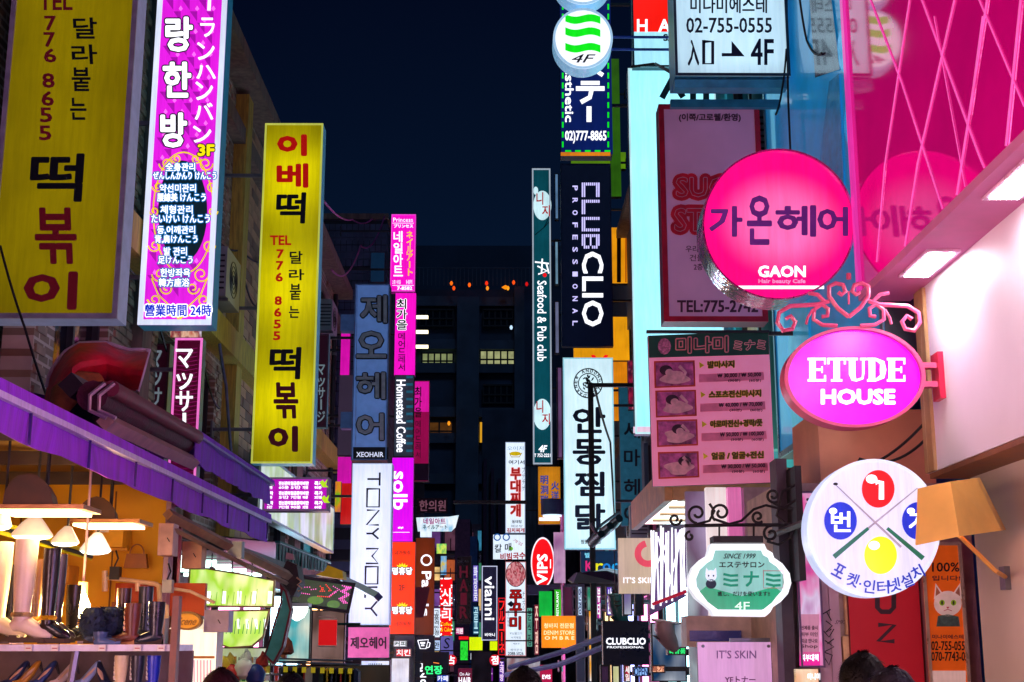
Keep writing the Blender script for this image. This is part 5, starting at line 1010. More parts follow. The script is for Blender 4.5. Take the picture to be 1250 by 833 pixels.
# awning arms in blue across the centre
AW = thing('folding_awning', 'pair of blue grey folding awning arms crossing before the shops in the centre', 'awning', (P(690, 790, 16).x, 16, 0))
MB().tube([P(622, 815, 17), P(690, 795, 16), P(737, 778, 15)], .032, 6).build('arm', mat('#3c5278', .35, .3), AW); MB().tube([P(618, 824, 17), P(682, 812, 16), P(737, 790, 15)], .032, 6).build('arm', mat('#4c648c', .35, .3), AW); MB().tube([P(684, 806, 16), P(684, 820, 16)], .03, 6).build('knuckle', DARK, AW)
AH = MB().tube([P(737, 782, 15), P(737, 782, 15) + Vector((1.2, 0, 0))], .03, 6).build('cross_bar', mat('#3c5278', .35, .3), AW)
# ================================================================== LEFT: STALLS AND AWNINGS
random.seed(5)
PUR = mat('#9a2ce0', .75, var=.25, scale=2.5, bump=.6, streak=True); PUR2 = mat('#8a2ad0', .75, var=.25, scale=3, bump=.6, streak=True); PWH = mat('#d8c8f0', .5, var=.15, streak=True)
XA = -2.05
def awn(name, label, X, top, low, th, Xw, zw, m, mw, sag=.012, arms=()):
    """street awning: sloping cloth from the wall to a valance hanging on plane x = X"""
    c = sum([PX(*p, X) for p in top], Vector()) / len(top); r = thing(name, label, 'awning', (X, c.y, c.z))
    n = 26; T, L_ = [], []
    def lerp(pl, t):
        k = t * (len(pl) - 1); i = min(int(k), len(pl) - 2); return pl[i][0] + (pl[i + 1][0] - pl[i][0]) * (k - i), pl[i][1] + (pl[i + 1][1] - pl[i][1]) * (k - i)
    a0, a1 = PX(*top[0], X), PX(*top[-1], X); b0, b1 = PX(*low[0], X), PX(*low[-1], X)
    b = MB(); b2 = MB(); cl = MB()
    for i in range(n + 1):
        t = i / n; y = a0.y + (a1.y - a0.y) * t; z1 = a0.z + (a1.z - a0.z) * t; z0 = b0.z + (b1.z - b0.z) * t + sag * math.sin(t * 40) * .6
        xo = .012 * math.sin(t * 31) + .008 * math.sin(t * 77)
        T.append(((X + .015 * math.sin(t * 17), y, z1 - th), (X + xo, y, z0))); L_.append((Xw, y, zw))
    for i in range(n):
        (p, q), (p2, q2) = T[i], T[i + 1]
        b.add([p, p2, q2, q, (p[0] - .006, p[1], p[2]), (p2[0] - .006, p2[1], p2[2]), (q2[0] - .006, q2[1], q2[2]), (q[0] - .006, q[1], q[2])], [(0, 1, 2, 3), (7, 6, 5, 4), (3, 2, 6, 7)])
        t = i / n; z1 = a0.z + (a1.z - a0.z) * t; z2 = a0.z + (a1.z - a0.z) * (i + 1) / n
        cl.add([(X, p[1], z1), (X, p2[1], z2), (Xw, p2[1], zw), (Xw, p[1], zw), (X, p[1], z1 - .012), (X, p2[1], z2 - .012), (Xw, p2[1], zw - .012), (Xw, p[1], zw - .012)], [(0, 1, 2, 3), (7, 6, 5, 4), (0, 4, 5, 1)])
    b.build('valance', m, r, smooth=True); cl.build('cloth_top', m, r, smooth=True)
    MB().prism([(X - .02, a0.y, a0.z + .006), (X + .03, a0.y, a0.z + .006), (X + .034, a0.y, a0.z - th * 1.3), (X - .02, a0.y, a0.z - th * 1.3)], (0, a1.y - a0.y, a1.z - a0.z)).build('top_lip', m, r)
    MB().prism([(X - .01, a0.y, a0.z - th * 1.3), (X + .036, a0.y, a0.z - th * 1.3), (X + .036, a0.y, a0.z - th * 2.1), (X - .01, a0.y, a0.z - th * 2.1)], (0, a1.y - a0.y, a1.z - a0.z)).build('front_rail', mw, r)
    return r, a0, a1
aw1, a0, a1 = awn('awning', 'long violet awning with a pale front rail, sloping over the shoe stall', XA, [(-60, 437), (327, 629)], [(-60, 503), (338, 668)], .035, -3.28, 2.86, PUR, PWH)
# its folding arm seen beneath
for pts, nm in (([(205, 628), (290, 672), (352, 703)], 'folding_arm'), ([(212, 646), (300, 690), (350, 712)], 'inner_arm')):
    ps = [P(x, y, 8.6 + i * 1.0) for i, (x, y) in enumerate(pts)]; MB().tube(ps, .038 if nm[0] == 'f' else .018, 4).build(nm, mat('#b08a70', .4, .3), aw1)
p_ = P(288, 672, 9.5); MB().box(p_.x - .05, p_.x + .05, p_.y - .05, p_.y + .05, p_.z - .06, p_.z + .06).build('elbow', STEEL, aw1)
aw2, c0, c1 = awn('awning', 'shorter violet awning running out of a maroon cassette above the long one', -2.12, [(239, 527), (331, 588)], [(238, 566), (330, 617)], .02, -3.28, 3.35, PUR2, mat('#9088c0', .4))
# maroon cassette
CS = thing('awning_cassette', 'open maroon awning cassette with steel elbow arms on its near end', 'awning', (-2.2, 8.5, 3.3))
q0, q1 = PX(136, 470, -2.12), PX(241, 530, -2.12)
def run(dx, dz, r, m, nm, seg=4):
    MB().tube([q0 + Vector((dx, 0, dz)), q1 + Vector((dx, 0, dz))], r, seg).build(nm, m, CS, smooth=seg > 6)
MRN = mat('#4a0c2c', .75, var=.4, bump=.5); run(0, -.02, .045, mat('#701c38', .6), 'front_roller', 12); run(-.10, -.06, .085, MRN, 'cloth_roll', 12); run(-.02, -.20, .05, mat('#c09890', .35, .2), 'pink_bar', 4); run(-.22, .0, .07, mat('#20141c', .5), 'housing', 4)
a = q1; MB().tube([a + Vector((-.02, -.03, -.02)), a + Vector((-.02, .03, -.02))], .055, 14).build('end_cap', mat('#8a5870', .4), CS)
for dx in (.0, .05): MB().tube([q0 + Vector((dx - .02, -.05, -.0)), q0 + Vector((dx - .09, -.07, -.07)), q0 + Vector((dx - .09, -.06, -.15)), q0 + Vector((dx, -.05, -.19))], .012, 6).build('elbow_arm', mat('#c0a0b0', .3, .6), CS)
# sagging red canopy with brown roll
RC = thing('red_canopy', 'sagging dark red canopy with a white hem above the violet awning', 'canopy', P(125, 470, 8.4)); m_ = MB(); n = 12
T1 = [(52, 500), (60, 455), (78, 430), (97, 419), (130, 418), (155, 427), (182, 427)]; B1 = [(56, 540), (66, 520), (78, 500), (100, 480), (130, 470), (152, 475), (168, 478)]
def pl(pts, t): k = t * (len(pts) - 1); i = min(int(k), len(pts) - 2); return (pts[i][0] + (pts[i + 1][0] - pts[i][0]) * (k - i), pts[i][1] + (pts[i + 1][1] - pts[i][1]) * (k - i))
g = []
for i in range(n + 1):
    for j in range(9):
        u, v = i / n, j / 8; a, c = pl(T1, u), pl(B1, u); dpt = 8.5 - .35 * math.sin(v * math.pi) + .1 * math.sin(u * 9 + v * 3)
        g.append(P(a[0] + (c[0] - a[0]) * v, a[1] + (c[1] - a[1]) * v, dpt))
m_.add(g, [(i * 9 + j, i * 9 + j + 1, (i + 1) * 9 + j + 1, (i + 1) * 9 + j) for i in range(n) for j in range(8)]); m_.build('cloth', mat('#d01c34', .55, var=.45, scale=5, bump=.4), RC, smooth=True)
MB().tube([P(*pl(T1, i / 20), 8.48) for i in range(2, 21)] + [P(176, 450, 8.45), P(168, 478, 8.4)], .012, 6).build('hem', mat('#b8a8b8', .5), RC)
BRO = thing('rolled_mat', 'rounded brown quilted bolster in the mouth of the red canopy', 'mat', P(100, 490, 8.2)); 
MB().tube([P(72, 510, 8.1), P(84, 490, 8.15), P(104, 474, 8.2), P(124, 466, 8.25)], [.07, .13, .13, .06], 14).build('bolster', mat('#9a5a2c', .7, var=.35, scale=14, bump=.5), BRO, smooth=True)
DC = thing('vent_hood', 'dark metal vent hood leaning against the maroon awning cassette', 'hood', P(130, 500, 8.0))
MB().prism([P(80, 508, 8.), P(118, 466, 8.), P(142, 466, 7.9), P(160, 560, 7.9), P(120, 545, 8.)], (0, .5, 0)).build('hood_shell', mat('#1c1c20', .3, .5, var=.5), DC)
for i, (x, y) in enumerate(((112, 510), (128, 520), (150, 535))): MB().add([P(x, y, 7.89), P(x + 12, y - 16, 7.89), P(x + 17, y + 4, 7.88), P(x + 8, y + 16, 7.88)], [(0, 1, 2, 3)]).build('foil_patch', mat('#8a7468', .25, .7, bump=.6, scale=20), DC)
# stall back walls
SH = thing('shoe_stall', 'open shoe stall lined with ochre boards under the violet awning', 'building', (-3, 7.5, 0))
OCH2 = mat('#e8ac08', .6, var=.25, scale=1.5); OR2 = mat('#b84208', .55, var=.2, scale=2)  # ochre boards, with golden lamp light also put into the colour
frontal('back_wall', -200, 590, 190, 1100, 8.9, OCH2, .1, SH)
for x in (20, 78, 135): frontal('board_joint', x, 600, x + 1.5, 790, 8.89, mat('#7a4a08', .6), .01, SH)
frontal('orange_band', 140, 712, 250, 752, 8.8, OR2, .06, SH); frontal('lower_wall', 185, 752, 205, 1100, 8.85, mat('#8a5a48', .6), .1, SH)
frontal('post', 190, 612, 196, 1100, 8.7, mat('#a88898', .5), .12, SH); frontal('ribbed_shutter', 196, 640, 219, 725, 8.95, mat('#8a4050', .5, var=.3, scale=4), .05, SH)
rb = MB(); 
for i in range(8): a, c = P(197 + i * 2.8, 645, 8.93), P(198.2 + i * 2.8, 724, 8.93); rb.box(a.x, c.x, 8.92, 8.95, c.z, a.z)
rb.build('shutter_ribs', mat('#b86878', .4), SH, kind='stuff')
a = P(-60, 562, 8.2); c = P(190, 600, 8.2)
MB().add([(-3.3, 3.5, 2.7), (-2.15, 3.5, 2.66), (-2.15, 10, 2.66), (-3.3, 10, 2.7), (-3.3, 3.5, 2.74), (-2.15, 3.5, 2.7), (-2.15, 10, 2.7), (-3.3, 10, 2.74)], [(0, 1, 2, 3), (7, 6, 5, 4), (0, 4, 5, 1), (1, 5, 6, 2), (2, 6, 7, 3)]).build('ceiling', mat('#7a6038', .6, var=.25, scale=1), SH)
MB().box(-3.35, -3.3, 3.5, 8.8, 0, 3.0).build('side_wall', OCH2, SH)
for y in (4.5, 5.4, 6.3, 7.2, 8.1): MB().box(-3.25, -2.16, y, y + .03, 2.58, 2.655).build('rafter', mat('#3a2c20', .5), SH)
MB().tube([(-2.18, 3.5, 2.6), (-2.18, 10, 2.6)], .015, 6).build('rail', mat('#c09040', .3, .6), SH)
# floodlights
def lamp_light(root, loc, w, col, rad=.05):
    ld = bpy.data.lights.new('lamp_light', 'POINT'); ld.energy = w; ld.color = col; ld.shadow_soft_size = rad
    lo = bpy.data.objects.new('lamp_light', ld); COL.objects.link(lo); lo.parent = root; lo.location = loc - root_world(root)
def flood(label, x0, y0, x1, yb, Y, tilt=0):
    t = thing('flood_lamp', label, 'lamp', P((x0 + x1) / 2, (y0 + yb) / 2, Y), 'lamps hanging over the shoe stall')
    w = x1 - x0; cx = (x0 + x1) / 2; ym = yb - (yb - y0) * .22
    outl = [(x0, ym)] + [(cx - w * .12 - w * .28 * math.cos(math.pi * i / 8), ym - (ym - y0) * math.sin(math.pi * i / 8)) for i in range(9)] + [(x1 - w * .1, ym), (x1, ym + 2)]
    MB().prism([P(x, y, Y) for x, y in outl], (-.05, .24, .0)).build('shade', mat('#402414', .5, .2, bump=.1, var=.4), t, smooth=False)
    a, c = P(x0, ym, Y), P(x1, ym, Y)
    MB().box(a.x - .01, c.x + .01, Y - .03, Y + .26, a.z - .025, a.z - .004).build('rim', mat('#b07848', .35, .4), t)
    MB().box(a.x + .02, c.x - .03, Y - .015, Y + .24, a.z - .04, a.z - .026).build('diffuser', lit('#ffd098', 9., .03), t)
    lamp_light(t, Vector(((a.x + c.x) / 2, Y + .1, a.z - .1)), 13, (1, .64, .26), .1)
    MB().tube([Vector((cx and (a.x + c.x) / 2, Y + .1, a.z)), Vector(((a.x + c.x) / 2, Y + .1, 2.66))], .01, 6).build('cord', WIRE, t)
flood('largest brown hooded stall lamp at the left edge with a white glowing underside', -8, 578, 102, 626, 6.4)
flood('second brown hooded stall lamp right of the largest one', 86, 606, 170, 641, 7.4)
def spot(label, cx, cy, w, h, Y, col, s_):
    t = thing('spot_lamp', label, 'lamp', P(cx, cy, Y), 'small spot lamps under the stall ceiling')
    a = P(cx, cy, Y); ww = w / F * Y / 2; hh = h / F * Y / 2
    MB().tube([a + Vector((0, .03, hh)), a + Vector((0, .01, hh * .4)), a + Vector((0, 0, -hh * .6)), a + Vector((0, 0, -hh * .75))], [ww * .3, ww * .6, ww, ww * 1.02], 16, flat=.7).build('shade', mat('#c8b8a8', .3, em=col, ems=.5), t, smooth=True)
    MB().tube([a + Vector((0, 0, -hh * .76)), a + Vector((0, 0, -hh * .95)), a + Vector((0, 0, -hh * 1.1))], [ww * .95, ww * .8, ww * .3], 16, flat=.7).build('bulb', lit(col, s_), t, smooth=True)
    MB().tube([a + Vector((0, .03, hh)), Vector((a.x, a.y + .03, 2.66))], .007, 5).build('cord', WIRE, t)
spot('pink white spot lamp at the far left edge', 2, 632, 26, 28, 6.5, '#ffe0b8', 7); spot('broad white spot lamp behind the large hooded lamp', 40, 645, 50, 26, 7., '#ffe4c0', 7); spot('slanted cream spot lamp between the two hooded lamps', 80, 655, 34, 22, 7.3, '#ffe8c0', 7); spot('cool white spot lamp under the second hooded lamp', 117, 664, 38, 24, 7.7, '#e8fff4', 3)
BU = thing('bare_bulb', 'dazzling bare bulb hanging low over the shoe shelf', 'lamp', P(100, 738, 6.9)); a = P(100, 738, 6.9)
sp = [a + Vector((.03 * math.cos(i * .7), .03 * math.sin(i * .7), .05 - i * .0045)) for i in range(26)]; MB().tube([a + Vector((0, 0, z)) for z in (-.07, -.062, -.035, 0, .03, .05)], [.008, .028, .042, .04, .026, .018], 16).build('bulb_glass', lit('#fff0c8', 30., .02), BU, smooth=True)
MB().tube([a + Vector((0, 0, .05)), a + Vector((0, 0, .11))], .025, 10).build('socket', mat('#c8a878', .4), BU); MB().tube([a + Vector((0, 0, .11)), P(105, 668, 6.9), Vector((a.x, 6.9, 2.66))], .007, 5).build('cord', mat('#a08088', .5), BU)
lamp_light(BU, a + Vector((0, -.07, -.02)), 48, (1, .62, .2), .05)
# conduits, boxes
CN = thing('pipe_rail', 'cream pipe rail with elbow joints on the back wall of the stall', 'pipe', P(165, 712, 8.6))
for pts, r in (([(128, 705), (190, 713)], .014), ([(128, 697), (128, 722)], .018), ([(190, 713), (194, 716), (195, 735), (199, 738), (203, 740), (203, 755)], .016), ([(168, 722), (168, 712)], .016), ([(205, 718), (232, 722), (262, 736)], .01)): MB().tube([P(x, y, 8.6) for x, y in pts], r, 8).build('pipe', mat('#d8b890', .35), CN, smooth=True)
for lab, bx, Y, c in (('pale pink junction box on the stall post', (193, 639, 211, 678), 8.55, '#c09890'), ('tan junction box hanging under the awning arm', (222, 661, 246, 694), 9., '#c8926a'), ('slanted grey lavender box beside the cream shop board', (249, 745, 279, 772), 8.4, '#9080a0')):
    s = Sign('junction_box', lab, 'box', bx, Y, .14); s.cabinet(mat(c, .5), mat(c, .45), None, name='case', fname='lid'); s.line([((bx[0] + bx[2]) / 2 + 2, (bx[1] + bx[3]) / 2 - 2), ((bx[0] + bx[2]) / 2 + 5, (bx[1] + bx[3]) / 2 + 3)], 1.2, BLACK, 1, 'latch')
s = Sign('shop_board', 'dazzling cream shop board behind an oval plaque', 'sign', (206, 768, 262, 900), 8.5, .2); s.cabinet(mat('#c09060', .4), lit('#fff0d8', 1.3, .1)); s.rect(206, 801, 262, 804, mat('#c07838', .5), 1, 'shelf_line')
st_ = [(208 + i * 4, 806, 210 + i * 4, 899) for i in range(13)]; s.rects(st_, lit('#f0b0c0', .9), 1, 'ribs')
MB().prism([P(206, 768, 8.5), P(230, 750, 8.5), P(262, 768, 8.5)], (0, .2, 0)).build('gable', lit('#ffe8c8', 1.1), s.root)
s = Sign('oval_plaque', 'amber oval plaque with faint lettering on the cream shop board', 'plaque', Y=8.35, D=.05, poly=ellipse(228, 758, 18, 11.5, 32)); s.cabinet(mat('#a06820', .4), mat('#d89a28', .45, var=.12, em='#a06008', ems=.5), mat('#8a5a10', .4), .012); s.text('Scene', (217, 754, 240, 763), mat('#a87020', .5), bold=.5, layer=1, slant=.2)
# shelf and shoes
SF = thing('shoe_shelf', 'two tier white shoe shelf at eye level at the lower left', 'shelf', P(100, 800, 6.4)); zs = P(100, 787, 6.4).z; xs0, xs1 = P(-60, 787, 6.4).x, P(209, 787, 6.4).x
MB().box(xs0, xs1, 6.4, 6.85, zs - .03, zs).build('shelf_board', mat('#c8c8d8', .35), SF); z2 = P(100, 846, 6.4).z; MB().box(xs0, xs1, 6.4, 6.85, z2 - .03, z2).build('shelf_board', mat('#c8c8d8', .35), SF)
MB().box(xs0, xs1, 6.85, 6.88, z2 - .5, zs - .03).build('back_panel', mat('#6a5a58', .6), SF); MB().box(xs1, xs1 + .03, 6.38, 6.44, 0, zs + .22).build('side_post', mat('#7a4a38', .5), SF)
a = P(94, 790, 6.42); MB().tube([a, P(84, 845, 6.42)], .018, 6).build('strut', STEEL, SF)
def boot(label, x, ybase, h, w, Y, m, facing=1, fur=False, strap=None, laces=None, sole='#3a2418', name='boot', ang=0.):
    """a boot standing with its sole on ybase, h px tall, toe to +x (facing 1) turned by ang"""
    t = thing(name, label, 'shoe', P(x, ybase, Y)); o = P(x, ybase, Y); k = Y / F; H = h * k; Wd = w * k; f = facing
    ca, sa = math.cos(ang), math.sin(ang)
    def q(dx, dy, dz): return o + Vector((f * (dx * ca - dy * sa), dx * sa * -1 - dy * ca * 0 + dy, dz))
    r = Wd * .3; FL_ = Wd * .95
    if fur: ctr = [(0, 0, H), (0, 0, H * .75), (0, 0, H * .45), (0, 0, H * .22)]; rad = [r * 1.2, r * 1.7, r * 1.75, r * 1.2]
    else: ctr = [(0, 0, H), (.0, 0, H * .8), (0, 0, H * .55), (0, 0, H * .3), (0, 0, min(H * .2, .12))]; rad = [r * 1.12, r * 1.1, r, r * .82, r * .85]
    b = MB(); b.tube([q(*c) for c in ctr], rad, 16)
    if fur:
        for i in range(150):
            th, zz = random.uniform(0, 6.28), random.uniform(H * .2, H); rr = r * 1.65; p = q(rr * math.cos(th), rr * math.sin(th), zz); d = Vector((math.cos(th) * .02, math.sin(th) * .02, random.uniform(-.02, .01))); e = Vector((-math.sin(th), math.cos(th), .3)) * .008
            b.add([p - e, p + e, p + d * 1.4], [(0, 1, 2)])
    b.build('shaft', m, t, smooth=not fur)
    fh = min(H * .2, .10)
    MB().tube([q(-r * .9, 0, fh * .75), q(-r * .2, 0, fh * .95), q(r * .6, 0, fh * .85), q(FL_ * .55, 0, fh * .55), q(FL_ * .8, 0, fh * .42), q(FL_ * .98, 0, fh * .3)], [r * .5, r * .85, r * .85, r * .7, r * .62, r * .25], 14).build('foot', m if not fur else mat('#304868', .3), t, smooth=True)
    sl = [(-r * 1.0, -r * .5), (r * .2, -r * .6), (FL_ * .8, -r * .6), (FL_ * 1.02, 0), (FL_ * .8, r * .6), (r * .2, r * .6), (-r * 1.0, r * .5)]
    MB().prism([q(a_, b_, 0.001) for a_, b_ in sl], (0, 0, .022)).build('sole', mat(sole, .6), t); MB().box(*sorted((q(-r, 0, 0).x, q(-r * .2, 0, 0).x)), o.y - r * .4, o.y + r * .4, o.z, o.z + .035).build('heel', mat(sole, .6), t)
    if strap: MB().tube([q((r * .9) * math.cos(a_), (r * .9) * math.sin(a_), H * .27) for a_ in [i * .6283 for i in range(11)]], .012, 6).build('strap', mat(strap, .3, .6), t)
    if laces:
        lb = MB()
        for i in range(5): z = H * (.35 + i * .13); lb.tube([q(r * .85, -r * .5, z), q(r * 1.05, 0, z + .012), q(r * .85, r * .5, z)], .006, 5)
        lb.build('laces', mat(laces, .6), t)
    return t
boot('tall cream leather boot at the left end of the top shelf', 24, 785, 122, 40, 6.5, mat('#d8c8b8', .35, var=.1), strap='#b09878', name='tall_boot'); boot('second cream boot leaning behind the first at the left edge', -6, 784, 118, 38, 6.62, mat('#d8c8b8', .35, var=.1), name='tall_boot')
boot('tall black riding boot with a gold buckle strap', 56, 786, 112, 30, 6.5, mat('#181420', .25, var=.3), strap='#e0a820', name='tall_boot'); boot('grey black riding boot partly behind the buckled one', 66, 785, 104, 26, 6.66, mat('#302838', .3, var=.2), name='tall_boot')
boot('fluffy dark blue fur boot left of its twin', 112, 786, 42, 30, 6.5, mat('#142840', .8, var=.5, scale=30), fur=True, name='fur_boot'); boot('fluffy dark blue fur boot next to the brown boot', 134, 785, 42, 30, 6.58, mat('#182c48', .8, var=.5, scale=30), fur=True, name='fur_boot')
boot('brown lace up ankle boot on a tan sole', 160, 787, 48, 30, 6.5, mat('#6a3020', .4, var=.25), facing=-1, laces='#d0a890', sole='#c08850', name='ankle_boot'); boot('navy blue lace up ankle boot at the right end of the top shelf', 189, 787, 50, 30, 6.5, mat('#101c34', .3, var=.3), facing=-1, laces='#7080a0', name='ankle_boot')
boot('slate blue flat shoe lying before the fur boots', 122, 786, 14, 26, 6.43, mat('#405880', .3), name='flat_shoe')
def low_shoe(label, x, ybase, h, w, Y, m, facing=1, laces=None, name='flat_shoe', sole='#202020'):
    """a shoe propped on its toe against the shelf back, heel up"""
    t = thing(name, label, 'shoe', P(x, ybase, Y)); o = P(x, ybase, Y); k = Y / F; H = h * k; W_ = w * k * facing; r = w * k * .27
    MB().tube([o + Vector((-W_ * .5, 0, .02)), o + Vector((-W_ * .38, .01, .035)), o + Vector((-W_ * .1, .03, H * .3)), o + Vector((W_ * .2, .06, H * .62)), o + Vector((W_ * .45, .08, H * .95)), o + Vector((W_ * .52, .09, H * 1.02))], [r * .3, r * .75, r * .95, r * .9, r * .62, r * .3], 14, flat=.85).build('upper', m, t, smooth=True)
    MB().tube([o + Vector((-W_ * .02, .03 - r * .8, H * .42)), o + Vector((W_ * .2, .06 - r * .85, H * .64)), o + Vector((W_ * .4, .08 - r * .6, H * .86))], [r * .2, r * .52, r * .3], 12, flat=.4).build('lining', mat('#c0a080', .6), t, smooth=True)
    MB().tube([o + Vector((W_ * .5, .09, H)), o + Vector((W_ * .68, .1, H * .6))], [r * .4, r * .2], 8).build('heel', mat(sole, .5), t)
    return t
for x, c, lb, n_ in ((10, '#182848', 'dark blue low shoe at the left end of the lower shelf', 'flat_shoe'), (25, '#b08020', 'mustard yellow shoe on the lower shelf', 'flat_shoe'), (45, '#203868', 'deep blue pointed shoe on the lower shelf', 'flat_shoe'), (70, '#c0b0a8', 'pale grey round toed shoe on the lower shelf', 'flat_shoe'), (100, '#88a0c0', 'light blue pump with a tan lining on the lower shelf', 'flat_shoe'), (123, '#101c38', 'navy slip on shoe standing upright on the lower shelf', 'flat_shoe'), (146, '#e0d0a0', 'cream high top trainer with big white laces', 'trainer'), (166, '#101830', 'dark navy high top trainer on the lower shelf', 'trainer'), (186, '#1030c0', 'bright cobalt blue high top trainer', 'trainer')):
    (boot if n_ == 'trainer' else low_shoe)(lb, x, 845, 42 if n_ == 'trainer' else 34, 24, 6.45, mat(c, .4, var=.2), facing=1 if x < 110 else -1, laces='#e8e0d0' if n_ == 'trainer' else None, name=n_, sole='#202020')
# lit green fabric banners
GB = dict(pat=5., pc=('#a0d820', '#f8f8b0', '#60a818'))
for lab, pts, Y in (('upper glowing green and white printed fabric banner', [(228, 741), (334, 742), (336, 708), (300, 703), (262, 697), (231, 692)], 10.2), ('lower glowing green banner with leafy print and a curved bottom', [(262, 745), (330, 744), (322, 778), (308, 790), (280, 792), (264, 786)], 10.1)):
    s = Sign('fabric_banner', lab, 'banner', Y=Y, D=.03, poly=pts); s.cabinet(mat('#b8a070', .5), lit('#f0ffc0', 1.15, .15, **GB), mat('#a89060', .4), .012, proud=.008)
    y0 = 735 if Y > 10.15 else 770
    s.line([[(235 + i * 7 if Y > 10.15 else 266 + i * 5, y0 + 4), (237 + i * 7 if Y > 10.15 else 268 + i * 5, y0 - 8 - (i % 3) * 4)] for i in range(12)], 1., lit('#a8cc58' if Y > 10.15 else '#58a058', .8), 1.5, 'leaf_print')
    xa = min(p[0] for p in pts); xb = max(p[0] for p in pts)
    s.line([[(xa + 8 + i * (xb - xa - 14) / 5, y0 - 2 - 22 * (Y > 10.15) * .5), (xa + 7 + i * (xb - xa - 14) / 5, y0 + (2 if Y > 10.15 else -14))] for i in range(6)], 5 if Y > 10.15 else 3, lit('#ffffff', 1.5), 1, 'tube_glow')
s = Sign('curved_board', 'curved teal and maroon side panel right of the green banners', 'panel', Y=10.6, D=.1, poly=[(322, 800), (334, 770), (345, 735), (342, 712), (350, 722), (356, 745), (346, 790), (334, 812)]); s.cabinet(mat('#5a1020', .5), mat('#408880', .4, var=.3, em='#184840', ems=.5), mat('#701828', .5), .015)
# fluorescent tubes under the far canopy
FT = thing('lit_ceiling', 'dark shop ceiling with five rows of fluorescent tubes under the awning arm', 'ceiling', (-2.6, 11.5, 2.3)); MB().box(-3.3, -2.05, 10.2, 14., 2.33, 2.39).build('ceiling_panel', mat('#203038', .5), FT)
for i, y in enumerate((10.6, 11.2, 11.8, 12.5, 13.3)): MB().tube([(-3.1, y, 2.3), (-2.35, y, 2.3)], .016, 8).build('tube', lit('#d0fff0', 5.), FT)
# purple price board
s = Sign('menu_sign', 'magenta lit price board with white Korean rows and lime leaf corners', 'sign', (321, 583, 401, 624), 14.2, .2); s.cabinet(mat('#705878', .4), lit('#b810b8', 1., .12), mat('#a898a8', .4, em='#604868', ems=.4), .02); s.bracket(-3.3, (.5,), DARK)
for r_ in range(3):
    for c_, (st, w) in enumerate((('경락', 9), ('전신관리', 17), ('얼굴관리', 17), ('비만', 9), ('특가', 12))):
        x = 326 + c_ * 14.5; s.text(st, (x, 588 + r_ * 12, x + w * .8, 592.5 + r_ * 12), L_WHITE, bold=.5, layer=1); s.text(('3만원', '60분', '5만', '7만원', '90분')[(c_ + r_) % 5], (x, 593.5 + r_ * 12, x + w * .7, 597 + r_ * 12), L_WHITE, bold=.3, layer=1)
for x, y in ((394, 589), (396, 608), (322, 606)): s.poly([(x, y + 6), (x - 4, y), (x, y - 3), (x + 2, y), (x + 6, y - 4), (x + 4, y + 3), (x + 7, y + 6)], lit('#b8e820', 1.), 2, 'lime_leaf')
s = Sign('picture_board', 'pale picture board with green leaves facing the street behind the magenta price board', 'sign', X=-2.75, Y=15, D=.12, poly=[(326, 627), (420, 625), (419, 683), (355, 645)])
ya, yb_ = 15.2, 22.; zA = PX(418, 628, -2.75).z; zB = PX(418, 682, -2.75).z; s.loop = [Vector((-2.75, ya, zB)), Vector((-2.75, yb_, zB)), Vector((-2.75, yb_, zA)), Vector((-2.75, ya, zA))]; s.c = sum(s.loop, Vector()) / 4; s.root.location = (-2.8, 18.5, zB)
s.cabinet(STEEL, lit('#c8dce8', .75, .2, pat=.9, pc=('#e8f0f8', '#98c030', '#a8c0d0')), mat('#90a8b8', .4), .03); s.bracket(-3.3, (.5,), DARK)
# teal awning
aw3, _, _ = awn('awning', 'small striped teal awning beyond the violet ones', -2.3, [(338, 661), (401, 686)], [(338, 688), (402, 700)], .012, -3.28, 2.75, mat('#1c6860', .7, var=.1), mat('#88a8b0', .4))
stp = MB()
for i in range(16):
    x = 341 + i * 3.9; t = i / 15; a = PX(x, 663 + 25 * (x - 338) / 63, -2.29); c = PX(x, 687 + 12 * (x - 338) / 64, -2.29); stp.box(-2.292, -2.283, a.y - .03, a.y + .03, c.z, a.z)
stp.build('stripe_ribs', mat('#0c3c3a', .7), aw3, kind='stuff')
tb = P(352, 640, 14.8)
# led sign
s = Sign('led_sign', 'tilted dark green LED sign with pink and red light patterns', 'sign', D=.12, plane=((P(390, 725, 13.).x, 13., 0), (.22, -1, 0)), poly=[(351, 738), (426, 749), (434, 712), (362, 702)]); s.cabinet(BLACK, mat('#0c2418', .3, var=.8, scale=3, em='#1c5018', ems=.5), BLACK, .03)
PKL = lit('#ff60c8', 1.5); RDL = lit('#ff3820', 1.3)
dotted(s, [[(418 + k, 715 + k * .6), (426 + k, 717), (416 + k, 722), (423 + k, 726), (414 + k, 731), (421 + k, 738)] for k in (0, 2.2, 4.4)], .8, PKL)
dotted(s, [[(372, 717), (378, 717), (380, 720), (388, 719)], [(407, 716), (414, 720), (408, 723), (402, 728), (412, 722)], [(366, 724), (380, 726)]], .7, PKL); dotted(s, [[(391, 716), (396, 722), (391, 722), (396, 716)], [(398, 714), (404, 721), (399, 722)], [(388, 728), (402, 729), (408, 724)]], .8, RDL)
s.poly(ellipse(385, 733, 10, 5, 14), lit('#60b020', .5), .7, 'green_glow'); s.poly(ellipse(407, 738, 8, 5, 14), lit('#50a818', .45), .7, 'green_glow')
lr = [(365 + i * 6.5 - .7, 704 + i * 1 - .7, 365 + i * 6.5 + .7, 704 + i * 1 + .7) for i in range(10)] + [(356 + i * 7 - .7, 736 + i * 1.1 - .7, 356 + i * 7 + .7, 736 + i * 1.1 + .7) for i in range(10)]; s.rects(lr, PKL, 1.5, 'border_lamps'); s.bracket(-3.3, (.5,), DARK)
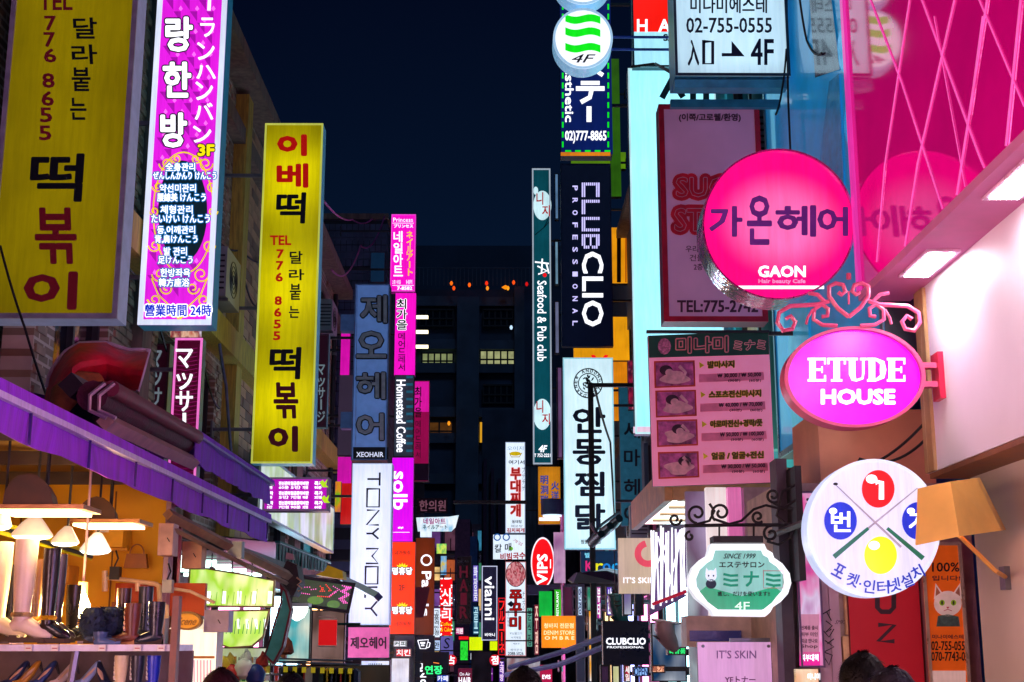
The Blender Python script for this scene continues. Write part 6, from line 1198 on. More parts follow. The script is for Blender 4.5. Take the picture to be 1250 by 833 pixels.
s = Sign('yellow_roof', 'yellow folded plastic roof sheet on top of the LED sign', 'roof', Y=13.4, D=.3, poly=[(385, 702), (419, 707), (418, 697), (400, 690), (396, 697)]); s.cabinet(mat('#d0a010', .4), mat('#e0b818', .4, var=.2, em='#906808', ems=.4))
s = Sign('awning_end', 'dark bundled awning end at the tip of the beige folding arms', 'awning', Y=10.9, D=.3, poly=[(343, 722), (358, 728), (366, 712), (362, 690), (350, 684), (343, 700)]); s.cabinet(mat('#20141a', .6), mat('#2c1a1c', .6, var=.5, scale=12, bump=.6)); s.poly([(350, 683), (360, 684), (359, 677), (351, 675)], mat('#c0a098', .5), 1, 'cap', thick=.05)
s.line([(362, 705), (368, 710), (363, 714), (369, 719), (364, 722)], 2, mat('#d0a070', .5), 2, 'cord')
tg = MB().tube([P(420, 708, 17), P(443, 719, 15.5), P(462, 729, 14.5)], .05, 4).build('tilted_pole', mat('#3a4878', .35, .3)); tag(tg, 'blue grey awning arm poking in front of the white cosmetics sign', 'pole')
tg = MB().tube([P(395, 762, 14.6), P(440, 762, 14.6)], .015, 6).build('green_rod', mat('#184838', .4)); tag(tg, 'thin green rod between the LED sign and the white cosmetics sign', 'rod')
LPD = thing('dome_lamp', 'white half dome lamp under the LED sign', 'lamp', P(363, 748, 12)); a = P(363, 741, 12)
MB().tube([a, a + Vector((0, 0, -.04)), a + Vector((0, 0, -.09)), a + Vector((0, 0, -.12))], [.095, .09, .06, .01], 16).build('dome', lit('#f0fff8', 4.), LPD, smooth=True); MB().box(a.x - .11, a.x + .11, a.y - .1, a.y + .1, a.z, a.z + .03).build('base', mat('#c0d0c8', .4), LPD)
# shop windows and hanging things below
for (x0, y0, x1, y1, Y, c, e, lab) in ((338, 742, 379, 808, 14.5, '#50c8d0', .7, 'cyan curtained shop window under the white dome lamp'), (380, 745, 421, 812, 14.8, '#b89088', .45, 'beige shop wall panel behind the red hanging banner'), (262, 790, 330, 900, 11.5, '#c8d890', .6, 'yellow green goods rack below the green banners'), (440, 806, 476, 826, 18, '#c8e0ff', 1., 'pale blue lit window strip with bar codes like stripes'), (262, 812, 476, 900, 14.9, '#4a4038', .35, 'dim goods wall along the left shops')):
    s = Sign('shop_display', lab, 'panel', (x0, y0, x1, y1), Y, .08); s.cabinet(DARK, lit(c, e, .4, pat=3., pc=(c, '#f8ffe8' if e > .5 else '#604838', c)), mat('#2c2428', .4), .012)
    if x0 == 440: s.rects([(450 + i * 2.2, 810, 451 + i * 2.2, 823) for i in range(8)], mat('#204868', .5), 1, 'stripes')
s = Sign('red_banner', 'small bright red hanging banner with white fringe', 'banner', (389, 757, 411, 788), 14.3, .02); s.cabinet(mat('#c01018', .5), mat('#e01820', .5, em='#d00c10', ems=.8)); s.line([[(389, 753), (411, 755)], [(388, 789), (411, 790)]], 1.2, mat('#e0b0a8', .5), 1, 'fringe')
CRL = thing('clothes_rail', 'steel clothes rail with yellow tags and dark clothes hanging from it', 'rack', P(380, 815, 13)); a, c = P(334, 808, 13), P(440, 812, 13); MB().tube([a, c], .012, 6).build('rail', STEEL, CRL); a2, c2 = P(334, 804, 13.2), P(430, 807, 13.2); MB().tube([a2, c2], .01, 6).build('rail', STEEL, CRL)
for i in range(18):
    x = 338 + i * 5.6; t = P(x, 811 + i * .15, 13); cc = random.choice(('#101420', '#203828', '#a03020', '#404858', '#b0a890', '#182848', '#c8b020'))
    w = .035; MB().prism([t + Vector((-w, 0, -.05)), t + Vector((0, 0, -.02)), t + Vector((w, 0, -.05)), t + Vector((w * .9, 0, -.5)), t + Vector((-w * .9, 0, -.5))], (0, .2, 0)).build('garment', mat(cc, .8, var=.3), CRL)
    if i % 2 == 0: MB().box(t.x - .02, t.x + .02, t.y - .02, t.y - .015, t.z - .07, t.z - .02).build('size_tag', mat('#e0d020', .5, em='#a89808', ems=.4), CRL)
s = Sign('hanging_bag', 'tan leather bag hanging left of the cyan window', 'bag', Y=12.4, D=.1, poly=[(332, 800), (348, 804), (350, 785), (344, 775), (336, 772), (333, 785)]); s.cabinet(mat('#8a4c20', .5), mat('#a05a28', .5, var=.3, scale=8))
s = Sign('red_drum_sign', 'round red board with orange lettering near the street floor left of centre', 'sign', Y=15, D=.1, poly=ellipse(443, 832, 22, 14, 32)); s.cabinet(mat('#801808', .5), lit('#e03010', .9, .2)); s.ring(443, 832, 18, 11, 1, lit('#ffb040', 1.), 1)
# goods on lower left: little bags etc
for i, (x, y, c, lab) in enumerate(((282, 822, '#c82018', 'bright red round bag on the goods rack'), (298, 815, '#f0f0e0', 'white plastic bag on the goods rack'), (270, 812, '#e0c020', 'yellow bag near the cream shop board'), (312, 822, '#182c80', 'dark blue bottle shaped bag at the end of the goods rack'), (255, 790, '#e8c818', 'yellow round tray below the grey box'))):
    a = P(x, y, 10.8); o = MB().tube([a + Vector((0, 0, -.09)), a + Vector((0, 0, -.06)), a, a + Vector((0, 0, .05)), a + Vector((0, 0, .07))], [.03, .07, .08, .05, .015], 12).build('shop_bag', mat(c, .5, var=.2), smooth=True); tag(o, lab, 'bag')
# ---- shoe props on the right
def prop_boot(lab, path, Y, c, cuff):
    t = thing('hanging_boot', lab, 'shoe', P(path[0][0], path[0][1], Y)); k = Y / F; ps = [P(x, y, Y) for x, y, r in path]; rr = [r * k for x, y, r in path]
    MB().tube(ps, rr, 16, flat=.8).build('boot_body', mat(c, .4, var=.3, scale=6, bump=.3), t, smooth=True)
    d = (ps[0] - ps[1]).normalized(); a = d.cross(Vector((0, 1, 0))).normalized(); b = d.cross(a)
    MB().tube([ps[0] + a * math.cos(q * .3307) * rr[0] * 1.02 + b * math.sin(q * .3307) * rr[0] * .84 for q in range(20)], .012, 6).build('cuff', mat(cuff, .5, var=.1), t, smooth=True)
    sd = a * (1 if a.x < 0 else -1); MB().prism([ps[2] + sd * rr[2] * 1.0 + Vector((0, -.05, 0)), ps[-1] + sd * rr[-1] + Vector((0, -.04, 0)), ps[-1] + sd * rr[-1] + Vector((0, .05, 0)), ps[2] + sd * rr[2] + Vector((0, .06, 0))], sd * .02).build('sole', mat('#2c2428', .6), t)
    for q in (.35, .55): p = ps[0].lerp(ps[2], q); MB().tube([p + Vector((-.03, -rr[1] * .8, .01)), p + Vector((0, -rr[1] * .86, 0)), p + Vector((.03, -rr[1] * .8, .01))], .007, 5).build('strap', mat('#4a3c44', .5), t)
    MB().tube([ps[0], ps[0] + Vector((0, 0, .45))], .006, 5).build('hook', WIRE, t)
prop_boot('grey brown display boot hanging toe down above the blue shop window', [(812, 759, 15), (811, 768, 15.5), (814, 778, 14), (820, 787, 11), (826, 795, 5)], 11.8, '#9a8088', '#e8e0e8'); prop_boot('teal display boot hanging left of the lilac panel', [(751, 726, 9), (752, 738, 9.5), (756, 752, 9), (762, 762, 7), (766, 769, 3)], 14.5, '#1c5a60', '#70a0a8')
# ================================================================== SHOPFRONTS (both sides of the street, the near ones added as fill)
def shopfront(X, y0, y1, col, st, lab):
    s_ = -1 if X < 0 else 1; r = thing('shopfront', lab, 'shop', (X, (y0 + y1) / 2, 0), 'lit shop windows at street level'); x = X - s_ * .03
    MB().box(min(x, X), max(x, X), y0 + .1, y1 - .1, .35, 2.35).build('shop_window', lit(col, st, .35), r)
    MB().box(min(x - s_ * .05, X), max(x - s_ * .05, X), y0, y1, 2.4, 2.75).build('shop_fascia', mat('#403848', .4), r); MB().box(min(x - s_ * .03, X), max(x - s_ * .03, X), y0, y1, 0, .34).build('stall_riser', mat('#302c34', .5), r)
    for y in (y0, (y0 + y1) / 2, y1): MB().box(min(x - s_ * .04, X), max(x - s_ * .04, X), y - .04, y + .04, .34, 2.4).build('mullion', DARK, r)
FILL_FRONTS = [(-3.28, -5.5, '#d8a0ff', 15, 'lavender'), (-3.28, -2.4, '#ffb060', 15, 'amber'), (-3.28, .7, '#ffc8d0', 17, 'warm white'), (2.62, -5.5, '#ffb880', 12, 'peach'), (2.62, -2.4, '#ff9ce0', 9, 'rose'), (2.62, .7, '#d0b0ff', 8, 'icy white')]  # glowing windows added beside and behind the camera as fill light
for X, y, c, e, nm in FILL_FRONTS: shopfront(X, y, y + 3, c, e, nm + ' lit shop window on the ' + ('left' if X < 0 else 'right') + ' at street level, nearer than the signs')
for X, y, c, e, lb in ((-3.28, 15.5, '#ff90c8', 10, 'pink lit shop window on the left beyond the LED sign'), (-3.28, 19, '#b0e8ff', 10, 'pale blue lit shop window on the left under the white cosmetics sign'), (-3.28, 22.6, '#ffb070', 8, 'amber lit shop window at the far end of the left brick building'), (2.38, 17, '#a8f0ff', 9, 'cyan lit shop window on the right under the white chicken sign'), (2.38, 20.6, '#ff80c8', 8, 'pink lit shop window on the right beyond the denim sign'), (2.38, 24.5, '#a0a8ff', 8, 'violet lit shop window on the right'), (2.38, 29, '#ffd090', 3, 'farthest amber lit shop window on the right')): shopfront(X, y, y + 3, c, e, lb)
# ================================================================== WIRES
for pts, lab, m, sg in (((P(0, 300, 8.8), P(30, 400, 8.9), P(70, 520, 8.9)), 'black cable slanting down across the dim yellow sign', WIRE, .02), ((P(268, 420, 13), P(276, 470, 13), P(283, 560, 13)), 'pale thin cable hanging down the brick wall', STEEL, .02),
    ((P(394, 244, 16), P(430, 268, 27), P(455, 267, 28)), 'pink cable from the yellow sign to the tiled block', mat('#d060b0', .5), .1), ((P(405, 330, 20), P(440, 300, 26), P(470, 262, 28)), 'pink cable crossing before the tiled block', mat('#a04890', .5), .3), ((P(960, -10, 10), P(962, 120, 10), P(968, 260, 10)), 'black cable running down the teal wall', WIRE, .0), ((P(975, -10, 9.5), P(985, 50, 9.5), P(1003, 65, 9)), 'thin cable looping to the turquoise board', WIRE, .05),  # pink cables are coloured by their material
    ((P(947, 140, 9.9), P(955, 108, 10), P(960, 60, 10)), 'cable tied beside the phone number sign', WIRE, .03), ((P(1000, 590, 8.4), P(1050, 560, 8.3), P(1136, 530, 7.7)), 'cable bundle drooping behind the billiard sign', WIRE, .08), ((P(985, 610, 8.4), P(1040, 575, 8.2), P(1130, 515, 7.7)), 'upper cable of the bundle behind the billiard sign', WIRE, .05), ((P(965, 640, 8.5), P(985, 615, 8.4), P(1010, 600, 8.4)), 'cable curling beside the iron bracket', WIRE, .12), ((P(725, 470, 17.4), P(745, 540, 20), P(752, 660, 20)), 'cable slack behind the street pole', WIRE, .05), ((P(770, 82, 14), P(800, 78, 14), P(822, 90, 10.4)), 'cable along the top of the cyan white sign', WIRE, .0)):
    cable(pts, .009 if pts[0].y < 12 else .016, lab, m, sg)
# ================================================================== PEOPLE
def person(label, px, py, Y, hair, coat, turn=0., gl=False):
    """standing passer by, seen from behind; top of the head at the given photo pixel"""
    top = P(px, py, Y); H = max(1.45, top.z); k = H / 1.72; r = thing('person', label, 'person', (top.x, Y, 0)); o = Vector((top.x, Y, 0))
    J = [(0, 0, .95), (0, 0, 1.15), (0, 0, 1.36), (0, 0, 1.47), (0, .0, 1.54), (0, -.01, 1.64), (-.17, 0, 1.38), (.17, 0, 1.38), (-.22, .02, 1.12), (.22, .02, 1.12), (-.2, .09, .9), (.2, .09, .9), (-.2, .12, .83), (.2, .12, .83), (-.09, 0, .88), (.09, 0, .88), (-.1, .03, .48), (.1, -.02, .48), (-.1, -.02, .08), (.1, .0, .08), (-.11, .14, .04), (.11, .16, .04)]
    E_ = [(0, 1), (1, 2), (2, 3), (3, 4), (4, 5), (2, 6), (2, 7), (6, 8), (7, 9), (8, 10), (9, 11), (10, 12), (11, 13), (0, 14), (0, 15), (14, 16), (15, 17), (16, 18), (17, 19), (18, 20), (19, 21)]
    R_ = [.14, .13, .15, .06, .055, .09, .07, .07, .05, .05, .035, .035, .035, .035, .1, .1, .06, .06, .045, .045, .04, .04]
    me = bpy.data.meshes.new('body'); me.from_pydata([tuple(Vector(j) * k) for j in J], E_, []); bo = bpy.data.objects.new('body', me); COL.objects.link(bo); bo.parent = r
    md = bo.modifiers.new('s', 'SKIN'); 
    for i, v in enumerate(me.skin_vertices[0].data): v.radius = (R_[i] * k * (1.25 if i in (0, 1, 2) else 1), R_[i] * k * (.8 if i in (0, 1, 2) else 1)); v.use_root = i == 0
    bo.modifiers.new('d', 'SUBSURF').levels = 1; bo.modifiers['d'].render_levels = 2; me.materials.append(mat(coat, .8, var=.2))
    hc = o + Vector((0, 0, 1.615 * k))
    def blob(rx, ry, rz, c, m, nm, zmin=-1., nz_=0.):
        vs, fs = [], []; n1, n2 = 12, 20
        for i in range(n1 + 1):
            ph = -math.pi / 2 + math.pi * i / n1
            for j in range(n2):
                th = 2 * math.pi * j / n2; z = max(math.sin(ph), zmin); w = 1 + nz_ * random.uniform(-1, 1)
                vs.append(c + Vector((rx * math.cos(ph) * math.cos(th) * w, ry * math.cos(ph) * math.sin(th) * w, rz * z * w)))
        for i in range(n1):
            for j in range(n2): fs.append((i * n2 + j, i * n2 + (j + 1) % n2, (i + 1) * n2 + (j + 1) % n2, (i + 1) * n2 + j))
        return MB().add(vs, fs).build(nm, m, r, smooth=True)
    SK = mat('#b07a5c', .5, var=.08); blob(.075 * k, .095 * k, .105 * k, hc, SK, 'head'); hm = mat(hair, .55, var=.4, scale=25, bump=.3, ior=1.18)
    blob(.086 * k, .104 * k, .104 * k, hc + Vector((0, -.008, .022 * k)), hm, 'hair', zmin=-.45, nz_=.025)
    st = MB()
    for i in range(260):
        th, ph = random.uniform(0, 6.28), random.uniform(-.3, 1.5); d = Vector((math.cos(ph) * math.cos(th), math.cos(ph) * math.sin(th), math.sin(ph))); p = hc + Vector((d.x * .086 * k, d.y * .104 * k - .008, d.z * .104 * k + .022 * k)); t_ = Vector((0, 0, 1)).cross(d).normalized() if abs(d.z) < .98 else Vector((1, 0, 0)); dn = d.cross(t_) * -1
        st.add([p - t_ * .004, p + t_ * .004, p + d * .007 + dn * random.uniform(.012, .03) + t_ * random.uniform(-.01, .01)], [(0, 1, 2)])
    st.build('hair_strands', hm, r, kind='stuff')
    for sg in (-1, 1): blob(.012, .022, .032, hc + Vector((sg * .078 * k, 0, -.01)), SK, 'ear'); blob(.012, .006, .008, hc + Vector((sg * .03 * k, .088 * k, .005)), mat('#e8e0d8', .3), 'eye')
    MB().tube([hc + Vector((0, .09 * k, .01)), hc + Vector((0, .115 * k, -.02)), hc + Vector((0, .095 * k, -.028))], [.008, .014, .01], 8).build('nose', SK, r); MB().tube([hc + Vector((-.022, .088 * k, -.05)), hc + Vector((0, .096 * k, -.052)), hc + Vector((.022, .088 * k, -.05))], .006, 6).build('mouth', mat('#8a3c38', .5), r)
    for sg in (-1, 1):      # hands: palm, four fingers and a thumb, loosely curled
        w = o + Vector((sg * .2 * k, .12 * k, .83 * k)); hb = MB(); hb.tube([w + Vector((0, 0, .02)), w + Vector((0, .005, -.03)), w + Vector((0, .008, -.08))], [.026, .036, .036], 8, flat=.5)
        for q, ln in enumerate((.07, .078, .073, .058)): x = (q - 1.5) * .018; hb.tube([w + Vector((0, x, -.08)), w + Vector((-sg * .008, x, -.08 - ln * .5)), w + Vector((-sg * .025, x, -.08 - ln))], [.009, .0085, .007], 6)
        hb.tube([w + Vector((0, .03, -.03)), w + Vector((-sg * .012, .05, -.06)), w + Vector((-sg * .02, .05, -.085))], [.011, .01, .008], 6); hb.build('hand', SK, r, smooth=True)
    for sg in (-1, 1): MB().tube([o + Vector((sg * .105 * k, -.06, .045)), o + Vector((sg * .105 * k, .05, .05)), o + Vector((sg * .11 * k, .19, .035))], [.04, .045, .03], 10).build('shoe', mat('#181418', .5), r, smooth=True)
    return r
person('black haired passer by whose head tops the lower right edge before the crimson banner', 1052, 803, 4.6, '#0a0806', '#202430')
person('grey haired passer by just right of the black haired one', 1088, 822, 4.2, '#1c1a1e', '#302c34')
person('reddish haired passer by under the cream shop board', 271, 822, 5.4, '#200a10', '#281c24')
person('dark haired passer by below the LED sign', 356, 826, 6.4, '#0c0a10', '#1c2030')
person('dark haired passer by below the white food signs', 640, 820, 5.6, '#0a0808', '#20202c')
# ================================================================== MORE STREET CLUTTER
random.seed(21)
def aircon(label, X, y, z, w=.75, h=.55):
    s_ = -1 if X < 0 else 1; t = thing('air_conditioner', label, 'air conditioner', (X, y, z), 'air conditioner units on the facades'); x0, x1 = sorted((X - s_ * .04, X - s_ * .34))
    MB().box(x0, x1, y - w / 2, y + w / 2, z, z + h).build('casing', mat('#8c9298', .5, var=.2, scale=4), t)
    f = MB(); xf = X - s_ * .342
    for r in (.2, .15, .1, .05): f.tube([(xf, y + r * math.cos(a * .3927), z + h / 2 + r * math.sin(a * .3927)) for a in range(17)], .006, 4, cap=False)
    f.build('fan_guard', DARK, t)
    g = MB()
    for k in range(7): g.box(x0 + .02, x1 - .02, y - w / 2 - .006, y - w / 2 - .001, z + .08 + k * .06, z + .1 + k * .06)
    g.build('side_grille', DARK, t, kind='stuff'); MB().box(min(X, X - s_ * .36), max(X, X - s_ * .36), y - w / 2 + .05, y - w / 2 + .08, z - .04, z - .005).build('bracket', STEEL, t); MB().tube([(X - s_ * .05, y - w / 2 - .02, z + .1), (X - s_ * .04, y - w / 2 - .1, z - .3), (X - s_ * .03, y - w / 2 - .1, z - 1.2)], .018, 6).build('hose', mat('#b0a898', .6), t)
for X, y, z, lb in ((-3.3, 14.3, 4.7 + .55, 'air conditioner on the left ledge between the magenta and bright yellow signs'), (-3.3, 19.4, 5.3, 'air conditioner behind the bright yellow sign'), (-3.3, 23, 6.9, 'high air conditioner on the left near the tiled block'), (2.5, 12.0, 5.9, 'air conditioner on the teal wall behind the unlit pink sign'), (2.4, 19.0, 5.7, 'air conditioner on the right behind the round wave sign'), (2.4, 22.5, 3.3, 'low air conditioner on the right over the denim sign')): aircon(lb, X, y, z)
def pipe(label, X, y, z0, z1, r, m):
    s_ = -1 if X < 0 else 1; t = thing('drainpipe', label, 'pipe', (X, y, z0)); MB().tube([(X - s_ * (r + .02), y, z0), (X - s_ * (r + .02), y, z1)], r, 10).build('pipe', m, t, smooth=True)
    z = z0 + .4
    while z < z1: MB().tube([(X - s_ * (r + .02), y, z), (X - s_ * (r + .02), y, z + .05)], r * 1.25, 10).build('clip', STEEL, t); z += 1.3
pipe('rusty drainpipe on the brick wall right of the magenta sign', -3.3, 13.9, 2.7, 8.2, .05, mat('#8a6a50', .5, .2, var=.5)); pipe('grey drainpipe on the brick wall behind the bright yellow sign', -3.3, 18.3, 2.7, 8.2, .06, mat('#7a8088', .5, .2, var=.4)); pipe('thin drainpipe at the end of the brick building', -3.3, 25.2, 2.7, 8.2, .045, DARK)
pipe('dark drainpipe on the right beside the tall cyan white sign', 2.4, 17.0, 3., 9.2, .06, DARK)
# seams, bolts and rust on the near boards
for (bx, Y, cols, lab_) in ():
    pass
J = mat('#b8a8b8', .5); jb = MB()
for y in (5.6, 4.2): MB().box(XW - .0035, XW + .001, y, y + .008, zb + .002, zs_ - .07).build('panel_joint', mat('#b8a8b8', .6), NS)
MB().tube([(XW - .012, 7.6, zb + .0), (XW - .012, 7.6, zb + .45), (XW - .012, 7.55, zs_ - .2)], .009, 6).build('conduit', mat('#d8c8a0', .4), NS)
# wires over the left wall
for i in range(7):
    y = 10 + i * 1.9; z = random.uniform(4.6, 7.6); cable([(-3.22, y, z), (-3.2, y + 1.9, z - random.uniform(-.4, .6)), (-3.22, y + 3.2, z - random.uniform(.2, 1.2))], .012, ('drooping', 'slack', 'taut', 'frayed', 'looped', 'sagging', 'loose')[i] + ' black cable along the left brick wall', WIRE, random.uniform(.05, .25))
for i in range(4):
    y = 9.9 + i * .5; cable([(2.4, y, 7.5), (2.38, y + .1, 5.2), (2.4, y - .05, 3.4)], .014, ('nearest', 'second', 'third', 'farthest')[i] + ' of four black cables running down the teal wall', WIRE, 0)
# seams of the violet valance
for i in range(9):
    y = 4.9 + i * .85; t_ = (y - a0.y) / (a1.y - a0.y)
    if 0 < t_ < 1: z_ = a0.z + (a1.z - a0.z) * t_; MB().box(XA + .012, XA + .022, y, y + .012, z_ - .21, z_ - .04).build('seam', mat('#3c1478', .8), aw1)
# more little signs deep in the street
for lab, bx, Y, c, e, tx, tc_, md in (
    ('pink strip sign with white letters right of the black HAIR sign', (577, 690, 584, 735), 39, '#7868d8', .7, '화장품', '#f0f0ff', 'v'), ('small cyan sign between the HAIR sign and the navy sign', (577, 740, 585, 775), 41, '#20587a', .7, '골프', '#c0f0ff', 'v'),
    ('small rose sign under the black HAIR sign', (556, 766, 566, 775), 41, '#d04890', .9, '의원', '#ffffff', 'h'), ('tiny white sign beside the green lit sign', (574, 797, 584, 806), 40, '#e8f0ff', 1., '옷', '#102050', 'h'),
    ('violet strip sign right of the slim navy sign foot', (609, 803, 616, 833), 33, '#6030b0', .8, '노래방', '#ffe0ff', 'v'), ('small teal sign low under the red neon strip', (588, 796, 597, 812), 40, '#108888', .8, '약국', '#e0fff0', 'v'),
    ('warm white window sign at the street end floor', (580, 814, 590, 833), 42, '#ffe8b0', 1., '떡', '#a02010', 'h'), ('purple board left of the dusty pink wall', (590, 815, 602, 832), 41, '#8020a0', .8, '바', '#ffd0ff', 'h'),
    ('lemon sign low beside the maroon hair sign', (578, 808, 586, 814), 38, '#f0e020', 1., 'SALE', '#b01010', 'h'), ('blue sign under the dark cup sign', (533, 824, 548, 833), 30, '#1848c0', .9, '카페', '#ffffff', 'h'),
    ('mint strip sign left of the red stewed food sign', (643, 742, 650, 790), 36, '#70c8b0', .6, '분식집', '#103030', 'v'), ('crimson strip by the weathered wall', (652, 738, 658, 800), 34, '#902038', .6, '주점', '#ffd0c0', 'v'),
    ('slim white strip sign by the denim sign', (705, 716, 711, 752), 21, '#d8e8ff', .8, '안경', '#203060', 'v'), ('magenta strip sign under the camera pole', (728, 716, 734, 756), 18.6, '#d020a0', .8, '뷰티', '#ffffff', 'v'),
    ('salmon lit panel above the orange roll up banner', (716, 752, 728, 770), 18.95, '#f09880', .7, '신발', '#ffffff', 'h'), ('crimson strip sign right of the plum panel', (762, 812, 770, 833), 14.8, '#c01838', .8, '세일', '#ffffff', 'v'),
    ('pale blue lit shelf sign under the navy cosmetics board', (773, 814, 792, 826), 14.6, '#90c0ff', .9, 'OPEN', '#102060', 'h'), ('green neon board in the blue window', (815, 790, 838, 800), 12.4, '#0c3428', .6, '화장품', '#30ff80', 'h'),
    ('peach lit sign left under the boot display', (795, 812, 812, 822), 12.3, '#ffb890', .9, '특가', '#802010', 'h'), ('violet glowing panel behind the lilac panel', (740, 716, 748, 752), 17.8, '#7040d0', .7, '샵', '#ffffff', 'v'),
    ('small yellow sign by the red drum board', (466, 826, 476, 833), 17, '#ffe040', 1., '김밥', '#b01010', 'h'), ('white awning sign beside the pale blue window strip', (480, 782, 497, 790), 27.5, '#f0f4ff', .9, '커피', '#104030', 'h'),
    ('red sign under the white awning sign', (483, 792, 502, 802), 27.2, '#d01828', .9, '치킨', '#ffffff', 'h'), ('small blue board high beside the tiled block', (452, 308, 470, 345), 27, '#183c60', .35, '', '', 'h')):
    s = Sign('small_sign', lab, 'sign', bx, Y, .15); s.cabinet(DARK, lit(c, e, .2), mat('#404050', .4), .012)
    if tx: p = 1.2; s.text(tx, (bx[0] + p, bx[1] + p, bx[2] - p, bx[3] - p), lit(tc_, 1.), mode=md, bold=.4, layer=1)
    MB().box(s.c.x, s.c.x + (1. if bx[0] > 590 else -1.) * .8, Y + .05, Y + .1, s.c.z - .02, s.c.z + .02).build('bracket', DARK, s.root)
# lamps added at the street end to brighten the end blocks
for i, (x, Y, lab) in enumerate(((560, 55, 'added lamp brightening the street end left of the block pilaster'), (600, 56, 'added lamp brightening the street end right of the block pilaster'))):
    a = P(x, 812, Y); t = thing('added_lamp', lab, 'lamp', (a.x, Y, 0)); MB().tube([(a.x, Y, 0), (a.x, Y, 3.2)], .06, 8).build('post', DARK, t); MB().tube([(a.x, Y, 3.2), (a.x, Y, 3.35), (a.x, Y, 3.5)], [.1, .2, .08], 10).build('lantern', lit('#c8e0ff', 25.), t)
# extra stock of the shoe stall
random.seed(33)
for i, (x0, y0, x1, y1, c, lb) in enumerate(((112, 640, 150, 668, '#e0a818', 'ochre shoe box on the stall wall under the second hooded lamp'), (60, 690, 84, 712, '#c88a20', 'tan carton high behind the riding boots'), (136, 735, 166, 748, '#8a4a18', 'brown carton behind the fur boots'), (95, 762, 112, 786, '#7a68a0', 'lavender shoe box behind the bulb'), (0, 762, 12, 786, '#5a4868', 'dusky box at the left end of the top shelf'))):
    s = Sign('shoe_box', lb, 'box', (x0, y0, x1, y1), 6.8 if y1 > 780 else 8.6, .2); s.cabinet(mat(c, .6), mat(c, .6, var=.15), None, name='carton', fname='end_panel'); s.rect(x0 + 4, y0 + 5, x0 + (x1 - x0) * .55, y0 + 10, mat('#e8dcc0', .6), 1, 'paper_label')
for x, y in ((30, 789), (62, 789), (120, 789), (163, 789), (192, 789)):
    s = Sign('price_tag', ('left end', 'below the riding boots', 'below the fur boots', 'below the brown ankle boot', 'right end')[(30, 62, 120, 163, 192).index(x)] + ' white price tag clipped on the top shelf edge', 'tag', (x, y - 1, x + 9, y + 6), 6.385, .004); s.cabinet(WHITE, mat('#e8e8d8', .6), None, name='tag_card', fname='tag_face'); s.line([(x + 1.5, y + 2.5), (x + 7.5, y + 2.5)], 1, mat('#b01818', .5), 1, 'price_mark')
GRL = thing('lime_rail', 'lime yellow painted ceiling rail slanting behind the stall lamps', 'rail', P(60, 660, 7.8)); MB().prism([P(-10, 632, 7.4), P(110, 672, 8.2), P(110, 684, 8.2), P(-10, 650, 7.4)], (0, .04, 0)).build('rail_board', mat('#d8d010', .5, var=.15), GRL); MB().tube([P(-10, 641, 7.38), P(112, 680, 8.18)], .012, 6).build('rail_cable', DARK, GRL)
for i, (x, y, c, lb) in enumerate(((142, 655, '#c89018', 'small tan handbag hanging on the ochre wall'), (166, 676, '#8a5010', 'brown handbag hanging on the ochre wall left of the post'))):
    t = thing('handbag', lb, 'bag', P(x, y, 8.7)); a = P(x, y, 8.7); MB().prism([a + Vector((-.06, 0, 0)), a + Vector((.06, 0, 0)), a + Vector((.075, 0, -.09)), a + Vector((-.075, 0, -.09))], (0, .05, 0)).build('bag_body', mat(c, .45, var=.25), t); MB().tube([a + Vector((.045 * math.cos(q * .35), 0.02, .06 * math.sin(q * .35))) for q in range(10)], .005, 5).build('bag_handle', mat(c, .5), t)
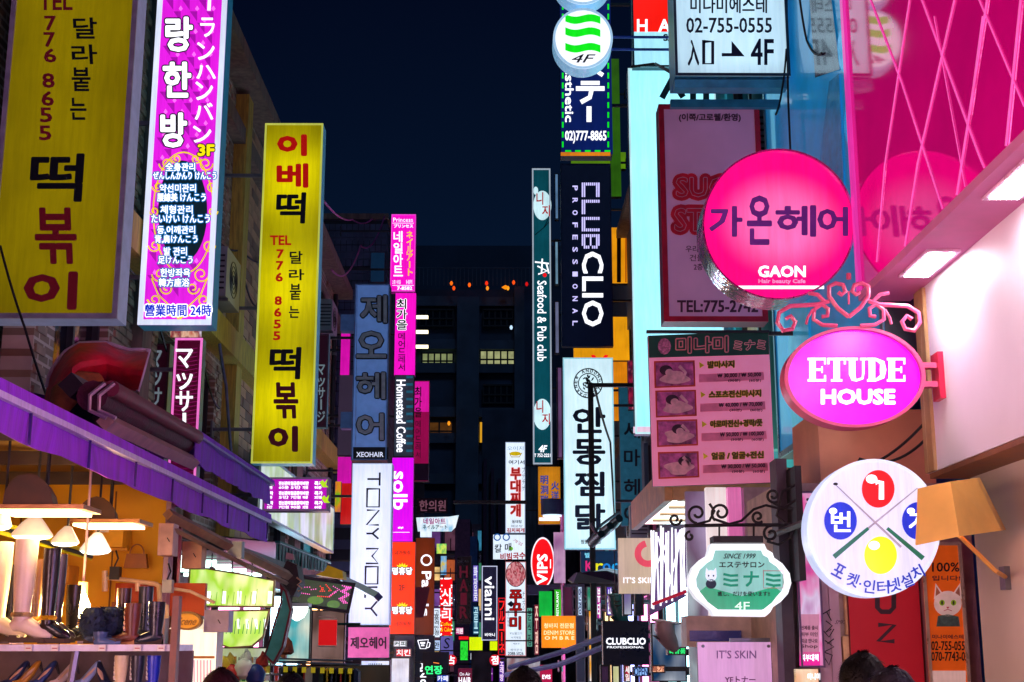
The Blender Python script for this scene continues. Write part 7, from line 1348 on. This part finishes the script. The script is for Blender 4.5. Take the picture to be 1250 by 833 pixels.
# bunched goods and fittings in the middle stalls
random.seed(55)
GR_ = thing('goods_rack', 'packed rack of small bright packets under the green banners', 'rack', P(300, 815, 11.2)); pal = ('#e8e040', '#f04030', '#ffffff', '#3060d0', '#40b040', '#ff90c0', '#202838', '#f0a020')
for j in range(3):
    for i in range(16):
        a = P(262 + i * 5 + random.uniform(-1, 1), 806 + j * 11, 11.2); w, h = random.uniform(.010, .016), random.uniform(.02, .032); MB().box(a.x - w, a.x + w, a.y, a.y + .04, a.z - h, a.z + h).build('packet', mat(random.choice(pal), .35, var=.2), GR_)
    a = P(300, 812 + j * 11, 11.2); MB().box(P(258, 800, 11.2).x, P(344, 800, 11.2).x, a.y, a.y + .06, a.z - .012, a.z - .002).build('rack_bar', STEEL, GR_)
for i, (x, y, Y, lab) in enumerate(((205, 716, 8.55, 'small grey socket box at the elbow of the cream pipe'), (141, 700, 8.6, 'black clamp lamp on the stall wall pipe'))):
    a = P(x, y, Y); t = thing('wall_fitting', lab, 'fitting', a); MB().box(a.x - .03, a.x + .03, a.y - .03, a.y + .03, a.z - .04, a.z + .04).build('casing', (mat('#9a9a98', .4), BLACK)[i], t); MB().tube([a + Vector((0, -.03, .04)), a + Vector((.02, -.03, .09)), a + Vector((0, -.02, .14))], .006, 5).build('lead', WIRE, t)
# second row of boots on the top shelf
for x, h, c, lb, st_c, f_ in ((86, 66, '#20140e', 'short dark brown boot in the back row left of the bulb', None, 1), (40, 96, '#5a3a24', 'chestnut tall boot in the back row between the cream and black boots', '#c89040', 1), (148, 62, '#3c2018', 'dark brown boot in the back row behind the brown ankle boot', None, -1), (175, 64, '#181c2c', 'black ankle boot in the back row between the brown and navy boots', None, -1), (8, 90, '#141018', 'black tall boot in the back row at the left edge', None, 1)):
    boot(lb, x, 783, h, 26, 6.74, mat(c, .3, var=.3), strap=st_c, facing=f_, name='tall_boot')
for i, (x, y, r_, c, lb) in enumerate(((350, 790, 9, '#7a3a18', 'brown leather bag hanging beside the cyan window'), (300, 803, 8, '#d8d8c8', 'pale cloth bag piled on the goods rack'), (320, 806, 8, '#b02818', 'brick red cloth bag piled on the goods rack'), (280, 806, 7, '#c8a838', 'mustard cloth bag piled on the goods rack'))):
    a = P(x, y, 11.0); k = 11. / F * r_; o = MB().tube([a + Vector((0, 0, -k)), a + Vector((0, 0, -k * .7)), a, a + Vector((.2 * k, 0, k * .7)), a + Vector((0, 0, k * 1.3))], [k * .6, k, k * .9, k * .5, k * .1], 12).build('cloth_bag', mat(c, .7, var=.4, scale=12, bump=.6), smooth=True); tag(o, lb, 'bag')
for i, (x, y) in enumerate(((258, 700), (283, 706), (307, 712))):
    a = P(x, y, 10.6); t = thing('pendant_lamp', ('nearest', 'middle', 'farthest')[i] + ' of three small white pendant lamps above the green banners', 'lamp', a); MB().tube([a + Vector((0, 0, .05)), a + Vector((0, 0, .01)), a + Vector((0, 0, -.03))], [.015, .05, .07], 12).build('shade', WHITE, t, smooth=True); MB().tube([a + Vector((0, 0, -.031)), a + Vector((0, 0, -.045))], [.06, .03], 12).build('bulb', lit('#f4ffe0', 14.), t); MB().tube([a + Vector((0, 0, .05)), Vector((a.x, a.y, 2.34))], .005, 5).build('cord', WIRE, t)
